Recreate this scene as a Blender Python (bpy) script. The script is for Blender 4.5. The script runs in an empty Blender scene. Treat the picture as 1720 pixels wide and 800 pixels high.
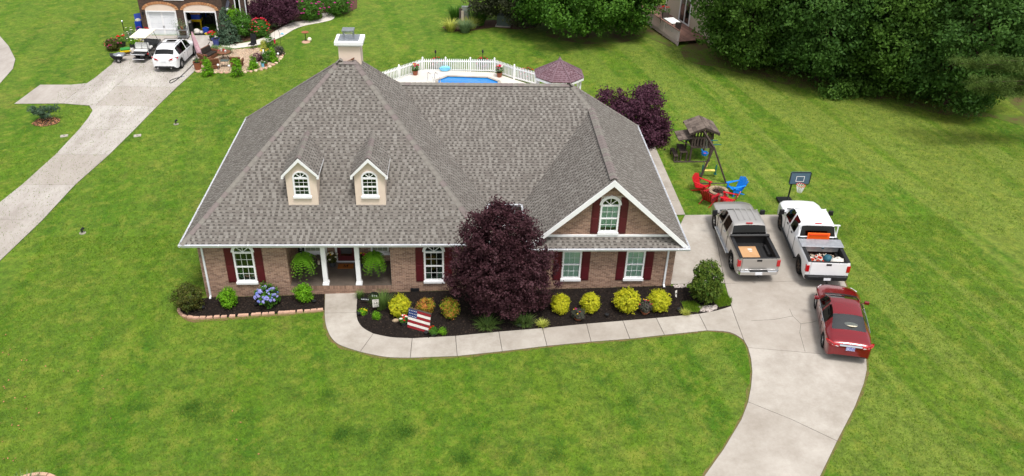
import bpy, bmesh, math, random
import numpy as np
from math import sin, cos, tan, pi, radians, atan2, sqrt, tanh
from mathutils import Vector, Matrix, noise as mnoise

# ------------------------------------------------------------------ camera, sky, sun, exposure
SC = bpy.context.scene
COL = SC.collection
CAMF, CPITCH, CROLL, CYAW = 1410.673, .559, .035, .07
CPOS = Vector((12.143, -31.529, 22.824))
_f = Vector((sin(CYAW) * cos(CPITCH), cos(CYAW) * cos(CPITCH), -sin(CPITCH)))
_r0 = Vector((cos(CYAW), -sin(CYAW), 0)); _u0 = _r0.cross(_f)
_r = cos(CROLL) * _r0 + sin(CROLL) * _u0
_u = -sin(CROLL) * _r0 + cos(CROLL) * _u0
cam = bpy.data.cameras.new('camera'); cam_o = bpy.data.objects.new('camera', cam); COL.objects.link(cam_o)
cam.sensor_fit = 'HORIZONTAL'; cam.sensor_width = 36; cam.lens = CAMF / 1720 * 36
cam.clip_start = .5; cam.clip_end = 1500
cam_o.matrix_world = Matrix(((_r.x, _u.x, -_f.x, CPOS.x), (_r.y, _u.y, -_f.y, CPOS.y), (_r.z, _u.z, -_f.z, CPOS.z), (0, 0, 0, 1)))
SC.camera = cam_o

SUN_EL, SUN_AZ = radians(67), radians(158)        # azimuth: clockwise from +Y (away from the camera)
world = bpy.data.worlds.new('World'); SC.world = world; world.use_nodes = True
wn = world.node_tree; wn.nodes.clear()
sky = wn.nodes.new('ShaderNodeTexSky'); sky.sky_type = 'NISHITA'; sky.sun_disc = False
sky.sun_elevation = SUN_EL; sky.sun_rotation = SUN_AZ; sky.air_density = 1.6; sky.dust_density = 4.0; sky.ozone_density = .6
hs = wn.nodes.new('ShaderNodeHueSaturation'); hs.inputs['Saturation'].default_value = .22   # overcast: the cloud deck greys the blue
bg = wn.nodes.new('ShaderNodeBackground'); bg.inputs['Strength'].default_value = .10
wo = wn.nodes.new('ShaderNodeOutputWorld')
wn.links.new(sky.outputs[0], hs.inputs['Color']); wn.links.new(hs.outputs[0], bg.inputs[0]); wn.links.new(bg.outputs[0], wo.inputs[0])
sl = bpy.data.lights.new('sun', 'SUN'); sl.energy = 1.5; sl.angle = radians(12); sl.color = (1, .96, .9)
so = bpy.data.objects.new('sun', sl); COL.objects.link(so)
so.rotation_euler = Vector((-sin(SUN_AZ) * cos(SUN_EL), -cos(SUN_AZ) * cos(SUN_EL), -sin(SUN_EL))).to_track_quat('-Z', 'Y').to_euler()
SC.view_settings.view_transform = 'Standard'; SC.view_settings.look = 'None'
SC.view_settings.exposure = 0.95; SC.view_settings.gamma = 1

# ------------------------------------------------------------------ terrain and survey helpers
def gh(x, y=0):                      # the plot rises gently from left to right
    return .9 * tanh((x - 14) * .032 / .9)
def _ray(px, py): return _f + _r * ((px - 860) / CAMF) + _u * ((400 - py) / CAMF)
def Zp(px, py, z):
    d = _ray(px, py); return CPOS + d * ((z - CPOS.z) / d.z)
def Yp(px, py, Y):
    d = _ray(px, py); return CPOS + d * ((Y - CPOS.y) / d.y)
def G(px, py, dz=0):                 # survey of the photograph: where a point of the ground lies
    z = 0
    for _ in range(12):
        p = Zp(px, py, z + dz); z = gh(p.x)
    return p
def G2(px, py): p = G(px, py); return (p.x, p.y)

# ------------------------------------------------------------------ materials
def srgb(r, g, b, k=1.0):
    f = lambda c: (c / 255 / 12.92 if c / 255 <= .04045 else ((c / 255 + .055) / 1.055) ** 2.4) * k
    return (f(r), f(g), f(b))
def c4(c): return (c[0], c[1], c[2], 1)
MATS = {}
def mat(name, col, col2=None, rough=.6, scale=6, metal=0, bump=0, bscale=40, tint=None, coat=0, spec=.4, detail=5, contrast=1.0, emit=0, leaf=0, stretch=None, nr=.6):
    """col..col2 by noise, 'tint' colour by the per-piece attribute"""
    m = bpy.data.materials.new(name); m.use_nodes = True; nt = m.node_tree; N = nt.nodes; L = nt.links
    b = N['Principled BSDF']; b.inputs['Roughness'].default_value = rough; b.inputs['Metallic'].default_value = metal
    if rough > .8: spec *= .3
    b.inputs['Specular IOR Level'].default_value = spec; b.inputs['Coat Weight'].default_value = coat
    b.inputs['Coat Roughness'].default_value = .08
    tc = N.new('ShaderNodeTexCoord'); src = tc.outputs['Object']
    if stretch:
        mp = N.new('ShaderNodeMapping'); mp.inputs['Scale'].default_value = stretch; L.new(src, mp.inputs[0]); src = mp.outputs[0]
    out = None
    if col2 is not None:
        n = N.new('ShaderNodeTexNoise'); n.inputs['Scale'].default_value = scale; n.inputs['Detail'].default_value = detail; n.inputs['Roughness'].default_value = nr
        L.new(src, n.inputs['Vector'])
        r = N.new('ShaderNodeMapRange'); r.inputs[1].default_value = .5 - .2 / contrast; r.inputs[2].default_value = .5 + .2 / contrast
        L.new(n.outputs[0], r.inputs[0])
        mx = N.new('ShaderNodeMix'); mx.data_type = 'RGBA'; mx.inputs['A'].default_value = c4(col); mx.inputs['B'].default_value = c4(col2)
        L.new(r.outputs[0], mx.inputs['Factor']); out = mx.outputs['Result']
    if tint is not None:
        at = N.new('ShaderNodeAttribute'); at.attribute_name = 'tint'
        mx = N.new('ShaderNodeMix'); mx.data_type = 'RGBA'; mx.inputs['B'].default_value = c4(tint)
        if out: L.new(out, mx.inputs['A'])
        else: mx.inputs['A'].default_value = c4(col)
        L.new(at.outputs['Fac'], mx.inputs['Factor']); out = mx.outputs['Result']
    if out: L.new(out, b.inputs['Base Color'])
    else: b.inputs['Base Color'].default_value = c4(col)
    if bump:
        n = N.new('ShaderNodeTexNoise'); n.inputs['Scale'].default_value = bscale; n.inputs['Detail'].default_value = 4; L.new(src, n.inputs['Vector'])
        bp = N.new('ShaderNodeBump'); bp.inputs['Strength'].default_value = bump; bp.inputs['Distance'].default_value = .02
        L.new(n.outputs[0], bp.inputs['Height']); L.new(bp.outputs[0], b.inputs['Normal'])
    if leaf:
        t = N.new('ShaderNodeBsdfTranslucent'); ms = N.new('ShaderNodeMixShader'); ms.inputs[0].default_value = leaf
        if out: L.new(out, t.inputs[0])
        else: t.inputs[0].default_value = c4(col)
        L.new(b.outputs[0], ms.inputs[1]); L.new(t.outputs[0], ms.inputs[2]); L.new(ms.outputs[0], N['Material Output'].inputs[0])
    if emit:
        b.inputs['Emission Color'].default_value = c4(col); b.inputs['Emission Strength'].default_value = emit
    MATS[name] = m
    return m
def glassmat(name, tintc, refl=.25):
    m = bpy.data.materials.new(name); m.use_nodes = True; N = m.node_tree.nodes; L = m.node_tree.links
    N.remove(N['Principled BSDF'])
    tr = N.new('ShaderNodeBsdfTransparent'); tr.inputs[0].default_value = c4(tintc)
    gl = N.new('ShaderNodeBsdfGlossy'); gl.inputs['Roughness'].default_value = .04
    fr = N.new('ShaderNodeFresnel'); fr.inputs[0].default_value = 1.5
    ad = N.new('ShaderNodeMath'); ad.operation = 'MULTIPLY_ADD'; ad.inputs[1].default_value = 1.0; ad.inputs[2].default_value = refl * .2
    L.new(fr.outputs[0], ad.inputs[0])
    ms = N.new('ShaderNodeMixShader'); L.new(ad.outputs[0], ms.inputs[0]); L.new(tr.outputs[0], ms.inputs[1]); L.new(gl.outputs[0], ms.inputs[2])
    L.new(ms.outputs[0], N['Material Output'].inputs[0]); MATS[name] = m
    return m

# ------------------------------------------------------------------ mesh builder
class MB:
    def __init__(s): s.v = []; s.f = []; s.m = []; s.t = []
    def add(s, vs, fs, mi=0, t=0.0, M=None):
        o = len(s.v)
        if M is not None: vs = [M @ Vector(p) for p in vs]
        s.v += [tuple(p) for p in vs]
        for f in fs: s.f.append(tuple(i + o for i in f)); s.m.append(mi); s.t.append(t)
        return s
    def box(s, x0, x1, y0, y1, z0, z1, mi=0, t=0.0, M=None):
        return s.add([(x0, y0, z0), (x1, y0, z0), (x1, y1, z0), (x0, y1, z0), (x0, y0, z1), (x1, y0, z1), (x1, y1, z1), (x0, y1, z1)],
                     [(3, 2, 1, 0), (4, 5, 6, 7), (0, 1, 5, 4), (1, 2, 6, 5), (2, 3, 7, 6), (3, 0, 4, 7)], mi, t, M)
    def cbox(s, c, d, rz=0, mi=0, t=0.0, rx=0, ry=0):
        M = Matrix.Translation(c) @ Matrix.Rotation(rz, 4, 'Z') @ Matrix.Rotation(ry, 4, 'Y') @ Matrix.Rotation(rx, 4, 'X')
        return s.box(-d[0] / 2, d[0] / 2, -d[1] / 2, d[1] / 2, -d[2] / 2, d[2] / 2, mi, t, M)
    def ext(s, poly, vec, mi=0, t=0.0, M=None, cap=True):       # polygon of 3-D points swept along vec
        n = len(poly); vec = Vector(vec); a = [Vector(p) for p in poly]; b = [p + vec for p in a]
        fs = [(i, (i + 1) % n, n + (i + 1) % n, n + i) for i in range(n)]
        if cap: fs += [tuple(range(n))[::-1], tuple(range(n, 2 * n))]
        return s.add(a + b, fs, mi, t, M)
    def bar(s, p0, p1, w, d, mi=0, t=0.0, up=(0, 0, 1)):         # rectangular bar between two points
        p0, p1 = Vector(p0), Vector(p1); z = (p1 - p0).normalized(); up = Vector(up)
        if abs(z.dot(up)) > .98: up = Vector((0, 1, 0))
        x = z.cross(up).normalized(); y = x.cross(z)
        q = [x * (-w / 2) + y * (-d / 2), x * (w / 2) + y * (-d / 2), x * (w / 2) + y * (d / 2), x * (-w / 2) + y * (d / 2)]
        return s.ext([p0 + a for a in q], p1 - p0, mi, t)
    def tube(s, pts, r, n=8, mi=0, t=0.0, close=False):
        pts = [Vector(p) for p in pts]; k = len(pts); rs = r if isinstance(r, (list, tuple)) else [r] * k
        vs = []; fs = []
        for i, p in enumerate(pts):
            z = (pts[min(i + 1, k - 1)] - pts[max(i - 1, 0)])
            if close: z = pts[(i + 1) % k] - pts[i - 1]
            z.normalize(); a = Vector((0, 0, 1)) if abs(z.z) < .9 else Vector((1, 0, 0))
            x = z.cross(a).normalized(); y = z.cross(x)
            for j in range(n):
                w = 2 * pi * j / n; vs.append(p + (x * cos(w) + y * sin(w)) * rs[i])
        for i in range(k if close else k - 1):
            for j in range(n):
                i2 = (i + 1) % k
                fs.append((i * n + j, i * n + (j + 1) % n, i2 * n + (j + 1) % n, i2 * n + j))
        if not close: fs += [tuple(range(n)), tuple(range((k - 1) * n, k * n))[::-1]]
        return s.add(vs, fs, mi, t)
    def lathe(s, prof, c=(0, 0, 0), n=14, mi=0, t=0.0, M=None, a0=0):
        vs = []; fs = []; k = len(prof)
        for r, z in prof:
            for j in range(n): w = 2 * pi * j / n + a0; vs.append((c[0] + r * cos(w), c[1] + r * sin(w), c[2] + z))
        for i in range(k - 1):
            for j in range(n): fs.append((i * n + j, i * n + (j + 1) % n, (i + 1) * n + (j + 1) % n, (i + 1) * n + j))
        fs += [tuple(range(n))[::-1], tuple(range((k - 1) * n, k * n))]
        return s.add(vs, fs, mi, t, M)
    def ball(s, c, r, seg=8, rings=5, mi=0, t=0.0):
        if not isinstance(r, (list, tuple)): r = (r, r, r)
        vs = [(c[0], c[1], c[2] - r[2])]; fs = []
        for i in range(1, rings):
            a = -pi / 2 + pi * i / rings
            for j in range(seg):
                w = 2 * pi * j / seg; vs.append((c[0] + r[0] * cos(a) * cos(w), c[1] + r[1] * cos(a) * sin(w), c[2] + r[2] * sin(a)))
        vs.append((c[0], c[1], c[2] + r[2])); T = len(vs) - 1
        for j in range(seg): fs.append((0, 1 + (j + 1) % seg, 1 + j))
        for i in range(rings - 2):
            for j in range(seg):
                a = 1 + i * seg; fs.append((a + j, a + (j + 1) % seg, a + seg + (j + 1) % seg, a + seg + j))
        a = 1 + (rings - 2) * seg
        for j in range(seg): fs.append((a + j, a + (j + 1) % seg, T))
        return s.add(vs, fs, mi, t)
    def mesh(s, name, mats, smooth=False):
        me = bpy.data.meshes.new(name); me.from_pydata(s.v, [], s.f)
        if not isinstance(mats, (list, tuple)): mats = [mats]
        for m in mats: me.materials.append(MATS[m] if isinstance(m, str) else m)
        if len(mats) > 1: me.polygons.foreach_set('material_index', s.m)
        if any(s.t): a = me.attributes.new('tint', 'FLOAT', 'FACE'); a.data.foreach_set('value', s.t)
        if smooth: me.polygons.foreach_set('use_smooth', [True] * len(me.polygons))
        me.update(); return me
    def build(s, name, mats, parent=None, smooth=False, bevel=0, fix=False, auto=None):
        me = s.mesh(name, mats, smooth)
        if fix:
            b = bmesh.new(); b.from_mesh(me); bmesh.ops.recalc_face_normals(b, faces=b.faces); b.to_mesh(me); b.free()
        if auto is not None: me.shade_smooth() if False else me.set_sharp_from_angle(angle=auto)
        o = bpy.data.objects.new(name, me); COL.objects.link(o); o.parent = parent
        if bevel:
            md = o.modifiers.new('bevel', 'BEVEL'); md.width = bevel; md.segments = 2; md.limit_method = 'ANGLE'; md.angle_limit = radians(40)
        return o
def link(name, me, parent=None, loc=(0, 0, 0), rot=None, scale=None):
    o = bpy.data.objects.new(name, me); COL.objects.link(o); o.parent = parent; o.location = loc
    if rot is not None: o.rotation_euler = rot
    if scale is not None: o.scale = scale
    return o
def tag(o, label=None, cat=None, group=None, kind=None):
    if label: o['label'] = label
    if cat: o['category'] = cat
    if group: o['group'] = group
    if kind: o['kind'] = kind
    return o
def thing(name, label, cat, loc=(0, 0, 0), rz=0, group=None):
    o = bpy.data.objects.new(name, None); COL.objects.link(o); o.location = loc; o.rotation_euler = (0, 0, rz)
    o.empty_display_size = .3
    return tag(o, label, cat, group)
def copy_tree(o, parent=None):
    c = o.copy(); COL.objects.link(c); c.parent = parent
    for ch in list(o.children): copy_tree(ch, c)
    return c
def stuff(o): o['kind'] = 'stuff'; return o

def npmesh(name, V, Fq, tint, mat_, parent=None, smooth=False):
    """fast quad mesh from numpy arrays"""
    me = bpy.data.meshes.new(name); nf = len(Fq); k = Fq.shape[1]
    me.vertices.add(len(V)); me.vertices.foreach_set('co', V.astype(np.float32).ravel())
    me.loops.add(nf * k); me.loops.foreach_set('vertex_index', Fq.astype(np.int32).ravel())
    me.polygons.add(nf); me.polygons.foreach_set('loop_start', np.arange(0, nf * k, k, dtype=np.int32))
    me.update(calc_edges=True)
    if tint is not None: a = me.attributes.new('tint', 'FLOAT', 'FACE'); a.data.foreach_set('value', tint.astype(np.float32))
    me.materials.append(MATS[mat_] if isinstance(mat_, str) else mat_)
    o = bpy.data.objects.new(name, me); COL.objects.link(o); o.parent = parent
    return o
def leafmesh(lobes, n, size, seed=0, clump=18, spread=.22, shell=.35, up=.35, aspect=.6, droop=0.0, jit=.35, zmin=None, hollow=True, sharp=0):
    """leaf-sized quads gathered into sprays over the lobes (x,y,z,rx,ry,rz) of a crown"""
    g = np.random.default_rng(seed); lo = np.array(lobes, float)
    w = (lo[:, 3] * lo[:, 4] + lo[:, 3] * lo[:, 5] + lo[:, 4] * lo[:, 5]); w /= w.sum()
    nc = max(4, n // clump); idx = g.choice(len(lo), nc, p=w)
    d = g.normal(size=(nc, 3)); d /= np.linalg.norm(d, axis=1)[:, None]
    rad = 1 - shell * g.random(nc) ** 1.6 + .10 * g.normal(size=nc)
    P = lo[idx, :3] + d * lo[idx, 3:] * rad[:, None]
    if hollow and len(lo) > 1:      # sprays deep inside another lobe would never be seen
        q = (P[:, None, :] - lo[None, :, :3]) / lo[None, :, 3:]; deep = (np.linalg.norm(q, axis=2) < .62).any(axis=1)
        P = P[~deep]; d = d[~deep]
    if zmin is not None: k = P[:, 2] > zmin; P = P[k]; d = d[k]
    nc = len(P); ct = g.random(nc)
    rep = np.repeat(np.arange(nc), clump); m = len(rep)
    off = g.normal(size=(m, 3)) * spread; off[:, 2] *= .7
    Q = P[rep] + off
    if zmin is not None: Q[:, 2] = np.maximum(Q[:, 2], zmin + .02 * g.random(m))
    nrm = d[rep] + g.normal(size=(m, 3)) * jit * 1.6; nrm[:, 2] += up
    nrm /= np.linalg.norm(nrm, axis=1)[:, None]
    a = g.normal(size=(m, 3)); a[:, 2] -= droop; a -= nrm * (a * nrm).sum(1)[:, None]; a /= np.linalg.norm(a, axis=1)[:, None] + 1e-9
    b = np.cross(nrm, a); L = size * (.65 + .7 * g.random(m))[:, None]
    V = np.stack([Q - a * L * .5, Q + b * L * aspect * .5 - a * L * .05, Q + a * L * .5, Q - b * L * aspect * .5 - a * L * .05], 1).reshape(-1, 3)
    Fq = np.arange(m * 4).reshape(m, 4)
    t = np.clip(.55 * ct[rep] + .45 * g.random(m), 0, 1)
    if sharp: t = np.clip((t - sharp) * 6 + .5, 0, 1)
    return V, Fq, t
def leafobj(name, lobes, n, size, mat_, parent, **k):
    V, Fq, t = leafmesh(lobes, n, size, **k); return npmesh(name, V, Fq, t, mat_, parent)
def bladeobj(name, mat_, parent, n, hgt, spread, width=.012, seed=0, base=.06, arch=.6, c=(0, 0, 0)):
    """arching grass-like leaves from one crown: three quads each"""
    g = np.random.default_rng(seed); az = g.random(n) * 2 * pi; le = hgt * (.55 + .6 * g.random(n)); ln = spread * (.15 + .95 * g.random(n))
    b0 = np.stack([np.cos(az), np.sin(az), 0 * az], 1); sd = np.stack([-np.sin(az), np.cos(az), 0 * az], 1); rr = base * np.sqrt(g.random(n))
    V = []; K = 4
    for k in range(K):
        s = k / (K - 1); z = le * (s - arch * .5 * s * s * s) ; r = rr + ln * s ** 1.6
        p = b0 * r[:, None] + np.stack([0 * z, 0 * z, z], 1) + np.array(c)
        w = width * (1 - .85 * s); V += [p - sd * w, p + sd * w]
    V = np.stack(V, 1).reshape(-1, 3); Fq = []
    for k in range(K - 1): Fq.append(np.array([0, 1, 3, 2]) + 2 * k)
    Fq = (np.stack(Fq)[None] + (np.arange(n) * 2 * K)[:, None, None]).reshape(-1, 4)
    return npmesh(name, V, Fq, np.repeat(g.random(n), K - 1), mat_, parent)

# ------------------------------------------------------------------ polygons
def clip_poly(p, q):
    """Sutherland-Hodgman: polygon p by convex ccw polygon q (2-D)"""
    for i in range(len(q)):
        ax, ay = q[i]; bx, by = q[(i + 1) % len(q)]; o = []
        S = lambda t: (bx - ax) * (t[1] - ay) - (by - ay) * (t[0] - ax)
        for j in range(len(p)):
            c, d = p[j], p[(j + 1) % len(p)]; sc, sd = S(c), S(d)
            if sc >= 0: o.append(c)
            if (sc > 0) != (sd > 0) and abs(sc - sd) > 1e-12:
                k = sc / (sc - sd); o.append((c[0] + (d[0] - c[0]) * k, c[1] + (d[1] - c[1]) * k))
        p = o
        if len(p) < 3: return []
    return p
def inside(pt, poly):
    x, y = pt; r = False
    for i in range(len(poly)):
        (x1, y1), (x2, y2) = poly[i], poly[i - 1]
        if (y1 > y) != (y2 > y) and x < (x2 - x1) * (y - y1) / (y2 - y1) + x1: r = not r
    return r
def inset(poly, d):
    n = len(poly); a = sum(poly[i - 1][0] * poly[i][1] - poly[i][0] * poly[i - 1][1] for i in range(n)); s = 1 if a > 0 else -1; o = []
    for i in range(n):
        p0, p1, p2 = Vector(poly[i - 1]), Vector(poly[i]), Vector(poly[(i + 1) % n])
        e1 = (p1 - p0).normalized(); e2 = (p2 - p1).normalized(); n1 = Vector((-e1.y, e1.x)) * s; n2 = Vector((-e2.y, e2.x)) * s
        b = n1 + n2; k = max(.3, b.dot(b) / 2); o.append(tuple(p1 + b / k * d))
    return o
def slab(poly, top, thick, gap=0.0):
    """flat piece following the ground: polygon in plan, top above the lawn"""
    if gap: poly = inset(poly, gap)
    a = sum(poly[i - 1][0] * poly[i][1] - poly[i][0] * poly[i - 1][1] for i in range(len(poly)))
    if a < 0: poly = poly[::-1]
    mb = MB(); n = len(poly)
    vs = [(x, y, gh(x) + top - thick) for x, y in poly] + [(x, y, gh(x) + top) for x, y in poly]
    return mb.add(vs, [(i, (i + 1) % n, n + (i + 1) % n, n + i) for i in range(n)] + [tuple(range(n, 2 * n))])
def smooth_path(pts, k=6):
    """Catmull-Rom through 2-D points"""
    P = [Vector(p) for p in pts]; o = []
    for i in range(len(P) - 1):
        p0 = P[max(i - 1, 0)]; p1 = P[i]; p2 = P[i + 1]; p3 = P[min(i + 2, len(P) - 1)]
        for j in range(k):
            t = j / k
            o.append(tuple(.5 * ((2 * p1) + (p2 - p0) * t + (2 * p0 - 5 * p1 + 4 * p2 - p3) * t * t + (3 * p1 - p0 - 3 * p2 + p3) * t ** 3)))
    o.append(tuple(P[-1])); return o
# ------------------------------------------------------------------ material library
mat('concrete', srgb(184, 178, 170), srgb(140, 132, 122), rough=.85, nr=.78, scale=.5, bump=.25, bscale=60, detail=8, tint=srgb(150, 141, 132))
mat('concrete_old', srgb(188, 183, 178), srgb(142, 134, 128), rough=.85, nr=.78, scale=.6, bump=.25, bscale=60, detail=8, stretch=(1, .35, 1), tint=srgb(150, 141, 132))
mat('joint', srgb(70, 66, 60), rough=.95)
mat('mulch', srgb(40, 34, 31), srgb(22, 18, 17), rough=.95, scale=18, bump=1, bscale=45)
mat('bark', srgb(30, 25, 23), rough=.95, tint=srgb(66, 55, 47))
mat('brown_mulch', srgb(98, 74, 60), srgb(66, 48, 38), rough=.95, scale=14, bump=1, bscale=45)
mat('gravel_bed', srgb(190, 170, 148), srgb(140, 120, 102), rough=.95, scale=12, bump=1, bscale=40, contrast=1.5)
mat('edging_stone', srgb(196, 160, 140), srgb(176, 140, 120), rough=.9, scale=8, bump=.4, tint=srgb(205, 180, 160))
mat('mortar', srgb(192, 180, 168), srgb(176, 164, 152), rough=.95, scale=9)
mat('brick', srgb(156, 126, 108), srgb(170, 141, 122), rough=.9, scale=30, tint=srgb(126, 101, 88))
mat('shingle_base', srgb(123, 118, 112), srgb(111, 106, 101), rough=.95, scale=1.2, bump=.4, bscale=120, tint=srgb(74, 70, 68))
mat('shingle', srgb(134, 130, 125), srgb(120, 116, 111), rough=.95, scale=1.5, bump=.5, bscale=150, tint=srgb(102, 96, 92))
mat('ridge_cap', srgb(130, 126, 120), srgb(114, 109, 104), rough=.95, scale=9, bump=.5, bscale=150)
mat('white_trim', srgb(236, 236, 238), srgb(226, 226, 229), rough=.45, scale=2)
mat('white_metal', srgb(226, 228, 232), srgb(212, 214, 220), rough=.4, scale=1.4)
mat('burgundy', srgb(84, 22, 30), srgb(74, 18, 26), rough=.5, scale=3)
mat('stucco', srgb(224, 206, 191), srgb(216, 197, 182), rough=.9, scale=2, bump=.15, bscale=90)
mat('dark_room', srgb(26, 28, 28), rough=.9)  # near-black colour standing in for the shade of unlit interiors
mat('curtain', srgb(160, 166, 158), srgb(120, 128, 122), rough=.9, scale=6, stretch=(6, 1, 1))
mat('blind', srgb(238, 242, 238), rough=.7)
glassmat('glass', (.82, .93, .88), .08)
glassmat('car_glass', (.05, .06, .06), .05)
glassmat('car_glass_clear', (.42, .47, .47), .6)
glassmat('sedan_rear_glass', (.38, .43, .46), .45)
mat('dark_metal', srgb(46, 47, 50), srgb(36, 37, 40), rough=.45, scale=4, metal=.4)
mat('black_plastic', srgb(26, 26, 28), rough=.5)
mat('galvanised', srgb(178, 182, 188), srgb(150, 154, 160), rough=.35, metal=.8, scale=6)
mat('chrome', srgb(215, 217, 220), rough=.15, metal=1)
mat('porch_floor', srgb(98, 88, 80), srgb(78, 70, 64), rough=.35, scale=2, detail=8)
mat('tree_bark', srgb(78, 64, 54), srgb(52, 42, 36), rough=.95, scale=12, bump=.8, bscale=30)
mat('grey_stem', srgb(120, 108, 98), srgb(90, 80, 72), rough=.95, scale=12)
def leafmat(n, a, b, r=.55, tr=.3): mat(n, a, rough=r, tint=b, leaf=tr, spec=.15)
leafmat('leaf_maroon', srgb(46, 22, 30), srgb(92, 60, 67))
leafmat('leaf_maroon_back', srgb(60, 30, 46), srgb(98, 62, 78))
leafmat('leaf_hedge', srgb(46, 80, 24), srgb(98, 132, 54), tr=.42)
leafmat('leaf_hedge_b', srgb(42, 76, 28), srgb(90, 126, 56), tr=.42)
leafmat('leaf_camellia', srgb(44, 80, 22), srgb(108, 124, 48))
leafmat('leaf_maple', srgb(40, 78, 20), srgb(92, 134, 44))
leafmat('leaf_darktree', srgb(44, 50, 32), srgb(78, 82, 58))
leafmat('leaf_pine', srgb(56, 80, 34), srgb(108, 130, 62))
leafmat('leaf_yellow', srgb(124, 142, 10), srgb(226, 218, 58))
leafmat('leaf_lime', srgb(64, 122, 14), srgb(132, 182, 40))
leafmat('leaf_orange', srgb(128, 150, 36), srgb(214, 138, 74))
leafmat('leaf_holly', srgb(42, 66, 26), srgb(104, 100, 46))
leafmat('leaf_fern', srgb(66, 126, 22), srgb(136, 184, 56))
leafmat('leaf_green', srgb(44, 88, 24), srgb(92, 136, 48))
leafmat('leaf_bluegreen', srgb(58, 84, 64), srgb(100, 122, 98))
leafmat('leaf_grey', srgb(92, 122, 78), srgb(140, 160, 116))
leafmat('leaf_daylily', srgb(70, 100, 44), srgb(120, 146, 76))
leafmat('leaf_chart', srgb(150, 160, 50), srgb(200, 204, 110))
leafmat('leaf_kale', srgb(64, 84, 62), srgb(98, 84, 84))
leafmat('leaf_clover', srgb(52, 94, 26), srgb(80, 118, 38))
leafmat('leaf_purple', srgb(66, 34, 50), srgb(100, 58, 74))
leafmat('grass_blade', srgb(76, 116, 22), srgb(122, 146, 42))
leafmat('petal_red', srgb(190, 20, 26), srgb(226, 40, 48))
leafmat('petal_white', srgb(232, 224, 206), srgb(244, 240, 226))
leafmat('petal_pink', srgb(200, 40, 84), srgb(226, 90, 120))
leafmat('petal_blue', srgb(120, 140, 214), srgb(176, 170, 226))
leafmat('petal_yellow', srgb(226, 190, 30), srgb(240, 214, 60))
leafmat('petal_magenta', srgb(150, 40, 110), srgb(190, 70, 140))
mat('terracotta', srgb(150, 90, 62), srgb(132, 78, 54), rough=.8, scale=6)
mat('pot_dark', srgb(60, 62, 66), srgb(48, 50, 54), rough=.7, scale=5)
mat('pot_blue', srgb(70, 80, 150), rough=.5)
mat('wicker', srgb(124, 80, 54), srgb(90, 56, 38), rough=.8, scale=30, bump=.6, bscale=60)
mat('cushion_dark', srgb(56, 50, 46), srgb(44, 40, 37), rough=.95, scale=8)
mat('old_wood', srgb(92, 82, 76), srgb(66, 58, 54), rough=.9, scale=5, stretch=(1, 1, 6), bump=.3, tint=srgb(116, 104, 96))
mat('play_wood', srgb(84, 73, 67), srgb(62, 54, 50), rough=.9, scale=7, bump=.3, tint=srgb(88, 76, 68))
mat('red_plastic', srgb(186, 22, 34), srgb(172, 18, 30), rough=.35, scale=2)
mat('darkred_plastic', srgb(150, 16, 28), rough=.35)
mat('blue_plastic', srgb(16, 120, 214), rough=.35)
mat('bright_blue', srgb(20, 60, 160), rough=.45)
mat('green_plastic', srgb(20, 92, 88), rough=.4)
mat('yellow_plastic', srgb(232, 206, 110), rough=.4)
mat('firestone', srgb(176, 156, 128), srgb(140, 122, 100), rough=.95, scale=9, bump=.5, tint=srgb(120, 106, 92))
mat('ash', srgb(70, 54, 46), srgb(36, 30, 28), rough=1, scale=14, bump=1)
mat('white_vinyl', srgb(240, 240, 242), rough=.4)
mat('pool_tile', srgb(64, 150, 214), srgb(40, 120, 196), rough=.3, scale=3)
mat('gazebo_roof', srgb(132, 110, 118), srgb(112, 92, 100), rough=.95, scale=8, bump=.4, bscale=120, tint=srgb(92, 66, 72))
mat('silver_paint', srgb(176, 172, 168), rough=.32, metal=.55, coat=.8)
mat('white_paint', srgb(232, 233, 236), srgb(224, 225, 229), rough=.3, coat=.7, scale=2)
mat('red_paint', srgb(122, 8, 22), rough=.18, metal=.3, coat=1)
mat('black_paint', srgb(18, 18, 20), rough=.25, coat=.8)
mat('tyre', srgb(30, 30, 31), rough=.85)
mat('rim', srgb(190, 192, 196), rough=.25, metal=.9)
mat('rusty_rim', srgb(96, 78, 62), srgb(60, 50, 44), rough=.7, metal=.4, scale=14)
mat('tail_red', srgb(170, 12, 20), rough=.15, coat=.8)
mat('lamp_clear', srgb(220, 222, 226), rough=.12, coat=.8)
mat('plate', srgb(222, 224, 230), rough=.4)
mat('plate_blue', srgb(70, 80, 170), srgb(200, 206, 230), rough=.4, scale=24, contrast=2)
mat('bedliner', srgb(34, 33, 34), srgb(26, 25, 26), rough=.8, scale=5)
mat('cardboard', srgb(190, 150, 110), srgb(176, 136, 98), rough=.9, scale=2)
mat('aluminium', srgb(200, 202, 206), srgb(170, 172, 178), rough=.35, metal=.7, scale=5)
mat('orange', srgb(240, 96, 20), rough=.6)
mat('orange_rope', srgb(214, 70, 30), srgb(190, 54, 30), rough=.9, scale=30)
mat('bag_white', srgb(214, 210, 204), srgb(180, 174, 166), rough=.7, scale=9)
mat('teal_bag', srgb(30, 84, 100), rough=.6)
mat('cream_top', srgb(236, 226, 200), rough=.5)
mat('seat_white', srgb(226, 226, 224), rough=.6)
mat('pink_cloth', srgb(206, 170, 178), srgb(180, 140, 150), rough=.95, scale=9)
mat('coir', srgb(150, 92, 44), srgb(132, 78, 36), rough=1, scale=60)
mat('ink', srgb(20, 18, 18), rough=.9)
mat('flag_red', srgb(146, 44, 50), srgb(128, 36, 42), rough=.85, scale=8)
mat('flag_white', srgb(226, 222, 216), srgb(208, 202, 196), rough=.85, scale=8)
mat('flag_blue', srgb(44, 66, 120), srgb(36, 54, 102), rough=.85, scale=8)
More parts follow.
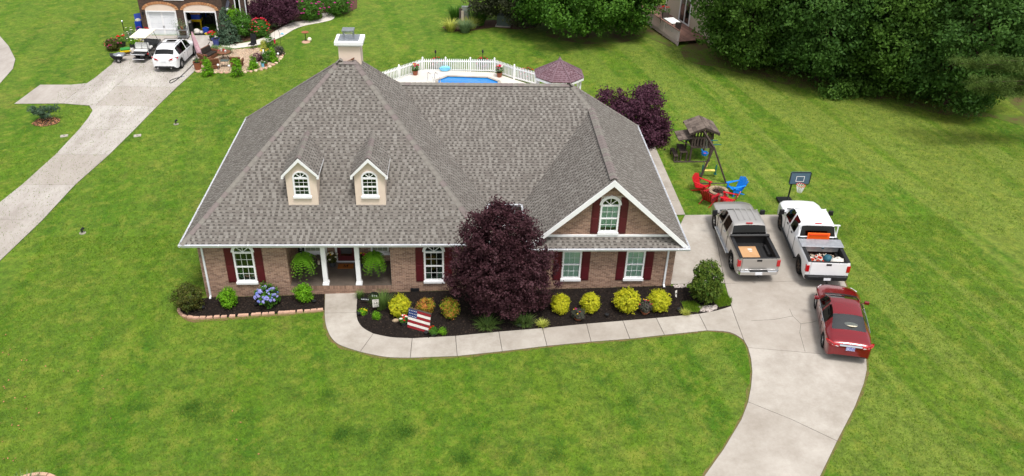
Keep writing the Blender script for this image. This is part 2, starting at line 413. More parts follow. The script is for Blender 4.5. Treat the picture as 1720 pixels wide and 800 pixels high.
mat('stone_dark', srgb(86, 74, 68), srgb(66, 57, 53), rough=.95, scale=9, bump=.5, tint=srgb(98, 78, 68))
mat('arch_brick', srgb(176, 120, 84), srgb(150, 98, 68), rough=.9, scale=8, tint=srgb(196, 150, 110))
mat('roof_blue', srgb(86, 88, 100), srgb(70, 72, 84), rough=.95, scale=12)
mat('siding', srgb(190, 178, 160), rough=.7)
mat('deck_wood', srgb(150, 116, 104), srgb(132, 100, 90), rough=.85, scale=3, tint=srgb(120, 92, 84))
mat('rail_paint', srgb(214, 200, 200), rough=.6)
mat('dry_leaf', srgb(214, 150, 110), rough=.9, tint=srgb(150, 104, 80))
mat('green_metal', srgb(72, 84, 80), rough=.6)

# lawn: colour by several scales of noise, mown turf relief
def lawn_material():
    m = bpy.data.materials.new('lawn'); m.use_nodes = True; nt = m.node_tree; N = nt.nodes; L = nt.links; b = N['Principled BSDF']
    b.inputs['Roughness'].default_value = .9; b.inputs['Specular IOR Level'].default_value = .15
    tc = N.new('ShaderNodeTexCoord'); src = tc.outputs['Object']
    def noise(sc, det=6, rgh=.6, st=None, dist=0):
        n = N.new('ShaderNodeTexNoise'); n.inputs['Scale'].default_value = sc; n.inputs['Detail'].default_value = det; n.inputs['Roughness'].default_value = rgh; n.inputs['Distortion'].default_value = dist
        if st:
            mp = N.new('ShaderNodeMapping'); mp.inputs['Scale'].default_value = st[0]; mp.inputs['Rotation'].default_value = (0, 0, st[1]); L.new(src, mp.inputs[0]); L.new(mp.outputs[0], n.inputs[0])
        else: L.new(src, n.inputs[0])
        return n.outputs[0]
    def rng(x, a, c, lo=0., hi=1.):
        r = N.new('ShaderNodeMapRange'); r.inputs[1].default_value = a; r.inputs[2].default_value = c; r.inputs[3].default_value = lo; r.inputs[4].default_value = hi; L.new(x, r.inputs[0]); return r.outputs[0]
    def mix(f, a, c, mode='MIX'):
        x = N.new('ShaderNodeMix'); x.data_type = 'RGBA'; x.blend_type = mode
        for s, k in ((f, 'Factor'), (a, 'A'), (c, 'B')):
            if isinstance(s, tuple): x.inputs[k].default_value = c4(s)
            elif isinstance(s, (int, float)): x.inputs[k].default_value = s
            else: L.new(s, x.inputs[k])
        return x.outputs['Result']
    col = mix(rng(noise(.16, 7), .40, .60), LG1, LG2)
    col = mix(rng(noise(.9, 6, .65), .48, .64, 0, .85), col, LG3)            # deeper blue-green clover drifts
    col = mix(rng(noise(.55, 6, .7, ((1, 1, 1), 1.0)), .55, .70, 0, .75), col, LG4)   # dry straw patches
    col = mix(rng(noise(.12, 3, .5, ((1, .16, 1), -.22)), .42, .6, 0, .35), col, LG5)
    sx = N.new('ShaderNodeSeparateXYZ'); L.new(src, sx.inputs[0])
    m1 = N.new('ShaderNodeMapping'); m1.inputs['Rotation'].default_value = (0, 0, radians(-10)); L.new(src, m1.inputs[0])
    m2 = N.new('ShaderNodeMapping'); m2.inputs['Scale'].default_value = (.85, .035, 1); L.new(m1.outputs[0], m2.inputs[0])
    nz = N.new('ShaderNodeTexNoise'); nz.inputs['Scale'].default_value = 1; nz.inputs['Detail'].default_value = 3; L.new(m2.outputs[0], nz.inputs[0])
    m3 = N.new('ShaderNodeMath'); m3.operation = 'MULTIPLY'; L.new(rng(sx.outputs[0], 16, 32, .25, 1), m3.inputs[0]); L.new(rng(nz.outputs[0], .45, .54, 0, .95), m3.inputs[1])
    col = mix(m3.outputs[0], col, mix(.6, LG2, (.26, .30, .07)))  # mower passes
    mu = N.new('ShaderNodeMath'); mu.operation = 'MULTIPLY'
    L.new(rng(sx.outputs[0], 30, 46), mu.inputs[0]); L.new(rng(noise(.45, 6, .7, ((1, .3, 1), .1)), .42, .62), mu.inputs[1])
    col = mix(mu.outputs[0], col, mix(.55, LG4, LG1))                        # thin worn turf towards the right boundary
    col = mix(rng(noise(2.6, 8, .75), .36, .60, 0, 1.0), mix(.55, col, (0.02, .035, .008)), col)
    col = mix(rng(noise(7, 6, .85), .34, .62, 0, 1), mix(.50, col, (.012, .03, .006)), mix(.22, col, LG2))
    col = mix(rng(noise(1.5, 7, .75, ((1, 1, 1), 2.1)), .50, .66, 0, .6), col, mix(.5, LG2, LG4))   # paler, thinner sward
    col = mix(rng(noise(16, 5, .8, ((1, 1, 1), .4)), .58, .76, 0, .35), col, LG4)   # dead blades
    L.new(col, b.inputs['Base Color'])
    bp = N.new('ShaderNodeBump'); bp.inputs['Strength'].default_value = .9; bp.inputs['Distance'].default_value = .05
    L.new(noise(11, 8, .8), bp.inputs['Height']); L.new(bp.outputs[0], b.inputs['Normal'])
    MATS['lawn'] = m
LG1, LG2, LG3, LG4, LG5 = srgb(78, 118, 22), srgb(108, 136, 36), srgb(52, 98, 24), srgb(146, 136, 66), srgb(76, 126, 18)
lawn_material()

# ------------------------------------------------------------------ the ground
xs = [-120 + 2 * i for i in range(130)]; mb = MB()
for i in range(len(xs) - 1):
    for y0, y1 in ((-60, 20), (20, 90), (90, 220)):
        mb.add([(xs[i], y0, gh(xs[i])), (xs[i + 1], y0, gh(xs[i + 1])), (xs[i + 1], y1, gh(xs[i + 1])), (xs[i], y1, gh(xs[i]))], [(0, 1, 2, 3)])
tag(mb.build('lawn', 'lawn'), kind='structure')

def paving(name, slabs, material, gap=.010, top=.035, base=True, tseed=1):
    """a paved surface whose slabs are pieces of their own"""
    rnd = random.Random(tseed); allm = MB()
    for p in slabs:
        q = slab(p, top - .022, .05)
        allm.add(q.v, q.f)
    root = tag(allm.build(name, 'joint'), kind='structure')
    for p in slabs:
        q = slab(p, top, .06, gap); tv = rnd.random() * .5; q.t = [tv] * len(q.f)
        q.build('slab', material, root, bevel=.008)
    return root

gp = lambda L: [G2(*p) for p in L]
drive = [
    [(21.95, 2.2), G2(1150, 362), G2(1196, 361.5), G2(1217.5, 477.5), G2(1127, 478), (21.9, .2)],
    gp([(1196, 361.5), (1350, 361.5), (1417, 470), (1217.5, 477.5)]),
    gp([(1217.5, 477.5), (1417, 470), (1426, 492), (1440, 530), (1451, 572), (1455, 604), (1386, 596), (1256, 585), (1249, 572), (1228, 515)]),
    gp([(1256, 585), (1386, 596), (1455, 604), (1456, 622), (1451, 645), (1436, 684), (1406, 742), (1330, 706), (1256, 676), (1261, 650), (1263, 625), (1261, 604)]),
    gp([(1256, 676), (1330, 706), (1406, 742), (1378, 800), (1330, 900), (1262, 1010), (1040, 1010), (1115, 900), (1183, 800), (1215, 755), (1245, 705)]),
]
drv = paving('driveway', drive, 'concrete')
for pts in ([(1326, 520), (1331, 532), (1345, 545), (1343, 560), (1352, 592)], [(1262, 540), (1300, 538), (1331, 532)], [(1345, 545), (1362, 543), (1372, 540)]):
    q = [G(*p) for p in pts]; ck = MB()
    for a, b in zip(q[:-1], q[1:]): ck.bar((a.x, a.y, gh(a.x) + .0355), (b.x, b.y, gh(b.x) + .0355), .012, .002)
    ck.build('crack', 'joint', drv)
oe = [(546, 489), (545, 527), (547, 546), (555, 566), (570, 580), (605, 592), (648, 600.5), (689, 602), (768, 599), (843.6, 591), (918.7, 582), (992.7, 575), (1057.7, 570), (1115.8, 563.6), (1187.5, 556), (1225, 559), (1249, 572)]
ie = [(601, 489), (599, 526), (601, 538), (606, 547), (614, 554), (627, 561), (656, 567), (692.5, 569), (765, 565), (837.8, 558), (911, 552), (985, 544.7), (1046, 539.6), (1102, 535), (1173.5, 528), (1205, 522), (1228, 515)]
def seg(a, b):
    o = smooth_path([G2(*p) for p in oe[a:b + 1]], 4); i = smooth_path([G2(*p) for p in ie[a:b + 1]], 4)
    return o + i[::-1]
walk = [seg(0, 1), seg(1, 5), seg(5, 7)] + [seg(k, k + 1) for k in range(7, 14)] + [seg(14, 16)]
paving('walkway', walk, 'concrete', tseed=4)
# path down the right-hand side of the house
rx = G2(1124, 300)[0]; sp = []
yy = [G2(1152, 361)[1] - .02 + 1.55 * k for k in range(8)]
for a, b in zip(yy[:-1], yy[1:]): sp.append([(21.95, a), (rx, a), (rx, b), (21.95, b)])
paving('side_path', sp, 'concrete', tseed=6)

# planting beds
BEDL = [(.46, .36), (4.3, .36)] + [G2(*p) for p in ((545, 490), (545, 521), (520, 523), (440, 529), (360, 535), (325, 536), (308, 530), (301, 521), (306, 507))] + [(-.5, .1)]
iw = [G2(*p) for p in ie]
BEDR = [(8.9, .36), (12.9, .36), (12.9, 3.9), (15.4, 3.9), (15.4, .2), (21.8, .2)] + [G2(*p) for p in ((1150, 484), (1190, 486), (1215, 492), (1229, 505), (1228, 515))] + smooth_path(iw, 3)[::-1][1:] + [(7.6, .36)]
def bed(name, poly, m='mulch', top=.03, chips=0, seed=0, chipmat='bark'):
    o = tag(slab(poly, top, .05).build(name, m), kind='structure')
    if chips:
        g = random.Random(seed); xs_ = [p[0] for p in poly]; ys_ = [p[1] for p in poly]; mb = MB(); k = 0
        while k < chips:
            p = (g.uniform(min(xs_), max(xs_)), g.uniform(min(ys_), max(ys_)))
            if inside(p, poly):
                k += 1; mb.cbox((p[0], p[1], gh(p[0]) + top + .012), (g.uniform(.03, .10), g.uniform(.015, .04), .012), g.random() * 6, 0, g.random() ** 2, g.uniform(-.5, .5), g.uniform(-.5, .5))
        stuff(mb.build('bark_chips', chipmat, o))
    return o
bed_l = bed('mulch_bed', BEDL, chips=1800, seed=2)
bed_r = bed('mulch_bed', BEDR, chips=6000, seed=3)
# moulded edging stones along the left bed
stp = smooth_path([G2(*p) for p in ((303, 515), (301, 523), (306, 530), (316, 534), (335, 535.5), (360, 534.5), (440, 529), (500, 525), (540, 521.5))], 12)
st = MB(); st.ext([(-.14, -.07, 0), (.14, -.07, 0), (.115, .07, 0), (-.115, .07, 0)], (0, 0, .11)); st_me = st.mesh('edging_stone', 'edging_stone')
acc = 0; last = None; rr = random.Random(9)
for a, b in zip(stp[:-1], stp[1:]):
    d = sqrt((b[0] - a[0]) ** 2 + (b[1] - a[1]) ** 2); acc += d
    if acc > .30:
        acc -= .30
        link('edging_stone', st_me, bed_l, (b[0], b[1], gh(b[0]) - .01), (rr.uniform(-.06, .06), rr.uniform(-.05, .05), atan2(b[1] - a[1], b[0] - a[0]) + rr.uniform(-.06, .06)), (rr.uniform(.93, 1.02), rr.uniform(.9, 1.08), rr.uniform(.85, 1.1)))
# ------------------------------------------------------------------ the brick house
house = thing('brick_house', 'large brick house with grey shingled hip roof, two dormers and burgundy shutters', 'house', (0, 0, 0))
XL, W1, ZE, D1 = -.1, 13.3, 2.75, 13.5
RA, RB, RY, RZ = 6.36, 7.19, 6.40, 8.75
YC = 3.58; XR, ZR = 22.29, 2.69; SL = .9205
X8, XW = 17.69, 18.65; Z8 = ZR + SL * (XR - X8); ZW = ZR + SL * (XR - XW); YR2 = 8.44
SM = (Z8 - ZE) / (YR2 - YC); Y10 = YC + (ZW - ZE) / SM
XG = XW - (ZW - ZE) / SL; YG = -.18; YB = 12.87
SR = (RZ - ZE) / (W1 - RB)
X7 = W1 - (Z8 - ZE) / SR
rnd = random.Random(5)
roof_root = None
def plane_frame(pts):
    p0, p1 = Vector(pts[0]), Vector(pts[1]); u = (p1 - p0).normalized(); n = None
    for q in pts[2:]:
        n = u.cross(Vector(q) - p0)
        if n.length > 1e-3: break
    n.normalize(); v = n.cross(u)
    return p0, u, v, n
SH = MB(); BASE = MB()
def shingles(pts, holes=(), exp_=.142, dest=None, lift=0.0):
    """pts: convex polygon, first edge along the eave; courses of laminated shingles with raised teeth"""
    p0, u, v, n = plane_frame(pts)
    P2 = [((Vector(p) - p0).dot(u), (Vector(p) - p0).dot(v)) for p in pts]
    vmax = max(p[1] for p in P2); k = 0; SHd, BAd = dest or (SH, BASE)
    T = lambda a, b, h_: p0 + u * a + v * b + n * (h_ + lift)
    while k * exp_ < vmax:
        v0, v1 = k * exp_, (k + 1) * exp_
        band = clip_poly([(-60, v0), (60, v0), (60, v1), (-60, v1)], P2); k += 1
        if len(band) < 3: continue
        u0, u1 = min(p[0] for p in band), max(p[0] for p in band)
        # the course sheet: upper edge tucked, lower butt proud
        vs = [T(a, b, .012 - .008 * (b - v0) / exp_) for a, b in band]
        BAd.add(vs, [tuple(range(len(vs)))], 0, rnd.random() * .25)
        lo = sorted([p for p in band if p[1] < v0 + 1e-4])
        if len(lo) >= 2: BAd.add([T(lo[0][0], v0, -.004), T(lo[-1][0], v0, -.004), T(lo[-1][0], v0, .012), T(lo[0][0], v0, .012)], [(0, 1, 2, 3)], 0, .9)
        x = u0 - rnd.random() * .3
        while x < u1:
            w = rnd.choice((.10, .12, .14, .17, .2)); gpp = rnd.choice((.09, .11, .13, .15))
            q = clip_poly([(x, v0), (x + w, v0), (x + w - .012, v1 - .004), (x + .012, v1 - .004)], band)
            gq = clip_poly([(x + w + .004, v0 + .002), (x + w + gpp - .004, v0 + .002), (x + w + gpp - .004, v0 + exp_ * .50), (x + w + .004, v0 + exp_ * .50)], band)
            if len(gq) >= 3: BAd.add([T(a, b, .0145 - .008 * (b - v0) / exp_) for a, b in gq], [tuple(range(len(gq)))], 0, .75 + .25 * rnd.random())
            x += w + gpp
            if len(q) < 3: continue
            tint = rnd.random() ** 1.6 * .85
            hi = [T(a, b, .024 - .010 * (b - v0) / exp_) for a, b in q]; lo_ = [T(a, b, .002) for a, b in q]; m_ = len(q)
            SHd.add(hi + lo_, [tuple(range(m_))] + [(i, m_ + i, m_ + (i + 1) % m_, (i + 1) % m_) for i in range(m_)], 0, tint)
RF = MB()
def roofplane(pts, sh=True):
    p0, u, v, n = plane_frame(pts)
    RF.ext([Vector(p) - n * .003 for p in pts], -n * .14)
    if sh: shingles(pts)
A_, B_ = (XL, 0, ZE), (W1, 0, ZE); PK0, PK1 = (RA, RY, RZ), (RB, RY, RZ)
roofplane([A_, B_, PK1, PK0])                                              # left block, front
roofplane([(XL, D1, ZE), A_, PK0, (RA, D1 - (RY) , RZ)] if False else [(XL, D1, ZE), A_, PK0])  # left block, left side
YV7 = YR2
roofplane([B_, (W1, YC, ZE), (X7, YR2, Z8), (RB, RY + .6, RZ), PK1])         # left block, right side
roofplane([(W1, D1, ZE), (XL, D1, ZE), PK0, PK1], False)                    # left block, back
roofplane([(W1, YC, ZE), (XG, YC, ZE), (XW, Y10, ZW), (X8, YR2, Z8), (X7, YR2, Z8)])   # main front slope
roofplane([(XG, YC, ZE), (XG, YG, ZE), (XW, YG, ZW), (XW, Y10, ZW)])        # wing, left slope
ymid = Y10
roofplane([(XR, YG, ZR), (XR, ymid, ZR), (XW, Y10, ZW), (XW, YG, ZW)])      # wing, right slope
roofplane([(XR, ymid, ZR), (XR, YB, ZR), (X8, YR2, Z8), (XW, Y10, ZW)])     # right side beyond the wing
roofplane([(XR, YB, ZR), (12.0, YB, ZR), (X7, YR2, Z8), (X8, YR2, Z8)], False)   # main back slope
roofplane([(W1, D1, ZE), (RB, RY, RZ), (X7, YR2, Z8)], False)
roof = RF.build('roof', 'shingle_base', house)
# skirt roof under the gable
shingles([(XG + .2, YG - .05, 2.63), (XR - .1, YG - .05, 2.63), (XR - .25, .25, 2.99), (XG + .4, .25, 2.99)])
# ridge and hip caps, one object each
capm = MB(); hw = .155
for s in (-1, 1): pass
capm.add([(-hw, 0, -.07), (0, 0, .03), (hw, 0, -.07), (-hw, .33, -.085), (0, .33, .012), (hw, .33, -.085), (-hw, 0, -.09), (0, 0, .0), (hw, 0, -.09)],
         [(0, 1, 4, 3), (1, 2, 5, 4), (6, 7, 1, 0), (7, 8, 2, 1)])
cap_me = [capm.mesh('ridge_cap', 'ridge_cap')]
MATS['ridge_cap_dark'] = mat('ridge_cap_dark', srgb(124, 114, 112), srgb(110, 102, 100), rough=.95, scale=9)
cap_me.append(capm.mesh('ridge_cap', 'ridge_cap_dark'))
def caps(p0, p1, lift=.03, step=.27, parent=None, sc=1.0):
    p0, p1 = Vector(p0), Vector(p1); d = p1 - p0; L_ = d.length; d.normalize(); x = d.cross(Vector((0, 0, 1))).normalized(); z = x.cross(d)
    R_ = Matrix((x, d, z)).transposed(); k = 0
    while k * step < L_ - .05:
        p = p0 + d * (k * step) + z * lift
        o = link('ridge_cap', rnd.choice((cap_me[0], cap_me[0], cap_me[1])), parent or roof, p, R_.to_euler(), (sc, 1.0, 1.0)); k += 1
caps(A_, PK0, step=.30); caps((W1, 0, ZE), PK1, step=.30); caps(PK0, PK1); caps((X8, YR2, Z8), (X7 - .1, YR2, Z8))
caps((XW, Y10, ZW), (X8, YR2, Z8)); caps((XW, YG + .1, ZW), (XW, Y10, ZW), .06, sc=1.15); caps((XR, YB, ZR), (X8, YR2, Z8), step=.36); caps((XL, D1, ZE), PK0, step=.40)

# walls
FZ = .24                                     # porch floor level
YF, YW, YP = .42, .25, 2.45                  # front wall, wing wall, porch back wall
wl = MB()
def arch_hole(x0, x1, z0, z1, arch=True, k=.88):
    cx, r = (x0 + x1) / 2, (x1 - x0) / 2 - .02
    if not arch: return [(x0 + .01, z0), (x1 - .01, z0), (x1 - .01, z1), (x0 + .01, z1)]
    return [(x0 + .02, z0), (x1 - .02, z0)] + [(cx + r * cos(pi * q / 12), z1 + r * k * sin(pi * q / 12)) for q in range(13)]
def holed(mb, outer, hole_, y, depth=.3):
    """wall face at y (x,z outlines, counter-clockwise) with one opening and its reveals"""
    i = min(range(len(hole_)), key=lambda a: (hole_[a][0] - outer[0][0]) ** 2 + (hole_[a][1] - outer[0][1]) ** 2)
    hh = hole_[i:] + hole_[:i]; ring_ = outer + [outer[0]] + [hh[0]] + hh[:0:-1] + [hh[0]]
    mb.add([(x, y, z) for x, z in ring_], [tuple(range(len(ring_)))])
    n_ = len(hole_)
    for q in range(n_): (a, b), (c, d) = hole_[q], hole_[(q + 1) % n_]; mb.add([(a, y, b), (c, y, d), (c, y + depth, d), (a, y + depth, b)], [(3, 2, 1, 0)])
def wall_box(mb, x0, x1, y0, y1, z0, z1, cuts, holes_):
    mb.add([(x0, y0, z0), (x1, y0, z0), (x1, y1, z0), (x0, y1, z0), (x0, y0, z1), (x1, y0, z1), (x1, y1, z1), (x0, y1, z1)], [(4, 5, 6, 7), (1, 2, 6, 5), (2, 3, 7, 6), (3, 0, 4, 7)])
    for (a, b), hl in zip(cuts, holes_): holed(mb, [(a, z0), (b, z0), (b, z1), (a, z1)], hl, y0)
wall_box(wl, .42, 4.28, YF, 2.7, -.8, 2.62, [(.42, 4.28)], [arch_hole(1.93, 2.83, .50, 2.10)]); wall_box(wl, 8.9, 12.9, YF, 2.7, -.5, 2.62, [(8.9, 12.9)], [arch_hole(10.41, 11.31, .50, 2.10)])
wl.box(.421, 12.899, YP, D1 - .4, -.8, 2.6)
wl.box(12.9, 15.4, YC + .4, 12, -.5, 2.6); wl.box(12.6, 12.9, YF + .01, YC + .5, -.5, 2.6)
wall_box(wl, 15.4, 21.9, YW, 12.5, -.5, 2.62, [(15.4, 18.6), (18.6, 21.9)], [arch_hole(16.71, 17.58, .70, 2.22, False), arch_hole(19.64, 20.51, .70, 2.22, False)])
holed(wl, [(15.45, 2.625), (21.85, 2.625), (XW, ZW - .3)], arch_hole(18.23, 19.09, 3.22, 4.62), YW)
wall = wl.build('wall', 'mortar', house)
BR = MB()
def bricks(o, u, n, w, h_, keep=lambda a, b: True, z0=0.0, soldier=False, size=None):
    o, u, n = Vector(o), Vector(u), Vector(n); r = 0; z = Vector((0, 0, 1))
    bl, bh, j = (.2, .063, .011) if not soldier else (.063, .2, .011)
    if size: bl, bh, j = size
    while r * (bh + j) < h_:
        a = -(r % 2) * (bl + j) / 2 if not soldier else 0
        b0 = r * (bh + j) + j; b1 = min(b0 + bh, h_)
        while a < w:
            a0, a1 = max(a + j, 0), min(a + bl + j, w); a += bl + j
            if a1 - a0 < .02 or not keep((a0 + a1) / 2, (b0 + b1) / 2): continue
            d = .006 + rnd.random() * .006
            q = [o + u * a0 + z * b0, o + u * a1 + z * b0, o + u * a1 + z * b1, o + u * a0 + z * b1]; f = [p + n * d for p in q]
            BR.add(q + f, [(4, 5, 6, 7), (0, 1, 5, 4), (1, 2, 6, 5), (2, 3, 7, 6), (3, 0, 4, 7)], 0, rnd.random())
        r += 1
def hole(*rs): return lambda a, b: not any(x0 < a < x1 and y0 < b < y1 for x0, x1, y0, y1 in rs)
Xd, Yd = (1, 0, 0), (0, -1, 0)
bricks((.42, YF, -.8), Xd, Yd, 3.86, 3.42, hole((1.93 - .42, 2.83 - .42, 1.18, 3.2)))
bricks((8.9, YF, -.5), Xd, Yd, 4.0, 3.12, hole((10.41 - 8.9, 11.31 - 8.9, .86, 2.9)))
bricks((15.4, YW, -.5), Xd, Yd, 6.5, 3.12, hole((16.71 - 15.4, 17.58 - 15.4, 1.08, 2.75), (19.64 - 15.4, 20.51 - 15.4, 1.06, 2.75)))
bricks((15.5, YW, 2.98), Xd, Yd, 6.35, 3.0, lambda a, b: abs(a + 15.5 - XW) < (ZW - .22 - 2.98 - b) / SL and not (18.22 < a + 15.5 < 19.1 and .1 < b < 2.05))
bricks((21.9, YW, -.5), (0, 1, 0), (1, 0, 0), 12, 3.1)
bricks((.42, 13.1, -.8), (0, -1, 0), (-1, 0, 0), 12.6, 3.4)
bricks((4.28, YF, FZ), (0, 1, 0), (1, 0, 0), 2.0, 2.36); bricks((8.9, YP, FZ), (0, -1, 0), (-1, 0, 0), 2.0, 2.36)
bricks((4.28, YP, FZ), Xd, Yd, 4.62, 2.36, hole((4.6 - 4.28, 5.56 - 4.28, .3, 2.1), (6.1 - 4.28, 7.12 - 4.28, 0, 2.1), (7.75 - 4.28, 8.7 - 4.28, .3, 2.1)))
bricks((4.28, YF - .02, -.28), Xd, Yd, 4.62, .30); bricks((4.28, YF - .02, .03), Xd, Yd, 4.62, .2, soldier=True)
stuff(BR.build('bricks', 'brick', wall))
pf = MB().box(4.281, 8.899, YF - .018, YP + .05, -.6, FZ - .002); pf.build('porch_floor', 'porch_floor', house)
sf = MB(); sf.box(.2, 13.0, .09, .55, 2.60, 2.63); sf.box(4.28, 8.9, .55, YP + .01, 2.60, 2.63); sf.box(15.3, 22.0, -.1, .3, 2.585, 2.605); sf.build('soffit', 'white_trim', house)

# gutters, fascia, downspouts
gt = MB()
gprof = lambda o, dx, dy: [Vector(o) + Vector((dx * a, dy * a, b)) for a, b in ((0, -.10), (.06, -.10), (.09, -.03), (.10, 0), (.085, 0), (.075, -.03), (.055, -.085), (.012, -.085), (.012, 0), (0, 0))]
def gutter(p0, p1, out):
    mb = MB(); k_ = 1.0 if out[1] else .68; mb.ext(gprof(p0, out[0] * k_, out[1]), Vector(p1) - Vector(p0))
    d = Vector(p1) - Vector(p0); L_ = d.length; d.normalize(); k = .5
    while k < L_:
        mb.cbox(Vector(p0) + d * k + Vector((out[0] * .04, out[1] * .06, -.004)), (.03 if abs(d.x) > .5 else .08, .13 if abs(d.x) > .5 else .03, .012)); k += 1.25
    mb.build('gutter', 'white_metal', house, fix=True)
gutter((XL - .1, -.02, ZE + .01), (W1 + .1, -.02, ZE + .01), (0, -1))
gutter((XL - .02, D1 + .1, ZE + .01), (XL - .02, -.1, ZE + .01), (-1, 0))
gutter((W1 + .02, 0, ZE + .01), (W1 + .02, YC - .1, ZE + .01), (1, 0))
gutter((W1 + .1, YC - .02, ZE + .01), (XG - .1, YC - .02, ZE + .01), (0, -1))
gutter((XG - .02, YC - .1, ZE + .01), (XG - .02, YG, ZE + .01), (-1, 0))
gutter((XR + .02, YG - .1, ZR + .01), (XR + .02, YB + .1, ZR + .01), (1, 0))
gutter((XG, YG - .07, 2.64), (XR + .1, YG - .07, 2.64), (0, -1))
fa = MB(); fa.box(XL, W1, 0.0, .03, ZE - .17, ZE - .03); fa.box(XL, XL + .03, .03, D1, ZE - .17, ZE - .03); fa.box(XR - .03, XR, YG, YB, ZR - .17, ZR - .03); fa.box(XG + .1, XR - .04, YG - .05, YG - .02, 2.48, 2.6)
fa.box(W1 - .03, W1, .03, YC, ZE - .17, ZE - .03); fa.box(W1, XG, YC, YC + .03, ZE - .17, ZE - .03); fa.box(XG, XG + .03, YG + .06, YC, ZE - .17, ZE - .03)
fa.build('fascia', 'white_trim', house)
def downspout(x, y, zt, zb, yo):
    mb = MB(); mb.bar((x, yo, zt), (x, y, zt - .28), .075, .06); mb.bar((x, y, zt - .26), (x, y, zb + .12), .08, .065, up=(0, 1, 0)); mb.bar((x, y, zb + .13), (x, y - .16, zb + .06), .08, .065)
    mb.build('downspout', 'white_metal', house)
downspout(.62, YF - .05, ZE - .1, gh(.6), 0); downspout(21.55, YW - .05, 2.56, gh(21.5), -.2)
# rakes of the gable and cornice trim
rk = MB()
for s, xe, zz in ((-1, XG - .02, ZE - .02), (1, XR + .02, ZR - .02)):
    a = Vector((XW, YG, ZW + .02)); b = Vector((xe, YG, zz + .02)); dz = Vector((0, 0, -.30))
    rk.ext([a, b, b + dz * .8, a + dz], (0, -.045, 0)); 
    d2 = Vector((-s * .0, 0, 0)); rk.ext([a + dz * .98 + Vector((0, .03, 0)), b + dz * .78 + Vector((0, .03, 0)), b + dz * .82 + Vector((0, .43, 0)), a + dz * 1.02 + Vector((0, .43, 0))], (0, 0, -.02))
rk.build('rake_board', 'white_trim', house, fix=True)
MB().box(XG + .45, XR - .45, YW - .06, YW - .005, 2.99, 3.09).build('cornice', 'white_trim', house)

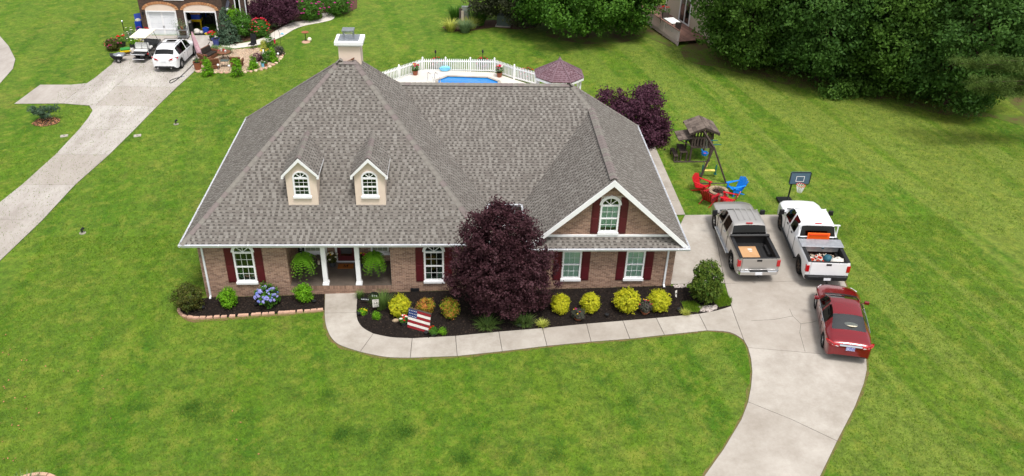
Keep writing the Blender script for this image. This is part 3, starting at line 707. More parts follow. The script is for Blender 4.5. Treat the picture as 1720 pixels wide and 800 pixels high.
# windows ---------------------------------------------------------------------------------
def window(x0, x1, z0, z1, y, cols=3, rows=4, arch=False, blind=False, parent=None, surround=.09, sill=.12, hood=True, rr_=None):
    """sash window in a wall facing -y at depth y; z1 is the head of the rectangular part"""
    w = x1 - x0; root = thing('window', None, None) if parent is None else None
    if root is None: root = parent
    else: root.parent = house
    fr = MB(); t = .075
    fr.box(x0, x0 + t, y - .05, y + .06, z0, z1); fr.box(x1 - t, x1, y - .05, y + .06, z0, z1); fr.box(x0 + t, x1 - t, y - .05, y + .06, z1 - t, z1); fr.box(x0 + t, x1 - t, y - .05, y + .06, z0, z0 + t)
    zm = (z0 + z1) / 2; fr.box(x0 + t, x1 - t, y - .035, y + .04, zm - .03, zm + .03)
    cx = (x0 + x1) / 2; r = w / 2
    if arch:
        n = 14; ra, rb = r * (1.14 if hood else 1.0), r - .07
        ax = lambda R_, k: (cx + R_ * cos(pi * k / n), z1 + R_ * (.92 if hood else .86) * sin(pi * k / n))
        for k in range(n):
            (a, b), (c, d) = ax(ra, k), ax(ra, k + 1); (e, f), (g_, h_) = ax(rb, k), ax(rb, k + 1)
            fr.ext([(a, y - .06, b), (c, y - .06, d), (g_, y - .06, h_), (e, y - .06, f)], (0, .1, 0))
        for k in (1, 2, 3): fr.bar((cx, y - .02, z1), (cx + rb * cos(pi * k / 4), y - .02, z1 + rb * .9 * sin(pi * k / 4)), .022, .03)
        if hood: fr.ext([(cx - .045, y - .085, z1 + r * 1.09), (cx + .045, y - .085, z1 + r * 1.09), (cx + .03, y - .085, z1 + r * .80), (cx - .03, y - .085, z1 + r * .80)], (0, .08, 0))
    elif hood: fr.box(x0 - .07, x1 + .07, y - .075, y + .02, z1 + .002, z1 + .10)
    fr.build('frame', 'white_trim', root, fix=True)
    MB().box(x0 - .04, x1 + .04, y - .10, y + .03, z0 - sill, z0 - .002).build('sill', 'white_trim', root)
    mt = MB(); gx0, gx1 = x0 + t, x1 - t
    for (a, b, nr) in ((z0 + t, zm - .03, rows // 2), (zm + .03, z1 - t, rows - rows // 2)):
        for k in range(1, nr): zz = a + (b - a) * k / nr; mt.box(gx0, gx1, y - .012, y + .012, zz - .007, zz + .007)
        for k in range(1, cols): xx = gx0 + (gx1 - gx0) * k / cols; mt.box(xx - .007, xx + .007, y - .013, y + .013, a, b)
        for i in range(cols):
            for j in range(nr):
                p = MB(); p.box(gx0 + (gx1 - gx0) * i / cols + .009, gx0 + (gx1 - gx0) * (i + 1) / cols - .009, y - .003, y + .003, a + (b - a) * j / nr + .009, a + (b - a) * (j + 1) / nr - .009)
                p.build('pane', 'glass', root)
    mt.build('glazing_bars', 'white_trim', root)
    if arch:
        p = MB(); p.ext([(cx + (rb + .01) * cos(pi * k / n), y - .012, z1 + (rb + .01) * .88 * sin(pi * k / n)) for k in range(n + 1)], (0, .008, 0)); p.build('arched_pane', 'glass', root)
    # what shows behind the glass
    ih = z1 + (r * .88 if arch else 0)
    MB().box(x0 + .02, x1 - .02, y + .35, y + .36, z0, ih - .02).build('dark_backing', 'dark_room', root)  # flat dark panel in place of the room's own shade
    if blind:
        bm = MB(); k = z0 + .06 + (.18 if blind == 2 else 0)
        while k < z1 - .06: bm.cbox((cx, y + .06, k), (w - .16, .075, .006), 0, 0, 0, radians(58)); k += .05
        bm.build('blind', 'blind', root)
    else:
        bm = MB()
        for s in (-1, 1):
            xa = cx + s * (w / 2 - .06); pts = []
            for q in range(9): pts.append((xa - s * q * w * .035, y + .16 + .02 * (q % 2), 0))
            for q in range(8): bm.add([(pts[q][0], pts[q][1], z0 + .05), (pts[q + 1][0], pts[q + 1][1], z0 + .05), (pts[q + 1][0] + s * .08, pts[q + 1][1], z0 + .62), (pts[q][0] + s * .06, pts[q][1], z0 + .62)], [(0, 1, 2, 3)])
        bm.build('curtain', 'curtain', root)
    return root
def shutter(x0, x1, z0, z1, y, arch=0):
    """panelled shutter; arch=+1/-1: top rises towards that side"""
    root = bpy.data.objects.new('shutter', None); COL.objects.link(root); root.parent = house
    def top(x): 
        if not arch: return z1
        q = (x - x0) / (x1 - x0); q = q if arch > 0 else 1 - q
        return z1 - .30 * (1 - sqrt(max(0, 1 - (1 - q) ** 2)))
    n = 8; xs_ = [x0 + (x1 - x0) * k / n for k in range(n + 1)]
    MB().ext([(x0, y - .045, z0), (x1, y - .045, z0)] + [(x, y - .045, top(x)) for x in xs_[::-1]], (0, .04, 0)).build('board', 'burgundy', root, fix=True, bevel=.006)
    zm = z0 + (z1 - z0) * .46
    for a, b in ((z0 + .07, zm - .05), (zm + .05, z1 - (.36 if arch else .07))):
        p = MB(); p.box(x0 + .05, x1 - .05, y - .062, y - .046, a, b); p.build('panel', 'burgundy', root, bevel=.014)
for x0, x1 in ((1.93, 2.83), (10.41, 11.31)):
    window(x0, x1, .50, 2.22 - .12, YF, arch=True)
    shutter(x0 - .38, x0 - .03, .46, 2.52, YF, 1); shutter(x1 + .03, x1 + .38, .46, 2.52, YF, -1)
for x0, x1 in ((16.71, 17.58), (19.64, 20.51)):
    window(x0, x1, .70, 2.22, YW, cols=3, rows=4, blind=1)
    shutter(x0 - .40, x0 - .03, .60, 2.25, YW); shutter(x1 + .03, x1 + .40, .60, 2.25, YW)
window(18.23, 19.09, 3.22, 4.62, YW, arch=True, blind=2); shutter(17.86, 18.20, 3.14, 5.0, YW, 1); shutter(19.12, 19.46, 3.14, 5.0, YW, -1)
window(4.65, 5.5, .75, 2.3, YP, cols=3, rows=4); window(7.8, 8.65, .75, 2.3, YP, cols=3, rows=4)
window(13.75, 14.75, 1.3, 2.3, YC + .4, cols=2, rows=2)

# front door
dr = bpy.data.objects.new('front_door', None); COL.objects.link(dr); dr.parent = house
m_ = MB(); m_.box(6.10, 6.20, YP - .07, YP + .03, FZ, 2.4); m_.box(7.06, 7.16, YP - .07, YP + .03, FZ, 2.4); m_.box(6.2, 7.06, YP - .07, YP + .03, 2.3, 2.4); m_.build('door_frame', 'white_trim', dr)
m_ = MB(); m_.box(6.20, 7.06, YP - .03, YP + .02, FZ + .03, 2.3); m_.build('door_leaf', 'burgundy', dr)
m_ = MB(); m_.box(6.36, 6.90, YP - .036, YP - .031, FZ + .32, 2.18); m_.build('door_glass', 'car_glass_clear', dr)
m_ = MB(); m_.box(6.335, 6.36, YP - .045, YP - .03, FZ + .30, 2.2); m_.box(6.90, 6.925, YP - .045, YP - .03, FZ + .30, 2.2); m_.box(6.36, 6.9, YP - .045, YP - .03, FZ + .3, FZ + .325); m_.box(6.36, 6.9, YP - .045, YP - .03, 2.18, 2.2); m_.build('door_moulding', 'burgundy', dr)
MB().tube([(6.28, YP - .07, 1.2), (6.28, YP - .07, 1.35)], .012, 6).build('handle', 'chrome', dr)
MB().box(6.15, 7.11, YP - .12, YP - .07, FZ, FZ + .035).build('threshold', 'white_metal', dr)
# porch columns
for xc in (5.89, 7.40):
    cr = bpy.data.objects.new('column', None); COL.objects.link(cr); cr.parent = house
    MB().box(xc - .105, xc + .105, YF + .02, YF + .23, FZ + .16, 2.47).build('shaft', 'white_trim', cr, bevel=.008)
    m_ = MB(); m_.box(xc - .15, xc + .15, YF - .025, YF + .275, FZ, FZ + .08); m_.box(xc - .13, xc + .13, YF - .005, YF + .255, FZ + .08, FZ + .16); m_.build('base', 'white_trim', cr, bevel=.01)
    MB().box(xc - .14, xc + .14, YF - .015, YF + .265, 2.47, 2.6).build('capital', 'white_trim', cr, bevel=.01)
# pilaster strips on the porch back wall
MB().box(5.62, 5.72, YP - .04, YP, FZ, 2.58).build('pilaster', 'white_trim', house)
# crawl-space vent
cv = MB(); cv.box(9.75, 10.15, YF - .06, YF - .012, gh(9.9) + .0, gh(9.9) + .2); 
for k in range(5): cv.box(9.78, 10.12, YF - .075, YF - .06, gh(9.9) + .03 + k * .032, gh(9.9) + .048 + k * .032)
cv.build('crawl_space_vent', 'dark_metal', house)

# chimney
ch = bpy.data.objects.new('chimney', None); COL.objects.link(ch); ch.parent = house
MB().box(6.40, 7.42, 6.62, 7.5, 6.6, 9.45).build('shaft', 'stucco', ch, bevel=.01)
m_ = MB(); m_.box(6.33, 7.49, 6.55, 7.57, 9.45, 9.52); m_.box(6.25, 7.57, 6.47, 7.65, 9.52, 9.68); m_.build('crown', 'white_trim', ch, bevel=.012)
m_ = MB(); m_.box(6.42, 7.36, 6.62, 7.46, 9.68, 9.74); m_.build('flashing', 'galvanised', ch, bevel=.01)
fl = MB(); fl.box(6.64, 7.12, 6.82, 7.22, 9.74, 9.80)
for x in (6.64, 7.09):
    for y in (6.82, 7.19): fl.box(x, x + .03, y, y + .03, 9.80, 10.06)
for k in range(5): fl.box(6.67, 7.09, 6.825, 6.84, 9.83 + k * .045, 9.845 + k * .045); fl.box(6.645, 6.66, 6.85, 7.19, 9.83 + k * .045, 9.845 + k * .045); fl.box(7.10, 7.115, 6.85, 7.19, 9.83 + k * .045, 9.845 + k * .045)
fl.box(6.60, 7.16, 6.78, 7.26, 10.06, 10.12); fl.ext([(6.60, 6.78, 10.12), (7.16, 6.78, 10.12), (7.16, 7.26, 10.12), (6.60, 7.26, 10.12)], (0, 0, .02)); fl.build('flue_cap', 'galvanised', ch, bevel=.006)

# dormers
def dormer(xc):
    d = bpy.data.objects.new('dormer', None); COL.objects.link(d); d.parent = house
    hw_, yf, ze_, zp = .66, 1.31, 5.64, 6.12; sl = .936
    m_ = MB(); zb = 2.75 + sl * yf - .15
    holed(m_, [(xc - hw_, zb), (xc + hw_, zb), (xc + hw_, ze_), (xc, ze_ + hw_ * 1.08), (xc - hw_, ze_)], arch_hole(xc - .36, xc + .36, 4.46, 5.38, True, .82), yf, .2)
    for s in (-1, 1): m_.add([(xc + s * hw_, yf, zb), (xc + s * hw_, yf, ze_), (xc + s * hw_, yf + (ze_ - zb) / sl, ze_)], [(0, 1, 2)])
    m_.build('wall', 'stucco', d)
    o_, w_ = .16, .13; slp = 1.06; zr_ = ze_ + hw_ * slp + .05; yr_ = (zr_ - 2.75) / sl
    R2 = MB(); S2 = MB(); B2 = MB(); xe = hw_ + w_; zee = zr_ - xe * slp; ye = (zee - 2.75) / sl
    for s in (-1, 1):
        a, b, c, e = (xc + s * xe, yf - o_, zee), (xc + s * xe, ye, zee), (xc, yr_, zr_), (xc, yf - o_, zr_)
        pts = [b, a, e, c] if s < 0 else [a, b, c, e]
        p0, u, v, n = plane_frame(pts)
        R2.ext([Vector(p) - n * .003 for p in pts], -n * .05); shingles(pts, dest=(S2, B2), exp_=.13)
    rt = R2.build('roof', 'shingle_base', d); B2.build('shingle_courses', 'shingle_base', d)['kind'] = 'stuff'; S2.build('shingles', 'shingle', d)['kind'] = 'stuff'
    caps((xc, yf - o_, zr_), (xc, yr_ - .05, zr_), .02, .25, parent=d, sc=.8)
    rb_ = MB()
    for s in (-1, 1):
        a = Vector((xc, yf - o_ - .003, zr_ - .02)); b = Vector((xc + s * (xe + .01), yf - o_ - .003, zee - .02))
        rb_.ext([a, b, b + Vector((0, 0, -.13)), a + Vector((0, 0, -.17))], (0, -.03, 0)); rb_.ext([a + Vector((0, .004, -.19)), b + Vector((0, .004, -.15)), b + Vector((0, o_, -.15)), a + Vector((0, o_, -.19))], (0, 0, .02))
        rb_.box(xc + s * (xe) - .05 - .03 * s, xc + s * (xe) + .05 - .03 * s, yf - o_ - .035, yf - .003, zee - .17, zee - .10)
        fz = zee - .15; rb_.box(xc + s * xe - .015, xc + s * xe + .015, yf - o_, ye - .1, zee - .12, zee - .02)
    rb_.build('rake_board', 'white_trim', d, fix=True)
    window(xc - .36, xc + .36, 4.46, 5.38, yf, cols=3, rows=4, arch=True, parent=d, hood=False, sill=.09)
dormer(5.12); dormer(8.09)

stuff(BASE.build('shingle_courses', 'shingle_base', roof)); stuff(SH.build('shingles', 'shingle', roof))
# plumbing vents
for (x, y) in ((11.3, 6.9),):
    pass
# ------------------------------------------------------------------ trees and planting
def trunk(mb, base, top, r0, r1, bend=.15, seed=0, n=6):
    g = random.Random(seed); b, t = Vector(base), Vector(top); pts = []
    for k in range(n + 1):
        s = k / n; p = b.lerp(t, s); w = sin(pi * s) * bend; pts.append(p + Vector((g.uniform(-w, w), g.uniform(-w, w), 0)))
    mb.tube(pts, [r0 + (r1 - r0) * (k / n) ** .8 for k in range(n + 1)], 9); return pts
def tree(name, label, cat, loc, lobes, n, size, leaf, th, tr, seed=1, bark='tree_bark', limbs=9, group=None, fork=.35, **k):
    """lobes in local coordinates; limbs run from the trunk into the lobes"""
    t = thing(name, label, cat, loc, 0, group); g = random.Random(seed); mb = MB()
    pts = trunk(mb, (0, 0, -.1), (g.uniform(-.2, .2), g.uniform(-.2, .2), th), tr, tr * .35, .12 * th ** .5, seed)
    mb.build('trunk', bark, t, smooth=True)
    for i in range(limbs):
        lo = lobes[i % len(lobes)]; s = fork + (1 - fork) * i / limbs; p = pts[0].lerp(pts[-1], s)
        e = Vector(lo[:3]) + Vector([g.uniform(-.55, .55) * lo[3 + q] for q in range(3)])
        m = p.lerp(e, .5) + Vector((0, 0, .12 * (e - p).length))
        l = MB(); l.tube([p, m, e], [tr * .38, tr * .22, tr * .07], 6); l.build('limb', bark, t, smooth=True)
    leafobj('crown', lobes, n, size, leaf, t, seed=seed, **k)
    return t
def rand_lobes(c, R, n, r, seed, squash=.8, zlo=-.6):
    g = random.Random(seed); o = []
    for i in range(n):
        a = 2.399963 * i + g.uniform(-.3, .3); z = zlo + (1 - zlo) * (i + .5) / n; q = sqrt(max(.02, 1 - z * z))
        s = r * g.uniform(.75, 1.2)
        o.append((c[0] + R[0] * q * cos(a), c[1] + R[1] * q * sin(a), c[2] + R[2] * z, s, s, s * squash))
    return o

# the purple-leaved tree before the house
b = G(848, 527); Yt = b.y
top = Yp(838, 340, Yt).z - b.z; lft = Yp(760, 455, Yt).x - b.x; rgt = Yp(930, 455, Yt).x - b.x
env = []                                   # half-widths of the crown, height by height
for py, xl, xr in ((342, 832, 846), (350, 816, 862), (364, 802, 886), (380, 784, 898), (400, 778, 904), (420, 770, 914), (440, 763, 924), (460, 760, 930), (480, 767, 928), (496, 776, 920), (508, 800, 900)):
    a_, c_ = Yp(xl, py, Yt), Yp(xr, py, Yt); env.append((a_.z - b.z, (a_.x + c_.x) / 2 - b.x, (c_.x - a_.x) / 2 * .94))
env.sort(); ez = [e[0] for e in env]; g = random.Random(17); lob = []
for i in range(120):
    z = ez[0] + (ez[-1] - ez[0]) * ((i + .5) / 120) ** .9; cxx = float(np.interp(z, ez, [e[1] for e in env])); hw2 = float(np.interp(z, ez, [e[2] for e in env])); a_ = 2.399963 * i + g.uniform(-.4, .4); r = min(.48, .15 + hw2 * .16) * g.uniform(.55, 1.35); q = max(.0, hw2 - r * .7) * g.uniform(.78, 1.14)
    lob.append((cxx + q * cos(a_), q * sin(a_) * .7, z - .1, r, r, r * .8))
for z, f_ in ((ez[0] + .6, .62), (1.6, .70), (2.3, .70), (3.0, .66), (3.7, .58)): lob.append((float(np.interp(z, ez, [e[1] for e in env])), 0, z, float(np.interp(z, ez, [e[2] for e in env])) * f_, float(np.interp(z, ez, [e[2] for e in env])) * f_ * .9, .7))
for px, py, r in ((838, 341, .16), (829, 347, .2), (846, 350, .2), (822, 356, .22), (856, 356, .2), (886, 360, .16), (884, 370, .2), (797, 362, .16), (806, 368, .2), (789, 374, .18), (898, 384, .2), (778, 392, .22), (908, 404, .2), (768, 418, .2), (922, 428, .22), (934, 446, .16), (928, 438, .2), (757, 446, .18), (763, 436, .2), (752, 462, .16), (932, 470, .18), (764, 484, .2), (930, 490, .18)):
    v_ = Yp(px, py, Yt) - b
    for q in range(2): lob.append((v_.x * (1 - .04 * q), g.uniform(-.4, .4), v_.z - .06 * q, r, r, r * .9))
tree('plum_tree', 'large purple-leaved tree in front of the house between the two wings', 'tree', b, lob, 90000, .10, 'leaf_maroon', 3.6, .14, 7, limbs=18, clump=30, spread=.10, shell=.5, jit=.55, fork=.15, zmin=.35)
# second purple tree beyond the right side of the house
b = G(1078, 240)
Yt = b.y; q = lambda px, py: Yp(px, py, Yt) - b
lob = []
for px, py, r in ((1030, 165, .75), (1024, 180, .9), (1050, 190, 1.1), (1078, 172, .95), (1085, 160, .7), (1092, 190, 1.1), (1075, 205, 1.3), (1100, 212, .95), (1085, 222, 1.2), (1092, 232, 1.1), (1108, 228, .55), (1040, 205, 1.2), (1060, 180, .9), (1062, 225, 1.2)):
    v_ = q(px, py); lob.append((v_.x, random.Random(px).uniform(-.6, .6), max(.6, v_.z), r, r, r * .85))
tree('plum_tree', 'purple-leaved tree rising behind the right roof slope near the playset', 'tree', b, lob, 42000, .15, 'leaf_maroon_back', 3.2, .13, 8, limbs=12, clump=64, spread=.18, jit=.55, shell=.5)

# the wall of big trees along the right boundary
def bigtree(px, py, R, H, label, leaf, seed, n=60000, name='shade_tree', size=.23, grp='big trees along the right boundary', zlo=-.95, k=26):
    b = G(px, py); lob = rand_lobes((0, 0, H * .52), (R * .72, R * .72, H * .42), k, R * .34, seed, .9, zlo) + [(0, 0, H * .45, R * .88, R * .88, H * .43)]
    return tree(name, label, 'tree', b, lob, n, size, leaf, H * .7, .28, seed, limbs=10, clump=24, spread=.27, shell=.30, jit=.45, group=grp, zmin=.15, hollow=True)
bigtree(1252, 108, 4.4, 11.0, 'rounded dark green tree nearest the neighbouring deck, leftmost of the boundary row', 'leaf_hedge', 21)
bigtree(1372, 134, 4.6, 11.5, 'dense green boundary tree second from the deck, above the playset', 'leaf_hedge_b', 22)
bigtree(1320, 66, 4.6, 12.5, 'tall dark tree rising behind the two leftmost boundary trees', 'leaf_hedge_b', 26, 30000)
bigtree(1472, 150, 4.2, 11.5, 'green boundary tree in the middle of the row beside a gap of dark shade', 'leaf_hedge', 23)
bigtree(1588, 178, 4.5, 10.5, 'broad green tree closest to the lawn in the boundary row, beside the pine', 'leaf_hedge_b', 24, 50000)
bigtree(1520, 84, 4.8, 13, 'tall green tree standing behind the middle of the boundary row', 'leaf_hedge', 27, 30000)
bigtree(1700, 130, 4.8, 13, 'tall green tree behind the pine at the right edge', 'leaf_hedge', 25)
bigtree(1660, 60, 5.0, 13, 'dark green tree in the back of the row at the upper right corner', 'leaf_hedge_b', 28, 30000)
# low growth in the gap of the row
b = G(1425, 162); t = thing('undergrowth_shrub', 'bright leafy undergrowth shrub in the dark gap under the boundary trees', 'shrub', b)
leafobj('foliage', [(-1, 0, .5, 1.1, .8, .6), (.4, .2, .6, 1.2, .8, .7), (1.6, .3, .4, .9, .7, .5)], 3500, .2, 'leaf_hedge', t, seed=3, zmin=.02)
# bare earth under the row; its brown partly stands in for tree shade
mat('bare_earth', srgb(92, 78, 54), srgb(84, 110, 36), rough=1, scale=1.1, bump=.6, bscale=12, contrast=1.6, detail=8)
bed('bare_earth', [G2(*p) for p in ((1142, 84), (1150, 100), (1170, 108), (1210, 114), (1300, 138), (1390, 158), (1480, 168), (1560, 188), (1610, 198), (1660, 196), (1720, 212), (1800, 215), (1800, 100), (1600, 60), (1300, 40), (1170, 60))], 'bare_earth', top=.012)
# pine: drooping boughs reaching in from the right edge
b = G(1790, 250); t = thing('pine_tree', 'pine with long pale needles reaching in from the right edge', 'tree', b)
mb = MB(); trunk(mb, (0, 0, -.1), (.2, 0, 9), .22, .06, .2, 4); mb.build('trunk', 'tree_bark', t, smooth=True)
Yt = b.y
tips = []
for k, (px, py) in enumerate(((1610, 110), (1625, 128), (1640, 118), (1618, 140), (1660, 135), (1690, 115), (1700, 140), (1715, 120), (1672, 150), (1720, 150), (1650, 100), (1735, 105), (1640, 148))):
    v_ = Yp(px, py, Yt) - b; v_.y = random.Random(k).uniform(-1.2, .6); s = Vector((.1, 0, max(1.0, v_.z - .6)))
    m = MB(); m.tube([s, s.lerp(v_, .5) + Vector((0, 0, .25)), v_], [.06, .04, .015], 6); m.build('bough', 'tree_bark', t, smooth=True)
    for s_ in (.45, .6, .72, .84, .93, 1.0): p = s.lerp(v_, s_); tips.append((p.x, p.y, p.z + .12, .36, .36, .25))
V, Fq, tt = leafmesh(tips, 26000, .26, seed=5, clump=30, spread=.12, aspect=.07, jit=1.0, up=.5, shell=.8, hollow=False); npmesh('needles', V, Fq, tt, 'leaf_pine', t)

# maple and dark tree beyond the pool
b = G(985, 62)
lob = rand_lobes((0, 0, 3.7), (4.8, 3.4, 2.9), 26, 1.5, 31, .7, -.75) + [(0, 0, 3.4, 4.0, 3.0, 2.5)]
tree('maple_tree', 'broad bright green maple shading the lawn beyond the pool', 'tree', b, lob, 66000, .22, 'leaf_maple', 5, .24, 31, limbs=10, clump=26, spread=.27, jit=.5, zmin=.35)
b = G(868, 42)
lob = rand_lobes((0, 0, 3.0), (3.2, 2.2, 2.5), 18, 1.2, 33, .8, -.8) + [(0, 0, 2.8, 2.4, 2.0, 2.0)]
tree('bronze_tree', 'dull bronze-green tree left of the maple at the top edge', 'tree', b, lob, 34000, .2, 'leaf_darktree', 4, .14, 34, limbs=8, clump=20, spread=.26, jit=.5, zmin=.5)
bed('bare_earth', [G2(*p) for p in ((915, 60), (940, 68), (985, 74), (1040, 73), (1085, 62), (1118, 76), (1134, 86), (1120, 60), (1070, 40), (985, 46), (920, 50))], 'bare_earth', top=.010)
bed('bare_earth', [G2(*p) for p in ((742, 46), (755, 54), (790, 52), (830, 46), (870, 50), (900, 46), (870, 34), (800, 34), (760, 38))], 'brown_mulch', top=.014)

# ------------------------------------------------------------------ shrubs of the front beds
def shrub(name, label, px, py, w, h, leaf, seed, n=2600, size=.075, group=None, lump=7, round_=False, zmin=.03, **k):
    n = int(n * (1.9 if round_ else 1.5)); size *= .95 if round_ else .85
    """px,py: foot of the shrub in the photograph; w, h in metres"""
    b = G(px, py); b.z = gh(b.x) + .02
    t = thing(name, label, 'shrub', b, 0, group); R = w / 2; g = random.Random(seed)
    if round_: lob = [(0, 0, h * .48, R * .88, R * .88, h * .46)] + [(cos(a_) * R * .22 * g.uniform(.4, 1.3), sin(a_) * R * .22 * g.uniform(.4, 1.3), h * g.uniform(.42, .62), R * g.uniform(.66, .8), R * g.uniform(.66, .8), h * .38) for a_ in (.4, 2.3, 4.5)]; k.update(shell=.16, jit=.28, aspect=.8, spread=.035, up=.5)
    else: lob = rand_lobes((0, 0, h * .50), (R * .5, R * .5, h * .32), lump, R * .55, seed, .9 * h / w, -.7) + [(0, 0, h * .45, R * .6, R * .6, h * .4)]
    mb = MB()
    for i in range(5):
        a = i * 1.26; mb.tube([(0, 0, -.03), (cos(a) * R * .2, sin(a) * R * .2, h * .3), (cos(a) * R * .5, sin(a) * R * .5, h * .7)], [.018, .012, .006], 5)
    mb.build('stems', 'grey_stem', t)
    k.setdefault('spread', .05); k.setdefault('aspect', .75); k.setdefault('clump', 12); k.setdefault('shell', .35)
    leafobj('foliage', lob, n, size, leaf, t, seed=seed, zmin=zmin, **k)
    return t
S_ = 'rounded shrubs of the front beds'
shrub('holly_shrub', 'dark green and bronze shrub at the left corner of the house', 320, 520, 1.45, 1.25, 'leaf_holly', 41, 5200, .075, S_)
shrub('boxwood_shrub', 'bright green round shrub between the downspout and the left window', 385, 515, .95, .95, 'leaf_lime', 42, 3600, .07, S_)
hy = shrub('hydrangea', 'hydrangea covered in blue and lilac flower heads in the left bed', 451, 512, 1.1, .95, 'leaf_green', 43, 2600, .10, None)
g = random.Random(3)
for i in range(38):
    a = g.uniform(0, 2 * pi) if i % 3 else g.uniform(pi * 1.1, pi * 1.9); e = g.uniform(.0, 1.25); R = .52
    fb = MB(); r_ = g.uniform(.055, .085)
    for j in range(16):
        w_ = Vector((g.gauss(0, 1), g.gauss(0, 1), g.gauss(0, 1))).normalized() * r_ * .7; fb.ball(w_, r_ * .42, 6, 4, 0, 0)
    fb.t = [g.random()] * len(fb.f)
    p_ = Vector((R * cos(e) * cos(a), R * cos(e) * sin(a) - .12, .45 + .48 * sin(e)))
    o = fb.build('flower_head', 'petal_blue', hy); o.location = p_
shrub('boxwood_shrub', 'bright green round shrub left of the front walk beside the porch', 511, 507, .82, .92, 'leaf_lime', 44, 3200, .07, S_)
shrub('golden_shrub', 'round clipped yellow shrub behind the wooden flag', 672, 528, 1.02, 1.0, 'leaf_yellow', 45, 5200, .05, S_, round_=True)
shrub('spirea_shrub', 'small orange-tinged shrub just right of the wooden flag', 715, 526, .82, .75, 'leaf_orange', 46, 3000, .05, S_, sharp=.52)
shrub('spirea_shrub', 'orange and green loose shrub left of the purple tree', 755, 535, .85, 1.0, 'leaf_orange', 47, 3400, .055, S_, sharp=.62)
shrub('golden_shrub', 'yellow-green round shrub just right of the purple tree', 940, 524, .86, .92, 'leaf_yellow', 48, 4300, .05, S_, round_=True)
shrub('golden_shrub', 'round yellow shrub below the left wing window', 990, 523, .92, .95, 'leaf_yellow', 49, 4600, .05, S_, round_=True)
shrub('golden_shrub', 'largest round yellow shrub, between the two wing windows', 1051, 521, 1.22, 1.08, 'leaf_yellow', 50, 6600, .05, S_, round_=True)
shrub('golden_shrub', 'round yellow shrub below the right wing window by the downspout', 1105, 520, 1.08, .98, 'leaf_yellow', 51, 5600, .05, S_, round_=True)
shrub('camellia_shrub', 'tall dark green bush at the right corner of the bed by the driveway', 1181, 508, 1.5, 2.0, 'leaf_camellia', 52, 13000, .10, None, lump=12)
# low fringe and small plants
def clump(name, label, cat, px, py, leaf, n, h, sp, seed, w=.012, group=None, base=.1, arch=.6):
    b = G(px, py); b.z = gh(b.x) + .02; t = thing(name, label, cat, b, 0, group)
    bladeobj('leaves', leaf, t, n, h, sp, w, seed, base, arch); return t
clump('daylily_clump', 'dark green daylily clump under the left side of the purple tree', 'plant', 818, 549, 'leaf_daylily', 260, .42, .48, 61, .014, base=.3)
clump('daylily_clump', 'drying daylily clump under the right side of the purple tree', 'plant', 880, 545, 'leaf_daylily', 220, .42, .42, 62, .014, base=.28)
clump('variegated_grass', 'yellow-striped grass tuft by the walk below the purple tree', 'plant', 911, 549, 'leaf_chart', 200, .34, .30, 63, .012)
clump('variegated_grass', 'yellow-striped grass tuft by the walk near the driveway', 'plant', 1150, 529, 'leaf_chart', 150, .28, .25, 64, .012)
clump('fountain_grass', 'upright olive grass tuft beside the porch step', 'plant', 605, 502, 'leaf_daylily', 180, .5, .22, 65, .010)
t = clump('lavender_clump', 'bushy grey-green perennial behind the small garden sign', 'plant', 641, 518, 'leaf_daylily', 420, .75, .48, 66, .012, base=.22, arch=.2)
shrub('small_shrub', 'small round green plant below the garden sign', 632, 536, .34, .36, 'leaf_lime', 67, 900, .045)
shrub('small_shrub', 'little round green plant right of the wooden flag near the walk', 743, 562, .34, .3, 'leaf_lime', 68, 900, .04)
def flowerplant(name, label, px, py, w, h, leaf, petals, seed, nf=10, pot=None, fs=.05, cat='flowers', dz=.02, loc=None, n=700, group=None):
    b = G(px, py) if loc is None else Vector(loc)
    if loc is None: b.z = gh(b.x) + dz
    t = thing(name, label, cat, b, 0, group); g = random.Random(seed); z0 = 0
    if pot:
        m, r, hh = pot; MB().lathe([(r * .7, 0), (r, hh), (r * 1.06, hh), (r * 1.06, hh - .02), (r * .9, hh - .03), (r * .9, hh - .05)], n=14).build('pot', m, t, smooth=False); z0 = hh - .05
        MB().lathe([(r * .9, hh - .06), (r * .88, hh - .03)], n=12).build('soil', 'mulch', t)
    leafobj('foliage', [(0, 0, z0 + h * .45, w * .45, w * .45, h * .42)], n if w < 1 else int(n * 1.8), .06 if w < 1 else .11, leaf, t, seed=seed, clump=8, spread=.04 if w < 1 else .08, zmin=.01)
    for i in range(nf):
        a = g.uniform(0, 2 * pi); e = g.uniform(.2, 1.4) if pot else g.uniform(-.35, 1.2); fb = MB()
        for j in range(6): q = j * pi / 3; fb.ball((cos(q) * fs * .5, sin(q) * fs * .5, 0), (fs * .5, fs * .5, fs * .3), 6, 4)
        fb.ball((0, 0, fs * .15), fs * .4, 6, 4); fb.t = [g.random()] * len(fb.f)
        o = fb.build('flower', petals[i % len(petals)], t); o.location = (w * .5 * cos(e) * cos(a), w * .5 * cos(e) * sin(a), z0 + h * .5 + h * .48 * sin(e))
    return t
flowerplant('marigold_plant', 'small yellow flowering plant by the curve of the walk', 610, 527, .34, .22, 'leaf_lime', ['petal_yellow'], 71, 14, fs=.03)
flowerplant('potted_geranium', 'dark pot of red and white flowers left of the wooden flag', 679, 546, .36, .34, 'leaf_green', ['petal_red', 'petal_white', 'petal_red', 'petal_white'], 72, 14, ('pot_dark', .15, .2), .055)
flowerplant('potted_geranium', 'dark pot of red flowers at the right foot of the wooden flag', 728, 564, .36, .36, 'leaf_green', ['petal_red'], 73, 5, ('pot_dark', .14, .16), .045)
flowerplant('kale_plant', 'bushy kale planter with purple leaves between two yellow shrubs', 1083, 527, .62, .62, 'leaf_kale', ['petal_magenta', 'petal_yellow', 'petal_red'], 74, 9, ('terracotta', .2, .16), .035, n=1300)
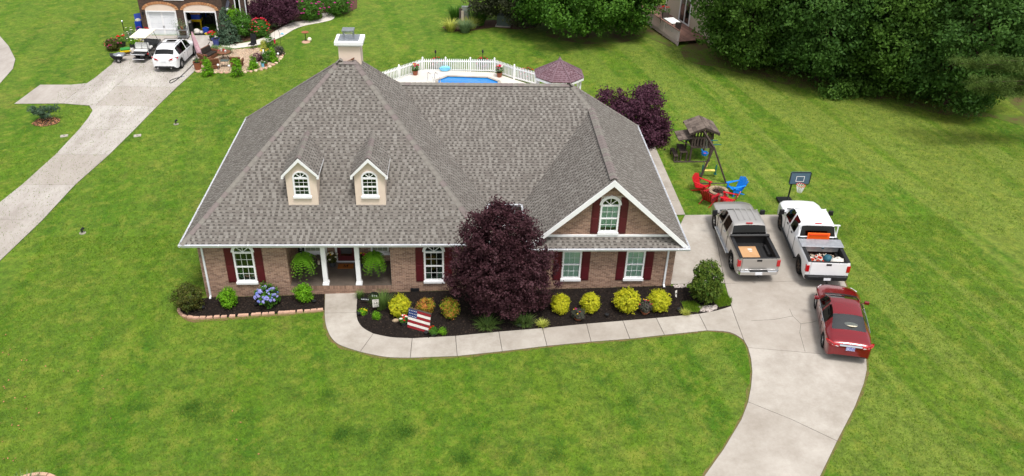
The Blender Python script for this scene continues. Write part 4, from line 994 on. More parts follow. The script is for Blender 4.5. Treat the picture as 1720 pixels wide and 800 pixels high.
flowerplant('kale_plant', 'grey-green planter of kale by the walk right of the purple tree', 971, 537, .62, .5, 'leaf_kale', ['petal_yellow', 'petal_red', 'petal_magenta'], 75, 6, ('terracotta', .2, .14), .03, n=1300)
# grassy lobe and pebbles at the end of the right bed
pl = [G2(*p) for p in ((1192, 484), (1214, 491), (1229, 505), (1226, 514), (1208, 517), (1196, 505))]
bed('grass_patch', pl, 'lawn', top=.045)
pl2 = [G2(*p) for p in ((1145, 510), (1165, 508), (1180, 518), (1172, 526), (1150, 524))]
bed('grass_patch', pl2, 'lawn', top=.045)
def scatter_in(poly, n, seed):
    g = random.Random(seed); X = [p[0] for p in poly]; Y = [p[1] for p in poly]; o = []
    while len(o) < n:
        p = (g.uniform(min(X), max(X)), g.uniform(min(Y), max(Y)))
        if inside(p, poly): o.append(p)
    return o
def tufts(name, poly, n, h, leaf, seed, label, cat='grass', size=.012):
    """loose upright grass blades over a patch"""
    g = np.random.default_rng(seed); P = np.array(scatter_in(poly, n, seed)); z = .9 * np.tanh((P[:, 0] - 14) * .032 / .9) + .01
    a = g.random(n) * 2 * pi; L = h * (.5 + g.random(n)); lean = g.normal(size=(n, 2)) * h * .45
    b0 = np.stack([P[:, 0], P[:, 1], z], 1); d = np.stack([np.cos(a), np.sin(a), 0 * a], 1) * size
    tip = b0 + np.stack([lean[:, 0], lean[:, 1], L], 1); mid = b0 * .45 + tip * .55 + np.stack([0 * a, 0 * a, .12 * L], 1)
    V = np.stack([b0 - d, b0 + d, mid + d * .7, tip, mid - d * .7], 1).reshape(-1, 3); Fq = np.concatenate([np.array([[0, 1, 2, 4]]) + 5 * np.arange(n)[:, None], np.array([[4, 2, 3, 3]]) + 5 * np.arange(n)[:, None]])
    Fq = Fq[:n]                                             # the lower quads, then tips as triangles folded into them
    V = np.stack([b0 - d, b0 + d, tip + d * .15, tip - d * .15], 1).reshape(-1, 3); Fq = np.arange(4 * n).reshape(n, 4)
    o = npmesh(name, V, Fq, g.random(n), leaf); return tag(o, label, cat, kind='stuff')
tufts('grass_tufts', pl + [], 2200, .12, 'grass_blade', 5, 'longer grass growing in the lobe at the end of the right bed')
tufts('grass_tufts', pl2, 1400, .10, 'grass_blade', 6, 'longer dry grass beside the pebbles of the right bed')
def pebbles(poly, n, seed, m, r, label, parent=None):
    g = random.Random(seed); mb = MB()
    for x, y in scatter_in(poly, n, seed): mb.ball((x, y, gh(x) + .035), (r * g.uniform(.6, 1.3), r * g.uniform(.6, 1.3), r * .6), 6, 4, 0, g.random())
    return tag(mb.build('pebbles', m), label, 'pebbles', kind='stuff')
mat('pebble', srgb(196, 186, 180), rough=.8, tint=srgb(140, 128, 122))
pebbles([G2(*p) for p in ((1172, 516), (1205, 514), (1203, 520), (1185, 526), (1176, 524))], 160, 8, 'pebble', .05, 'pale pebbles at the corner of the right bed')
pebbles([G2(*p) for p in ((1130, 480), (1152, 479), (1155, 483), (1134, 485))], 90, 9, 'pebble', .045, 'pale pebbles beside the house corner at the driveway')
# darker weeds in the front lawn
g = random.Random(12); wl_ = []
for px, py, r in ((330, 686, .55), (342, 697, .7), (362, 698, .4), (233, 688, .45), (590, 726, .6), (606, 740, .4), (578, 738, .4), (668, 722, .5), (681, 727, .35), (655, 730, .3), (552, 664, .4), (775, 765, .45), (790, 775, .4), (930, 765, .5), (1150, 652, .35), (1052, 677, .3), (870, 770, .35), (495, 668, .3), (800, 742, .3), (737, 706, .3), (640, 760, .3), (380, 672, .35), (300, 655, .25)):
    c_ = G(px, py)
    for _ in range(4): wl_.append((c_.x + g.uniform(-1, 1) * r * .8, c_.y + g.uniform(-1, 1) * r * .7, c_.z + .02, r * g.uniform(.35, .7), r * g.uniform(.35, .7), .05))
V, Fq, tt = leafmesh(wl_, 14000, .036, seed=4, clump=6, spread=.16, shell=1.0, up=1.6, jit=.5, hollow=False); V[:, 2] = np.maximum(V[:, 2], .9 * np.tanh((V[:, 0] - 14) * .032 / .9) + .004)
tag(npmesh('clover_patches', V, Fq, tt, 'leaf_clover'), 'dark green clover patches scattered over the front lawn', 'clover', kind='stuff')
# fallen leaves at the left edge of the front lawn
mb = MB(); g = random.Random(8)
for i in range(44):
    c_ = G(g.uniform(-5, 45) if i < 30 else g.uniform(0, 480), g.uniform(560, 780)); mb.cbox((c_.x, c_.y, c_.z + .03), (.06, .035, .006), g.random() * 6, 0, .4 + .6 * g.random(), g.uniform(-.5, .5), g.uniform(-.5, .5))
tag(mb.build('fallen_leaves', 'dry_leaf'), 'dry brown leaves lying on the lawn at the left edge', 'leaves', kind='stuff')

# worn soil along the paving edges
mat('soil_edge', srgb(112, 92, 66), srgb(92, 104, 44), rough=1, scale=1.6, bump=.6, bscale=25, contrast=1.4, detail=8)
def soil_edge(pxs, w0, seed, side):
    pts = smooth_path(gp(pxs), 8); g = random.Random(seed); mb = MB(); prev = None; k = 0
    for i in range(len(pts)):
        a, b = Vector(pts[max(i - 1, 0)]), Vector(pts[min(i + 1, len(pts) - 1)]); d = (b - a).normalized(); n = Vector((-d.y, d.x)) * side; p = Vector(pts[i]); w = w0 * (.35 + 1.3 * abs(mnoise.noise(Vector((p.x * 1.3, p.y * 1.3, seed)))) + .3 * g.random())
        q = p + n * w; pi_ = p - n * .05; cur = ((pi_.x, pi_.y, gh(pi_.x) + .006), (q.x, q.y, gh(q.x) + .006))
        if prev: mb.add([prev[0], cur[0], cur[1], prev[1]], [(0, 1, 2, 3)])
        prev = cur
    tag(mb.build('soil_edge', 'soil_edge'), kind='structure')
soil_edge(oe + [(1256, 585), (1263, 625), (1256, 676), (1245, 705), (1215, 755), (1183, 800), (1115, 900)], .12, 1, -1)
soil_edge([(1417, 470), (1426, 492), (1440, 530), (1451, 572), (1456, 622), (1451, 645), (1436, 684), (1406, 742), (1378, 800), (1330, 900)], .10, 2, 1)
soil_edge([(301, 524), (308, 532), (325, 538), (360, 537), (440, 531), (520, 525), (545, 523)], .12, 3, -1)
# turf: loose blades standing out of the sward
def inside_np(P, poly):
    x, y = P[:, 0], P[:, 1]; r = np.zeros(len(P), bool); n = len(poly)
    for i in range(n):
        (x1, y1), (x2, y2) = poly[i], poly[i - 1]
        c = ((y1 > y) != (y2 > y)) & (x < (x2 - x1) * (y - y1) / (y2 - y1 + 1e-12) + x1); r ^= c
    return r
def turf(n, x0, x1, y0, y1, h, wd, seed, name):
    g = np.random.default_rng(seed); P = np.stack([g.uniform(x0, x1, n), g.uniform(y0, y1, n)], 1)
    bad = inside_np(P, [(.3, .3), (22, .1), (22.2, 13.5), (.3, 13.5)])
    for q in drive + walk + sp + [BEDL, BEDR, DK_] + ND_: bad |= inside_np(P, inset(q, -.05))
    P = P[~bad]; n = len(P); z = .9 * np.tanh((P[:, 0] - 14) * .032 / .9)
    a = g.random(n) * 2 * pi; L = h * (.5 + g.random(n)); lean = g.normal(size=(n, 2)) * h * .55; b0 = np.stack([P[:, 0], P[:, 1], z], 1); d = np.stack([np.cos(a), np.sin(a), 0 * a], 1) * wd
    tip = b0 + np.stack([lean[:, 0], lean[:, 1], L], 1); V = np.stack([b0 - d, b0 + d, tip + d * .2, tip - d * .2], 1).reshape(-1, 3)
    tag(npmesh(name, V, np.arange(4 * n).reshape(n, 4), g.random(n), 'grass_blade'), 'short mown grass blades of the lawn around the house', 'grass', kind='stuff')
DK_ = [(2.0, 14.0), (20.6, 14.0), (20.6, 22.5), (17.2, 25.4), (14.45, 27.85), (9.35, 28.25), (6.2, 25.0), (2.0, 22.0)]
ND_ = []
turf(200000, -9, 38, -15.5, 6, .055, .012, 3, 'turf_blades')
turf(90000, -16, 48, 4, 32, .07, .016, 4, 'turf_blades')
# ------------------------------------------------------------------ vehicles
def loft_body(root, st, regions, crease, paint, open_bed=None, level=2):
    """st: stations rear to front (x, zb, zside, w, zbelt, wr, zr, crown). regions(i, band, x0, x1) -> part key"""
    rings = []
    for (x, zb, zs, w, zbelt, wr, zr, cr) in st:
        rings.append([(0, zb), (w * .80, zb), (w * .975, zs), (w, (zs * .45 + zbelt * .55)), (w * .985, zbelt), (wr, zr), (wr * .55, zr + cr * .8), (0, zr + cr)])
    V = []; K = 8; full = 2 * K - 2
    for (s, rg) in zip(st, rings):
        for j in range(K): V.append((s[0], rg[j][0], rg[j][1]))                  # left half, +y
        for j in range(K - 2, 0, -1): V.append((s[0], -rg[j][0], rg[j][1]))
    F = []; keys = []; names = []
    def key(k):
        if k not in names: names.append(k)
        return names.index(k)
    bandof = lambda j: j if j < K - 1 else full - 1 - j
    for i in range(len(st) - 1):
        for j in range(full):
            bd = bandof(j); sd = 'L' if j < K - 1 else 'R'
            k = regions(i, bd, st[i][0], st[i + 1][0], sd)
            if k is None: continue
            F.append((i * full + j, (i + 1) * full + j, (i + 1) * full + (j + 1) % full, i * full + (j + 1) % full)); keys.append(key(k))
    n0 = (len(st) - 1) * full
    F.append(tuple(range(full))); keys.append(key(('body',))); F.append(tuple(range(n0, n0 + full))[::-1]); keys.append(key(('body',)))
    me = bpy.data.meshes.new('loft'); me.from_pydata(V, [], F)
    for _ in names: me.materials.append(None)
    me.polygons.foreach_set('material_index', keys)
    b = bmesh.new(); b.from_mesh(me); bmesh.ops.recalc_face_normals(b, faces=b.faces)
    cl = b.edges.layers.float.new('crease_edge'); b.verts.ensure_lookup_table()
    for e in b.edges:
        i0, j0 = divmod(e.verts[0].index, full); i1, j1 = divmod(e.verts[1].index, full)
        fo = lambda j: j if j < K else full - j
        if i0 != i1: e[cl] = crease.get(('l', fo(j0)), 0)
        else: e[cl] = crease.get(('x', i0), 0)
        if len(set(f.material_index for f in e.link_faces)) > 1: e[cl] = max(e[cl], .8)
    b.to_mesh(me); b.free()
    o = bpy.data.objects.new('loft', me); COL.objects.link(o); md = o.modifiers.new('s', 'SUBSURF'); md.levels = level; md.render_levels = level
    dg = bpy.context.evaluated_depsgraph_get(); ev = o.evaluated_get(dg); em = ev.to_mesh()
    co = np.zeros(len(em.vertices) * 3); em.vertices.foreach_get('co', co); co = co.reshape(-1, 3)
    bykey = {}
    for p in em.polygons: bykey.setdefault(p.material_index, []).append(tuple(p.vertices))
    out = {}
    MATOF = {'body': paint, 'windshield': 'car_glass', 'side_window': 'car_glass', 'rear_window': 'car_glass', 'underbody': 'black_plastic', 'cowl': 'black_plastic', 'sunroof': 'car_glass', 'bumper': paint}
    for ki, fs in bykey.items():
        ids = sorted({i for f in fs for i in f}); mp = {i: n for n, i in enumerate(ids)}
        m2 = MB(); m2.add([co[i] for i in ids], [tuple(mp[i] for i in f) for f in fs]); nm = names[ki][0]
        out[names[ki]] = m2.build(nm, MATOF[nm], root, smooth=True)
    ev.to_mesh_clear(); bpy.data.objects.remove(o)
    return out
def wheel(root, x, y, r, w, rim='rim', spokes=6):
    e = bpy.data.objects.new('wheel', None); COL.objects.link(e); e.parent = root; e.location = (x, y, r); s = 1 if y > 0 else -1
    e.rotation_euler = (-s * pi / 2, 0, 0)                       # local z points outboard
    t = MB(); t.lathe([(r * .62, -w / 2), (r * .93, -w / 2), (r, -w / 2 + .03), (r, w / 2 - .03), (r * .93, w / 2), (r * .66, w / 2), (r * .62, w / 2 - .02)], n=28); t.build('tyre', 'tyre', e, smooth=False)
    m = MB(); m.lathe([(r * .05, w / 2 - .07), (r * .60, w / 2 - .08), (r * .64, w / 2 - .005), (r * .67, w / 2 - .005), (r * .67, w / 2 - .03)], n=24, mi=1)
    for k in range(spokes):
        a = 2 * pi * k / spokes; m.cbox((cos(a) * r * .34, sin(a) * r * .34, w / 2 - .035), (r * .58, r * .15, .04), a, 0)
    m.lathe([(r * .16, w / 2 - .06), (r * .16, w / 2 - .008), (.02, w / 2)], n=10); m.build('rim', [rim, 'black_plastic' if rim == 'rim' else rim], e)
def arch(xw, r): return [(xw - 1.22 * r, 0), (xw - 1.0 * r, .62), (xw - .55 * r, .98), (xw + .55 * r, .98), (xw + 1.0 * r, .62), (xw + 1.22 * r, 0)]
def stations(prof, wheels, r, zsill, zarch):
    """prof: list of (x, zb, w, zbelt, wr, zr, crown); wheel-arch stations are inserted by interpolation"""
    P = sorted(prof); xs_ = [p[0] for p in P]; arr = np.array(P)
    add = {}
    for xw in wheels:
        for x, q in arch(xw, r): add[x] = zsill + (zarch - zsill) * q
    X = sorted([x for x in xs_ if not any(xw - 1.25 * r < x < xw + 1.25 * r and min(abs(x - a) for a in add) < .05 for xw in wheels)] + list(add))
    o = []
    for x in X:
        row = [np.interp(x, arr[:, 0], arr[:, k]) for k in range(1, 7)]
        if x in xs_ : row = list(P[xs_.index(x)][1:])
        zs = zsill
        if x in add: zs = add[x]
        else:
            for xw in wheels:
                if abs(x - xw) < 1.2 * r: zs = zsill + (zarch - zsill) * (1 - (abs(x - xw) / (1.3 * r)) ** 4)
        o.append((x, row[0], max(zs, row[0]), row[1], row[2], row[3], row[4], row[5]))
    return o
def place(px_f, px_r, track, side):
    """wheel contacts seen in the photograph -> centre between the axles, heading"""
    f, r = G(*px_f), G(*px_r); d = (f - r); d.z = 0; d.normalize(); right = Vector((d.y, -d.x, 0)); m = (f + r) / 2 + right * (track / 2 * side)
    return Vector((m.x, m.y, gh(m.x) + .035)), atan2(d.y, d.x)
def slope_tilt(root, rz): root.rotation_euler = Matrix.Rotation(-math.atan(.029), 3, 'Y').to_euler().to_matrix().to_euler(); root.rotation_euler = (Matrix.Rotation(-math.atan(.027), 3, 'Y') @ Matrix.Rotation(rz, 3, 'Z')).to_euler()
def part(mb, nm, m, root, **k): return mb.build(nm, m, root, **k)

def pickup(label, px_f, px_r, wb, bed_len, paint, Wd, zrail, zhood, zroof, r, rim, silver):
    loc, rz = place(px_f, px_r, Wd * 2 - .3, 1)
    root = thing('pickup_truck', label, 'pickup truck', loc); slope_tilt(root, rz)
    fa_, ra_ = wb / 2, -wb / 2; rear = ra_ - 1.15; front = fa_ + .93; cabr = rear + bed_len + .08; cowl = fa_ - .42; rf = cowl - .78
    zb = .42; zbl = zrail - .08
    prof = [(rear, zb, Wd * .97, zbl, Wd * .93, zrail, 0), (rear + .05, zb, Wd, zbl, Wd * .94, zrail, 0), (cabr - .06, zb, Wd, zbl, Wd * .94, zrail, 0),
            (cabr, zb, Wd, zbl, Wd * .84, zrail + .02, .01), (cabr + .16, zb, Wd, zbl, Wd * .755, zroof - .06, .05), (cabr + .32, zb, Wd, zbl, Wd * .755, zroof - .01, .05),
            (cabr + .42, zb, Wd, zbl, Wd * .755, zroof, .05), (cabr + 1.16, zb, Wd, zbl, Wd * .755, zroof, .055), (cabr + 1.28, zb, Wd, zbl, Wd * .755, zroof, .055),
            (rf - .06, zb, Wd, zbl, Wd * .75, zroof - .02, .05), (rf, zb, Wd, zbl, Wd * .75, zroof - .05, .05), ((rf + cowl) / 2, zb, Wd, zbl, Wd * .785, (zroof + zhood) / 2, .05), (cowl, zb, Wd, zbl - .02, Wd * .81, zhood + .03, .03),
            (cowl + .16, zb, Wd, zbl - .04, Wd * .83, zhood + .03, .05), (fa_ + .35, zb, Wd * .99, zbl - .08, Wd * .80, zhood, .06), (front - .22, zb, Wd * .97, zbl - .16, Wd * .77, zhood - .06, .05), (front - .08, zb + .02, Wd * .94, zbl - .30, Wd * .76, zhood - .13, .03), (front, zb + .08, Wd * .88, zhood - .42, Wd * .74, zhood - .22, .0)]
    stt = stations(prof, (ra_, fa_), r, zb + .05, zb + .58)
    def reg(i, bd, x0, x1, sd):
        xm = (x0 + x1) / 2
        if bd in (0, 1): return ('underbody',)
        if xm < cabr - .06 and bd >= 5: return None
        if bd == 4:
            if cabr + .40 < xm < cabr + 1.17: return ('side_window', sd, 1)
            if cabr + 1.27 < xm < (rf + cowl) / 2: return ('side_window', sd, 2)
        if bd >= 5:
            if cabr < xm < cabr + .17: return ('rear_window',)
            if rf < xm < cowl: return ('windshield',)
            if cowl < xm < cowl + .16: return ('cowl',)
        return ('body',)
    cre = {('l', 2): 1, ('l', 4): .55, ('l', 5): .75}
    for i, s in enumerate(stt):
        if abs(s[0] - rear) < 1e-6 or abs(s[0] - cabr) < 1e-6 or abs(s[0] - cabr + .06) < 1e-6: cre[('x', i)] = 1
        if abs(s[0] - cabr - .16) < 1e-6: cre[('x', i)] = .7
        if abs(s[0] - cowl) < 1e-6 or abs(s[0] - rf) < 1e-6: cre[('x', i)] = .6
    loft_body(root, stt, reg, cre, paint)
    # bed: liner, rails, tailgate
    iw_ = Wd * .80; zf = .92; b0, b1 = rear + .07, cabr - .07
    m = MB(); m.box(b0, b1, -iw_, iw_, zf - .03, zf); m.box(b1, b1 + .02, -iw_, iw_, zf, zrail - .01)
    for s in (-1, 1): m.box(b0, b1, s * iw_ - .012, s * iw_ + .012, zf, zrail - .004); m.box(ra_ - .42, ra_ + .42, min(s * iw_, s * (iw_ - .16)), max(s * iw_, s * (iw_ - .16)), zf, zf + .16)
    for k in range(9): y = -iw_ * .8 + k * iw_ * .2; m.box(b0, b1, y - .03, y + .03, zf, zf + .015)
    m.build('bed_liner', 'bedliner', root)
    for s in (-1, 1):
        m = MB(); m.box(rear + .0, cabr - .06, min(s * (iw_ - .02), s * Wd * .945), max(s * (iw_ - .02), s * Wd * .945), zrail - .004, zrail + .03); m.build('bed_rail', 'black_plastic' , root, bevel=.012)
    m = MB(); m.box(rear - .035, rear + .06, -Wd * .80, Wd * .80, .70, zrail - .01); tg = m.build('tailgate', paint, root, bevel=.025)
    MB().box(rear - .03, rear + .065, -Wd * .80, Wd * .80, zrail - .006, zrail + .022).build('tailgate_cap', 'black_plastic', tg, bevel=.01)
    MB().box(rear - .05, rear - .036, -.12, .12, zrail - .16, zrail - .06).build('tailgate_handle', 'black_plastic', tg, bevel=.01)
    for s in (-1, 1):
        m = MB(); m.box(rear - .02, rear + .14, min(s * Wd * .83, s * Wd * 1.003), max(s * Wd * .83, s * Wd * 1.003), .86, 1.22); m.build('tail_light', 'tail_red', root, bevel=.025)
    bumpm = 'chrome' if silver else 'dark_metal'
    m = MB(); m.ext([(rear - .03, -Wd * .97, 0.50), (rear - .18, -Wd * .86, .50), (rear - .20, 0, .50), (rear - .18, Wd * .86, .50), (rear - .03, Wd * .97, .50), (rear + .10, Wd * .97, .5), (rear + .1, -Wd * .97, .5)], (0, 0, .20)); bp_ = m.build('rear_bumper', bumpm, root, bevel=.025)
    MB().box(rear - .205, rear - .06, -.42, .42, .695, .712).build('step_pad', 'black_plastic', bp_)
    MB().box(rear - .212, rear - .19, -.16, .16, .53, .66).build('license_plate', 'plate', bp_)
    MB().bar((rear - .30, 0, .45), (rear, 0, .45), .06, .06).build('tow_hitch', 'black_plastic', root)
    m = MB(); m.ext([(front + .02, -Wd * .85, .48), (front + .14, -Wd * .6, .48), (front + .16, 0, .48), (front + .14, Wd * .6, .48), (front + .02, Wd * .85, .48), (front - .12, Wd * .95, .48), (front - .12, -Wd * .95, .48)], (0, 0, .24)); m.build('front_bumper', 'chrome' if silver else 'black_plastic', root, bevel=.03)
    MB().box(front - .02, front + .03, -Wd * .55, Wd * .55, .74, zhood - .28).build('grille', 'black_plastic', root)
    for s in (-1, 1):
        MB().box(front - .12, front + .015, min(s * Wd * .57, s * Wd * .88), max(s * Wd * .57, s * Wd * .88), .78, zhood - .30).build('headlight', 'lamp_clear', root, bevel=.03)
        m = MB(); m.bar((cowl - .33, s * Wd * .96, zbl + .07), (cowl - .35, s * (Wd + .16), zbl + .12), .05, .05); m.cbox((cowl - .36, s * (Wd + .20), zbl + .15), (.12, .24, .26)); m.build('side_mirror', 'black_plastic' if not silver else 'dark_metal', root, bevel=.04)
        m = MB(); m.tube([(cowl - .03, s * Wd * .80, zhood + .05), ((rf + cowl) / 2, s * Wd * .79, (zroof + zhood) / 2 + .01), (rf, s * Wd * .75, zroof - .045)], .035, 8); m.build('windshield_pillar', paint, root, smooth=True)
        for x in (cabr + .62, cabr + 1.45):
            MB().box(x, x + .18, min(s * (Wd * .985), s * (Wd + .03)), max(s * (Wd * .985), s * (Wd + .03)), zbl - .14, zbl - .10).build('door_handle', 'chrome' if silver else 'black_plastic', root, bevel=.008)
        for x in (cabr + .12, cabr + 1.20, cabr + 2.02):             # door shut lines
            MB().box(x - .008, x + .008, min(s * Wd * .99, s * (Wd + .004)), max(s * Wd * .99, s * (Wd + .004)), .55, zbl - .02).build('door_seam', 'black_plastic', root)
        MB().bar((ra_ + .62, s * (Wd - .01), .46), (fa_ - .62, s * (Wd - .01), .46), .16, .07).build('running_board', 'chrome' if silver else 'black_plastic', root, bevel=.02)
        for xw in (ra_, fa_): wheel(root, xw, s * (Wd - .17), r, .27, rim, 6)
    MB().box(cabr + .17, cabr + .25, -.16, .16, zroof + .03, zroof + .065).build('brake_light', 'tail_red', root, bevel=.012)
    MB().box(rf + .1, cowl - .05, -Wd * .6, Wd * .6, zbl - .1, zbl).build('dashboard', 'black_plastic', root)
    m = MB()
    for s in (-1, 1):
        for x in (cabr + .45, cabr + 1.35): m.box(x, x + .16, s * .42 - .26, s * .42 + .26, .9, 1.55)
    m.build('seats', 'cushion_dark', root, bevel=.05)
    return root, dict(rear=rear, cabr=cabr, zrail=zrail, zf=zf, iw=iw_, ra=ra_, b0=b0, b1=b1, Wd=Wd, rz=rz, zroof=zroof)
def on(root, p): bpy.context.view_layer.update(); return root.matrix_world @ Vector(p)
t1, d1 = pickup('silver crew-cab pickup truck with open black-lined bed on the driveway', (1200.5, 384), (1229, 452), 3.72, 1.95, 'silver_paint', 1.0, 1.33, 1.20, 1.84, .40, 'rim', True)
# roof ribs and rolled tonneau of the silver truck
for y in (-.42, -.14, .14, .42): MB().box(d1['cabr'] + .5, d1['cabr'] + 1.75, y - .03, y + .03, 1.885 + .012 * (1 - abs(y)), 1.893 + .012 * (1 - abs(y))).build('roof_rib', 'silver_paint', t1)
m = MB(); m.tube([(d1['b1'] - .1, -.93, 1.42), (d1['b1'] - .1, .93, 1.42)], .075, 12)
for y in (-.5, .5): m.tube([(d1['b1'] - .1, y - .02, 1.42), (d1['b1'] - .1, y + .02, 1.42)], .08, 12)
m.build('rolled_tonneau', 'black_plastic', t1, smooth=False)
MB().box(d1['rear'] - .15, d1['b0'] - .06, -1.0, 1.0, 1.3, 1.31) if False else None
p_ = on(t1, (d1['b0'] + .02, .20, d1['zf'] + .03)); ct = thing('cardboard_sheet', 'large brown cardboard sheet lying in the silver truck bed', 'cardboard', p_); ct.rotation_euler = t1.rotation_euler
m = MB(); m.box(.1, 1.45, -.45, .58, 0, .012); m.box(1.46, 1.50, -.45, .58, -.004, .02); m.build('sheet', 'cardboard', ct)
m = MB(); m.box(1.16, 1.32, -.22, -.02, .013, .016); m.box(1.04, 1.10, -.2, -.06, .013, .016); m.box(.5, .55, -.40, -.36, .013, .016); m.build('label_sticker', 'bag_white', ct)

t2, d2 = pickup('white crew-cab work truck with tool box and cluttered bed on the driveway', (1311, 386), (1341.5, 459), 4.05, 2.15, 'white_paint', 1.01, 1.40, 1.34, 1.97, .42, 'rusty_rim', False)
p_ = on(t2, (d2['b1'] - .62, 0, d2['zrail'] - .26)); tb = thing('tool_box', 'aluminium tool box across the white truck bed', 'tool box', p_); tb.rotation_euler = t2.rotation_euler
m = MB(); m.ext([(-.24, -.78, 0), (.24, -.78, 0), (.28, -.78, .30), (-.28, -.78, .30)], (0, 1.56, 0)); m.build('box', 'aluminium', tb, bevel=.012)
m = MB(); m.box(-.34, .34, -.99, .99, .302, .352); m.build('lid', 'aluminium', tb, bevel=.015)
MB().box(-.36, -.34, -.06, .06, .25, .31).build('latch', 'chrome', tb)
p_ = on(t2, (d2['b1'] - .10, 0, d2['zf'] + .02)); ob = thing('orange_board', 'orange board standing against the cab of the white truck', 'board', p_); ob.rotation_euler = t2.rotation_euler
m = MB(); m.bar((0, 0, 0), (.02, 0, .76), 1.05, .05, up=(1, 0, 0)); m.build('board', 'orange', ob, bevel=.01)
m = MB(); m.bar((-.035, -.45, .70), (-.035, .45, .70), .02, .06, up=(1, 0, 0)); m.build('stiffener', 'orange_rope', ob)
ms_ = MB(); ms_.bar((d2['cabr'] + .05, -.9, 1.43), (d2['cabr'] + .05, -.9, 2.02), .05, .05); ms_.bar((d2['cabr'] + .05, .9, 1.43), (d2['cabr'] + .05, .9, 2.02), .05, .05); ms_.bar((d2['cabr'] + .05, -.98, 2.03), (d2['cabr'] + .05, .98, 2.03), .06, .05); ms_.build('headache_rack', 'white_paint', t2)
g = random.Random(6)
def bag(name, label, cat, p, r, m, seed, sq=.6):
    o = thing(name, label, cat, on(t2, p)); mb = MB(); mb.ball((0, 0, r[2] * .8), r, 14, 9); gg = random.Random(seed)
    mb.v = [tuple(Vector(q) * (1 + .22 * mnoise.noise(Vector(q) * 7 + Vector((seed, 0, 0))))) for q in mb.v]; mb.build('bag', m, o, smooth=True)
    k = MB(); k.ball((0, 0, r[2] * 1.75), (r[0] * .25, r[1] * .25, r[2] * .3), 8, 5); k.build('knot', m, o); return o
bag('trash_bag', 'white plastic bag in the rear corner of the white truck bed', 'bag', (d2['b0'] + .35, -.52, d2['zf']), (.36, .26, .26), 'bag_white', 2)
bag('cloth_bag', 'dark teal bag beside the white bag in the truck bed', 'bag', (d2['b0'] + .62, -.14, d2['zf'] + .06), (.22, .2, .2), 'teal_bag', 3)
o = thing('rope_heap', 'heap of orange rope and straps in the white truck bed', 'rope', on(t2, (d2['b0'] + .5, .42, d2['zf'] + .02))); o.rotation_euler = t2.rotation_euler
for i in range(12):
    pts = []; c_ = Vector((g.uniform(-.3, .3), g.uniform(-.25, .25), g.uniform(.02, .16)))
    for k in range(14): a = k * .55 + i; pts.append(c_ + Vector((cos(a) * g.uniform(.1, .26), sin(a) * g.uniform(.08, .22), g.uniform(-.02, .05))))
    MB().tube(pts, .022, 6).build('strap', 'orange_rope' if i % 3 else 'bag_white', o, smooth=True)
mb = MB(); mat('debris', srgb(150, 120, 96), rough=.95, tint=srgb(216, 206, 190))
for i in range(260): mb.cbox((d2['b0'] + g.uniform(.03, 1.25), g.uniform(-.76, .76), d2['zf'] + g.uniform(.01, .10)), (g.uniform(.03, .14), g.uniform(.02, .07), .02), g.random() * 6, 0, g.random(), g.uniform(-.4, .4), g.uniform(-.4, .4))
o = mb.build('loose_debris', 'debris'); o.location = t2.location; o.rotation_euler = t2.rotation_euler; tag(o, 'loose scraps covering the floor of the white truck bed', 'debris', kind='stuff')

def car(name, label, cat, loc, rz, paint, prof, wb, Wd, r, zsill, zarch, win, glass, cre_l, extra):
    root = thing(name, label, cat, loc); slope_tilt(root, rz); stt = stations(prof, (-wb / 2, wb / 2), r, zsill, zarch)
    def reg(i, bd, x0, x1, sd):
        xm = (x0 + x1) / 2
        if bd in (0, 1): return ('underbody',)
        if bd == 4:
            for n_, (a, b) in enumerate(win):
                if a < xm < b: return ('side_window', sd, n_)
        if bd >= 5:
            for nm, a, b in glass:
                if a < xm < b and not (nm == 'sunroof' and bd == 5): return (nm,)
        return ('body',)
    cre = dict(cre_l); loft_body(root, stt, reg, cre, paint)
    for s in (-1, 1):
        for xw in (-wb / 2, wb / 2): wheel(root, xw, s * (Wd - .13), r, .23, 'rim', 10)
    extra(root); return root
# red sedan
Wd = .92; wb = 2.78
prof = [(-2.40, .45, .70, .72, .60, .80, .0), (-2.36, .35, .80, .80, .70, .92, .02), (-2.22, .28, .88, .90, .74, 1.03, .03), (-1.75, .22, .91, .93, .74, 1.06, .04), (-1.60, .22, .92, .93, .70, 1.09, .05),
        (-.85, .22, .92, .93, .60, 1.37, .05), (-.62, .22, .92, .93, .58, 1.40, .05), (-.15, .22, .92, .92, .59, 1.42, .05), (-.05, .22, .92, .92, .59, 1.42, .05), (.28, .22, .92, .91, .60, 1.39, .05),
        (.75, .22, .92, .90, .64, 1.17, .06), (1.10, .22, .92, .89, .70, .99, .06), (1.25, .22, .92, .86, .72, .96, .06), (1.7, .22, .91, .80, .68, .90, .06), (2.1, .25, .86, .72, .60, .80, .05), (2.30, .32, .76, .62, .52, .70, .03), (2.42, .42, .60, .52, .44, .58, 0)]
loc, rz = place((1371, 517), (1383, 584), 1.58, 1)
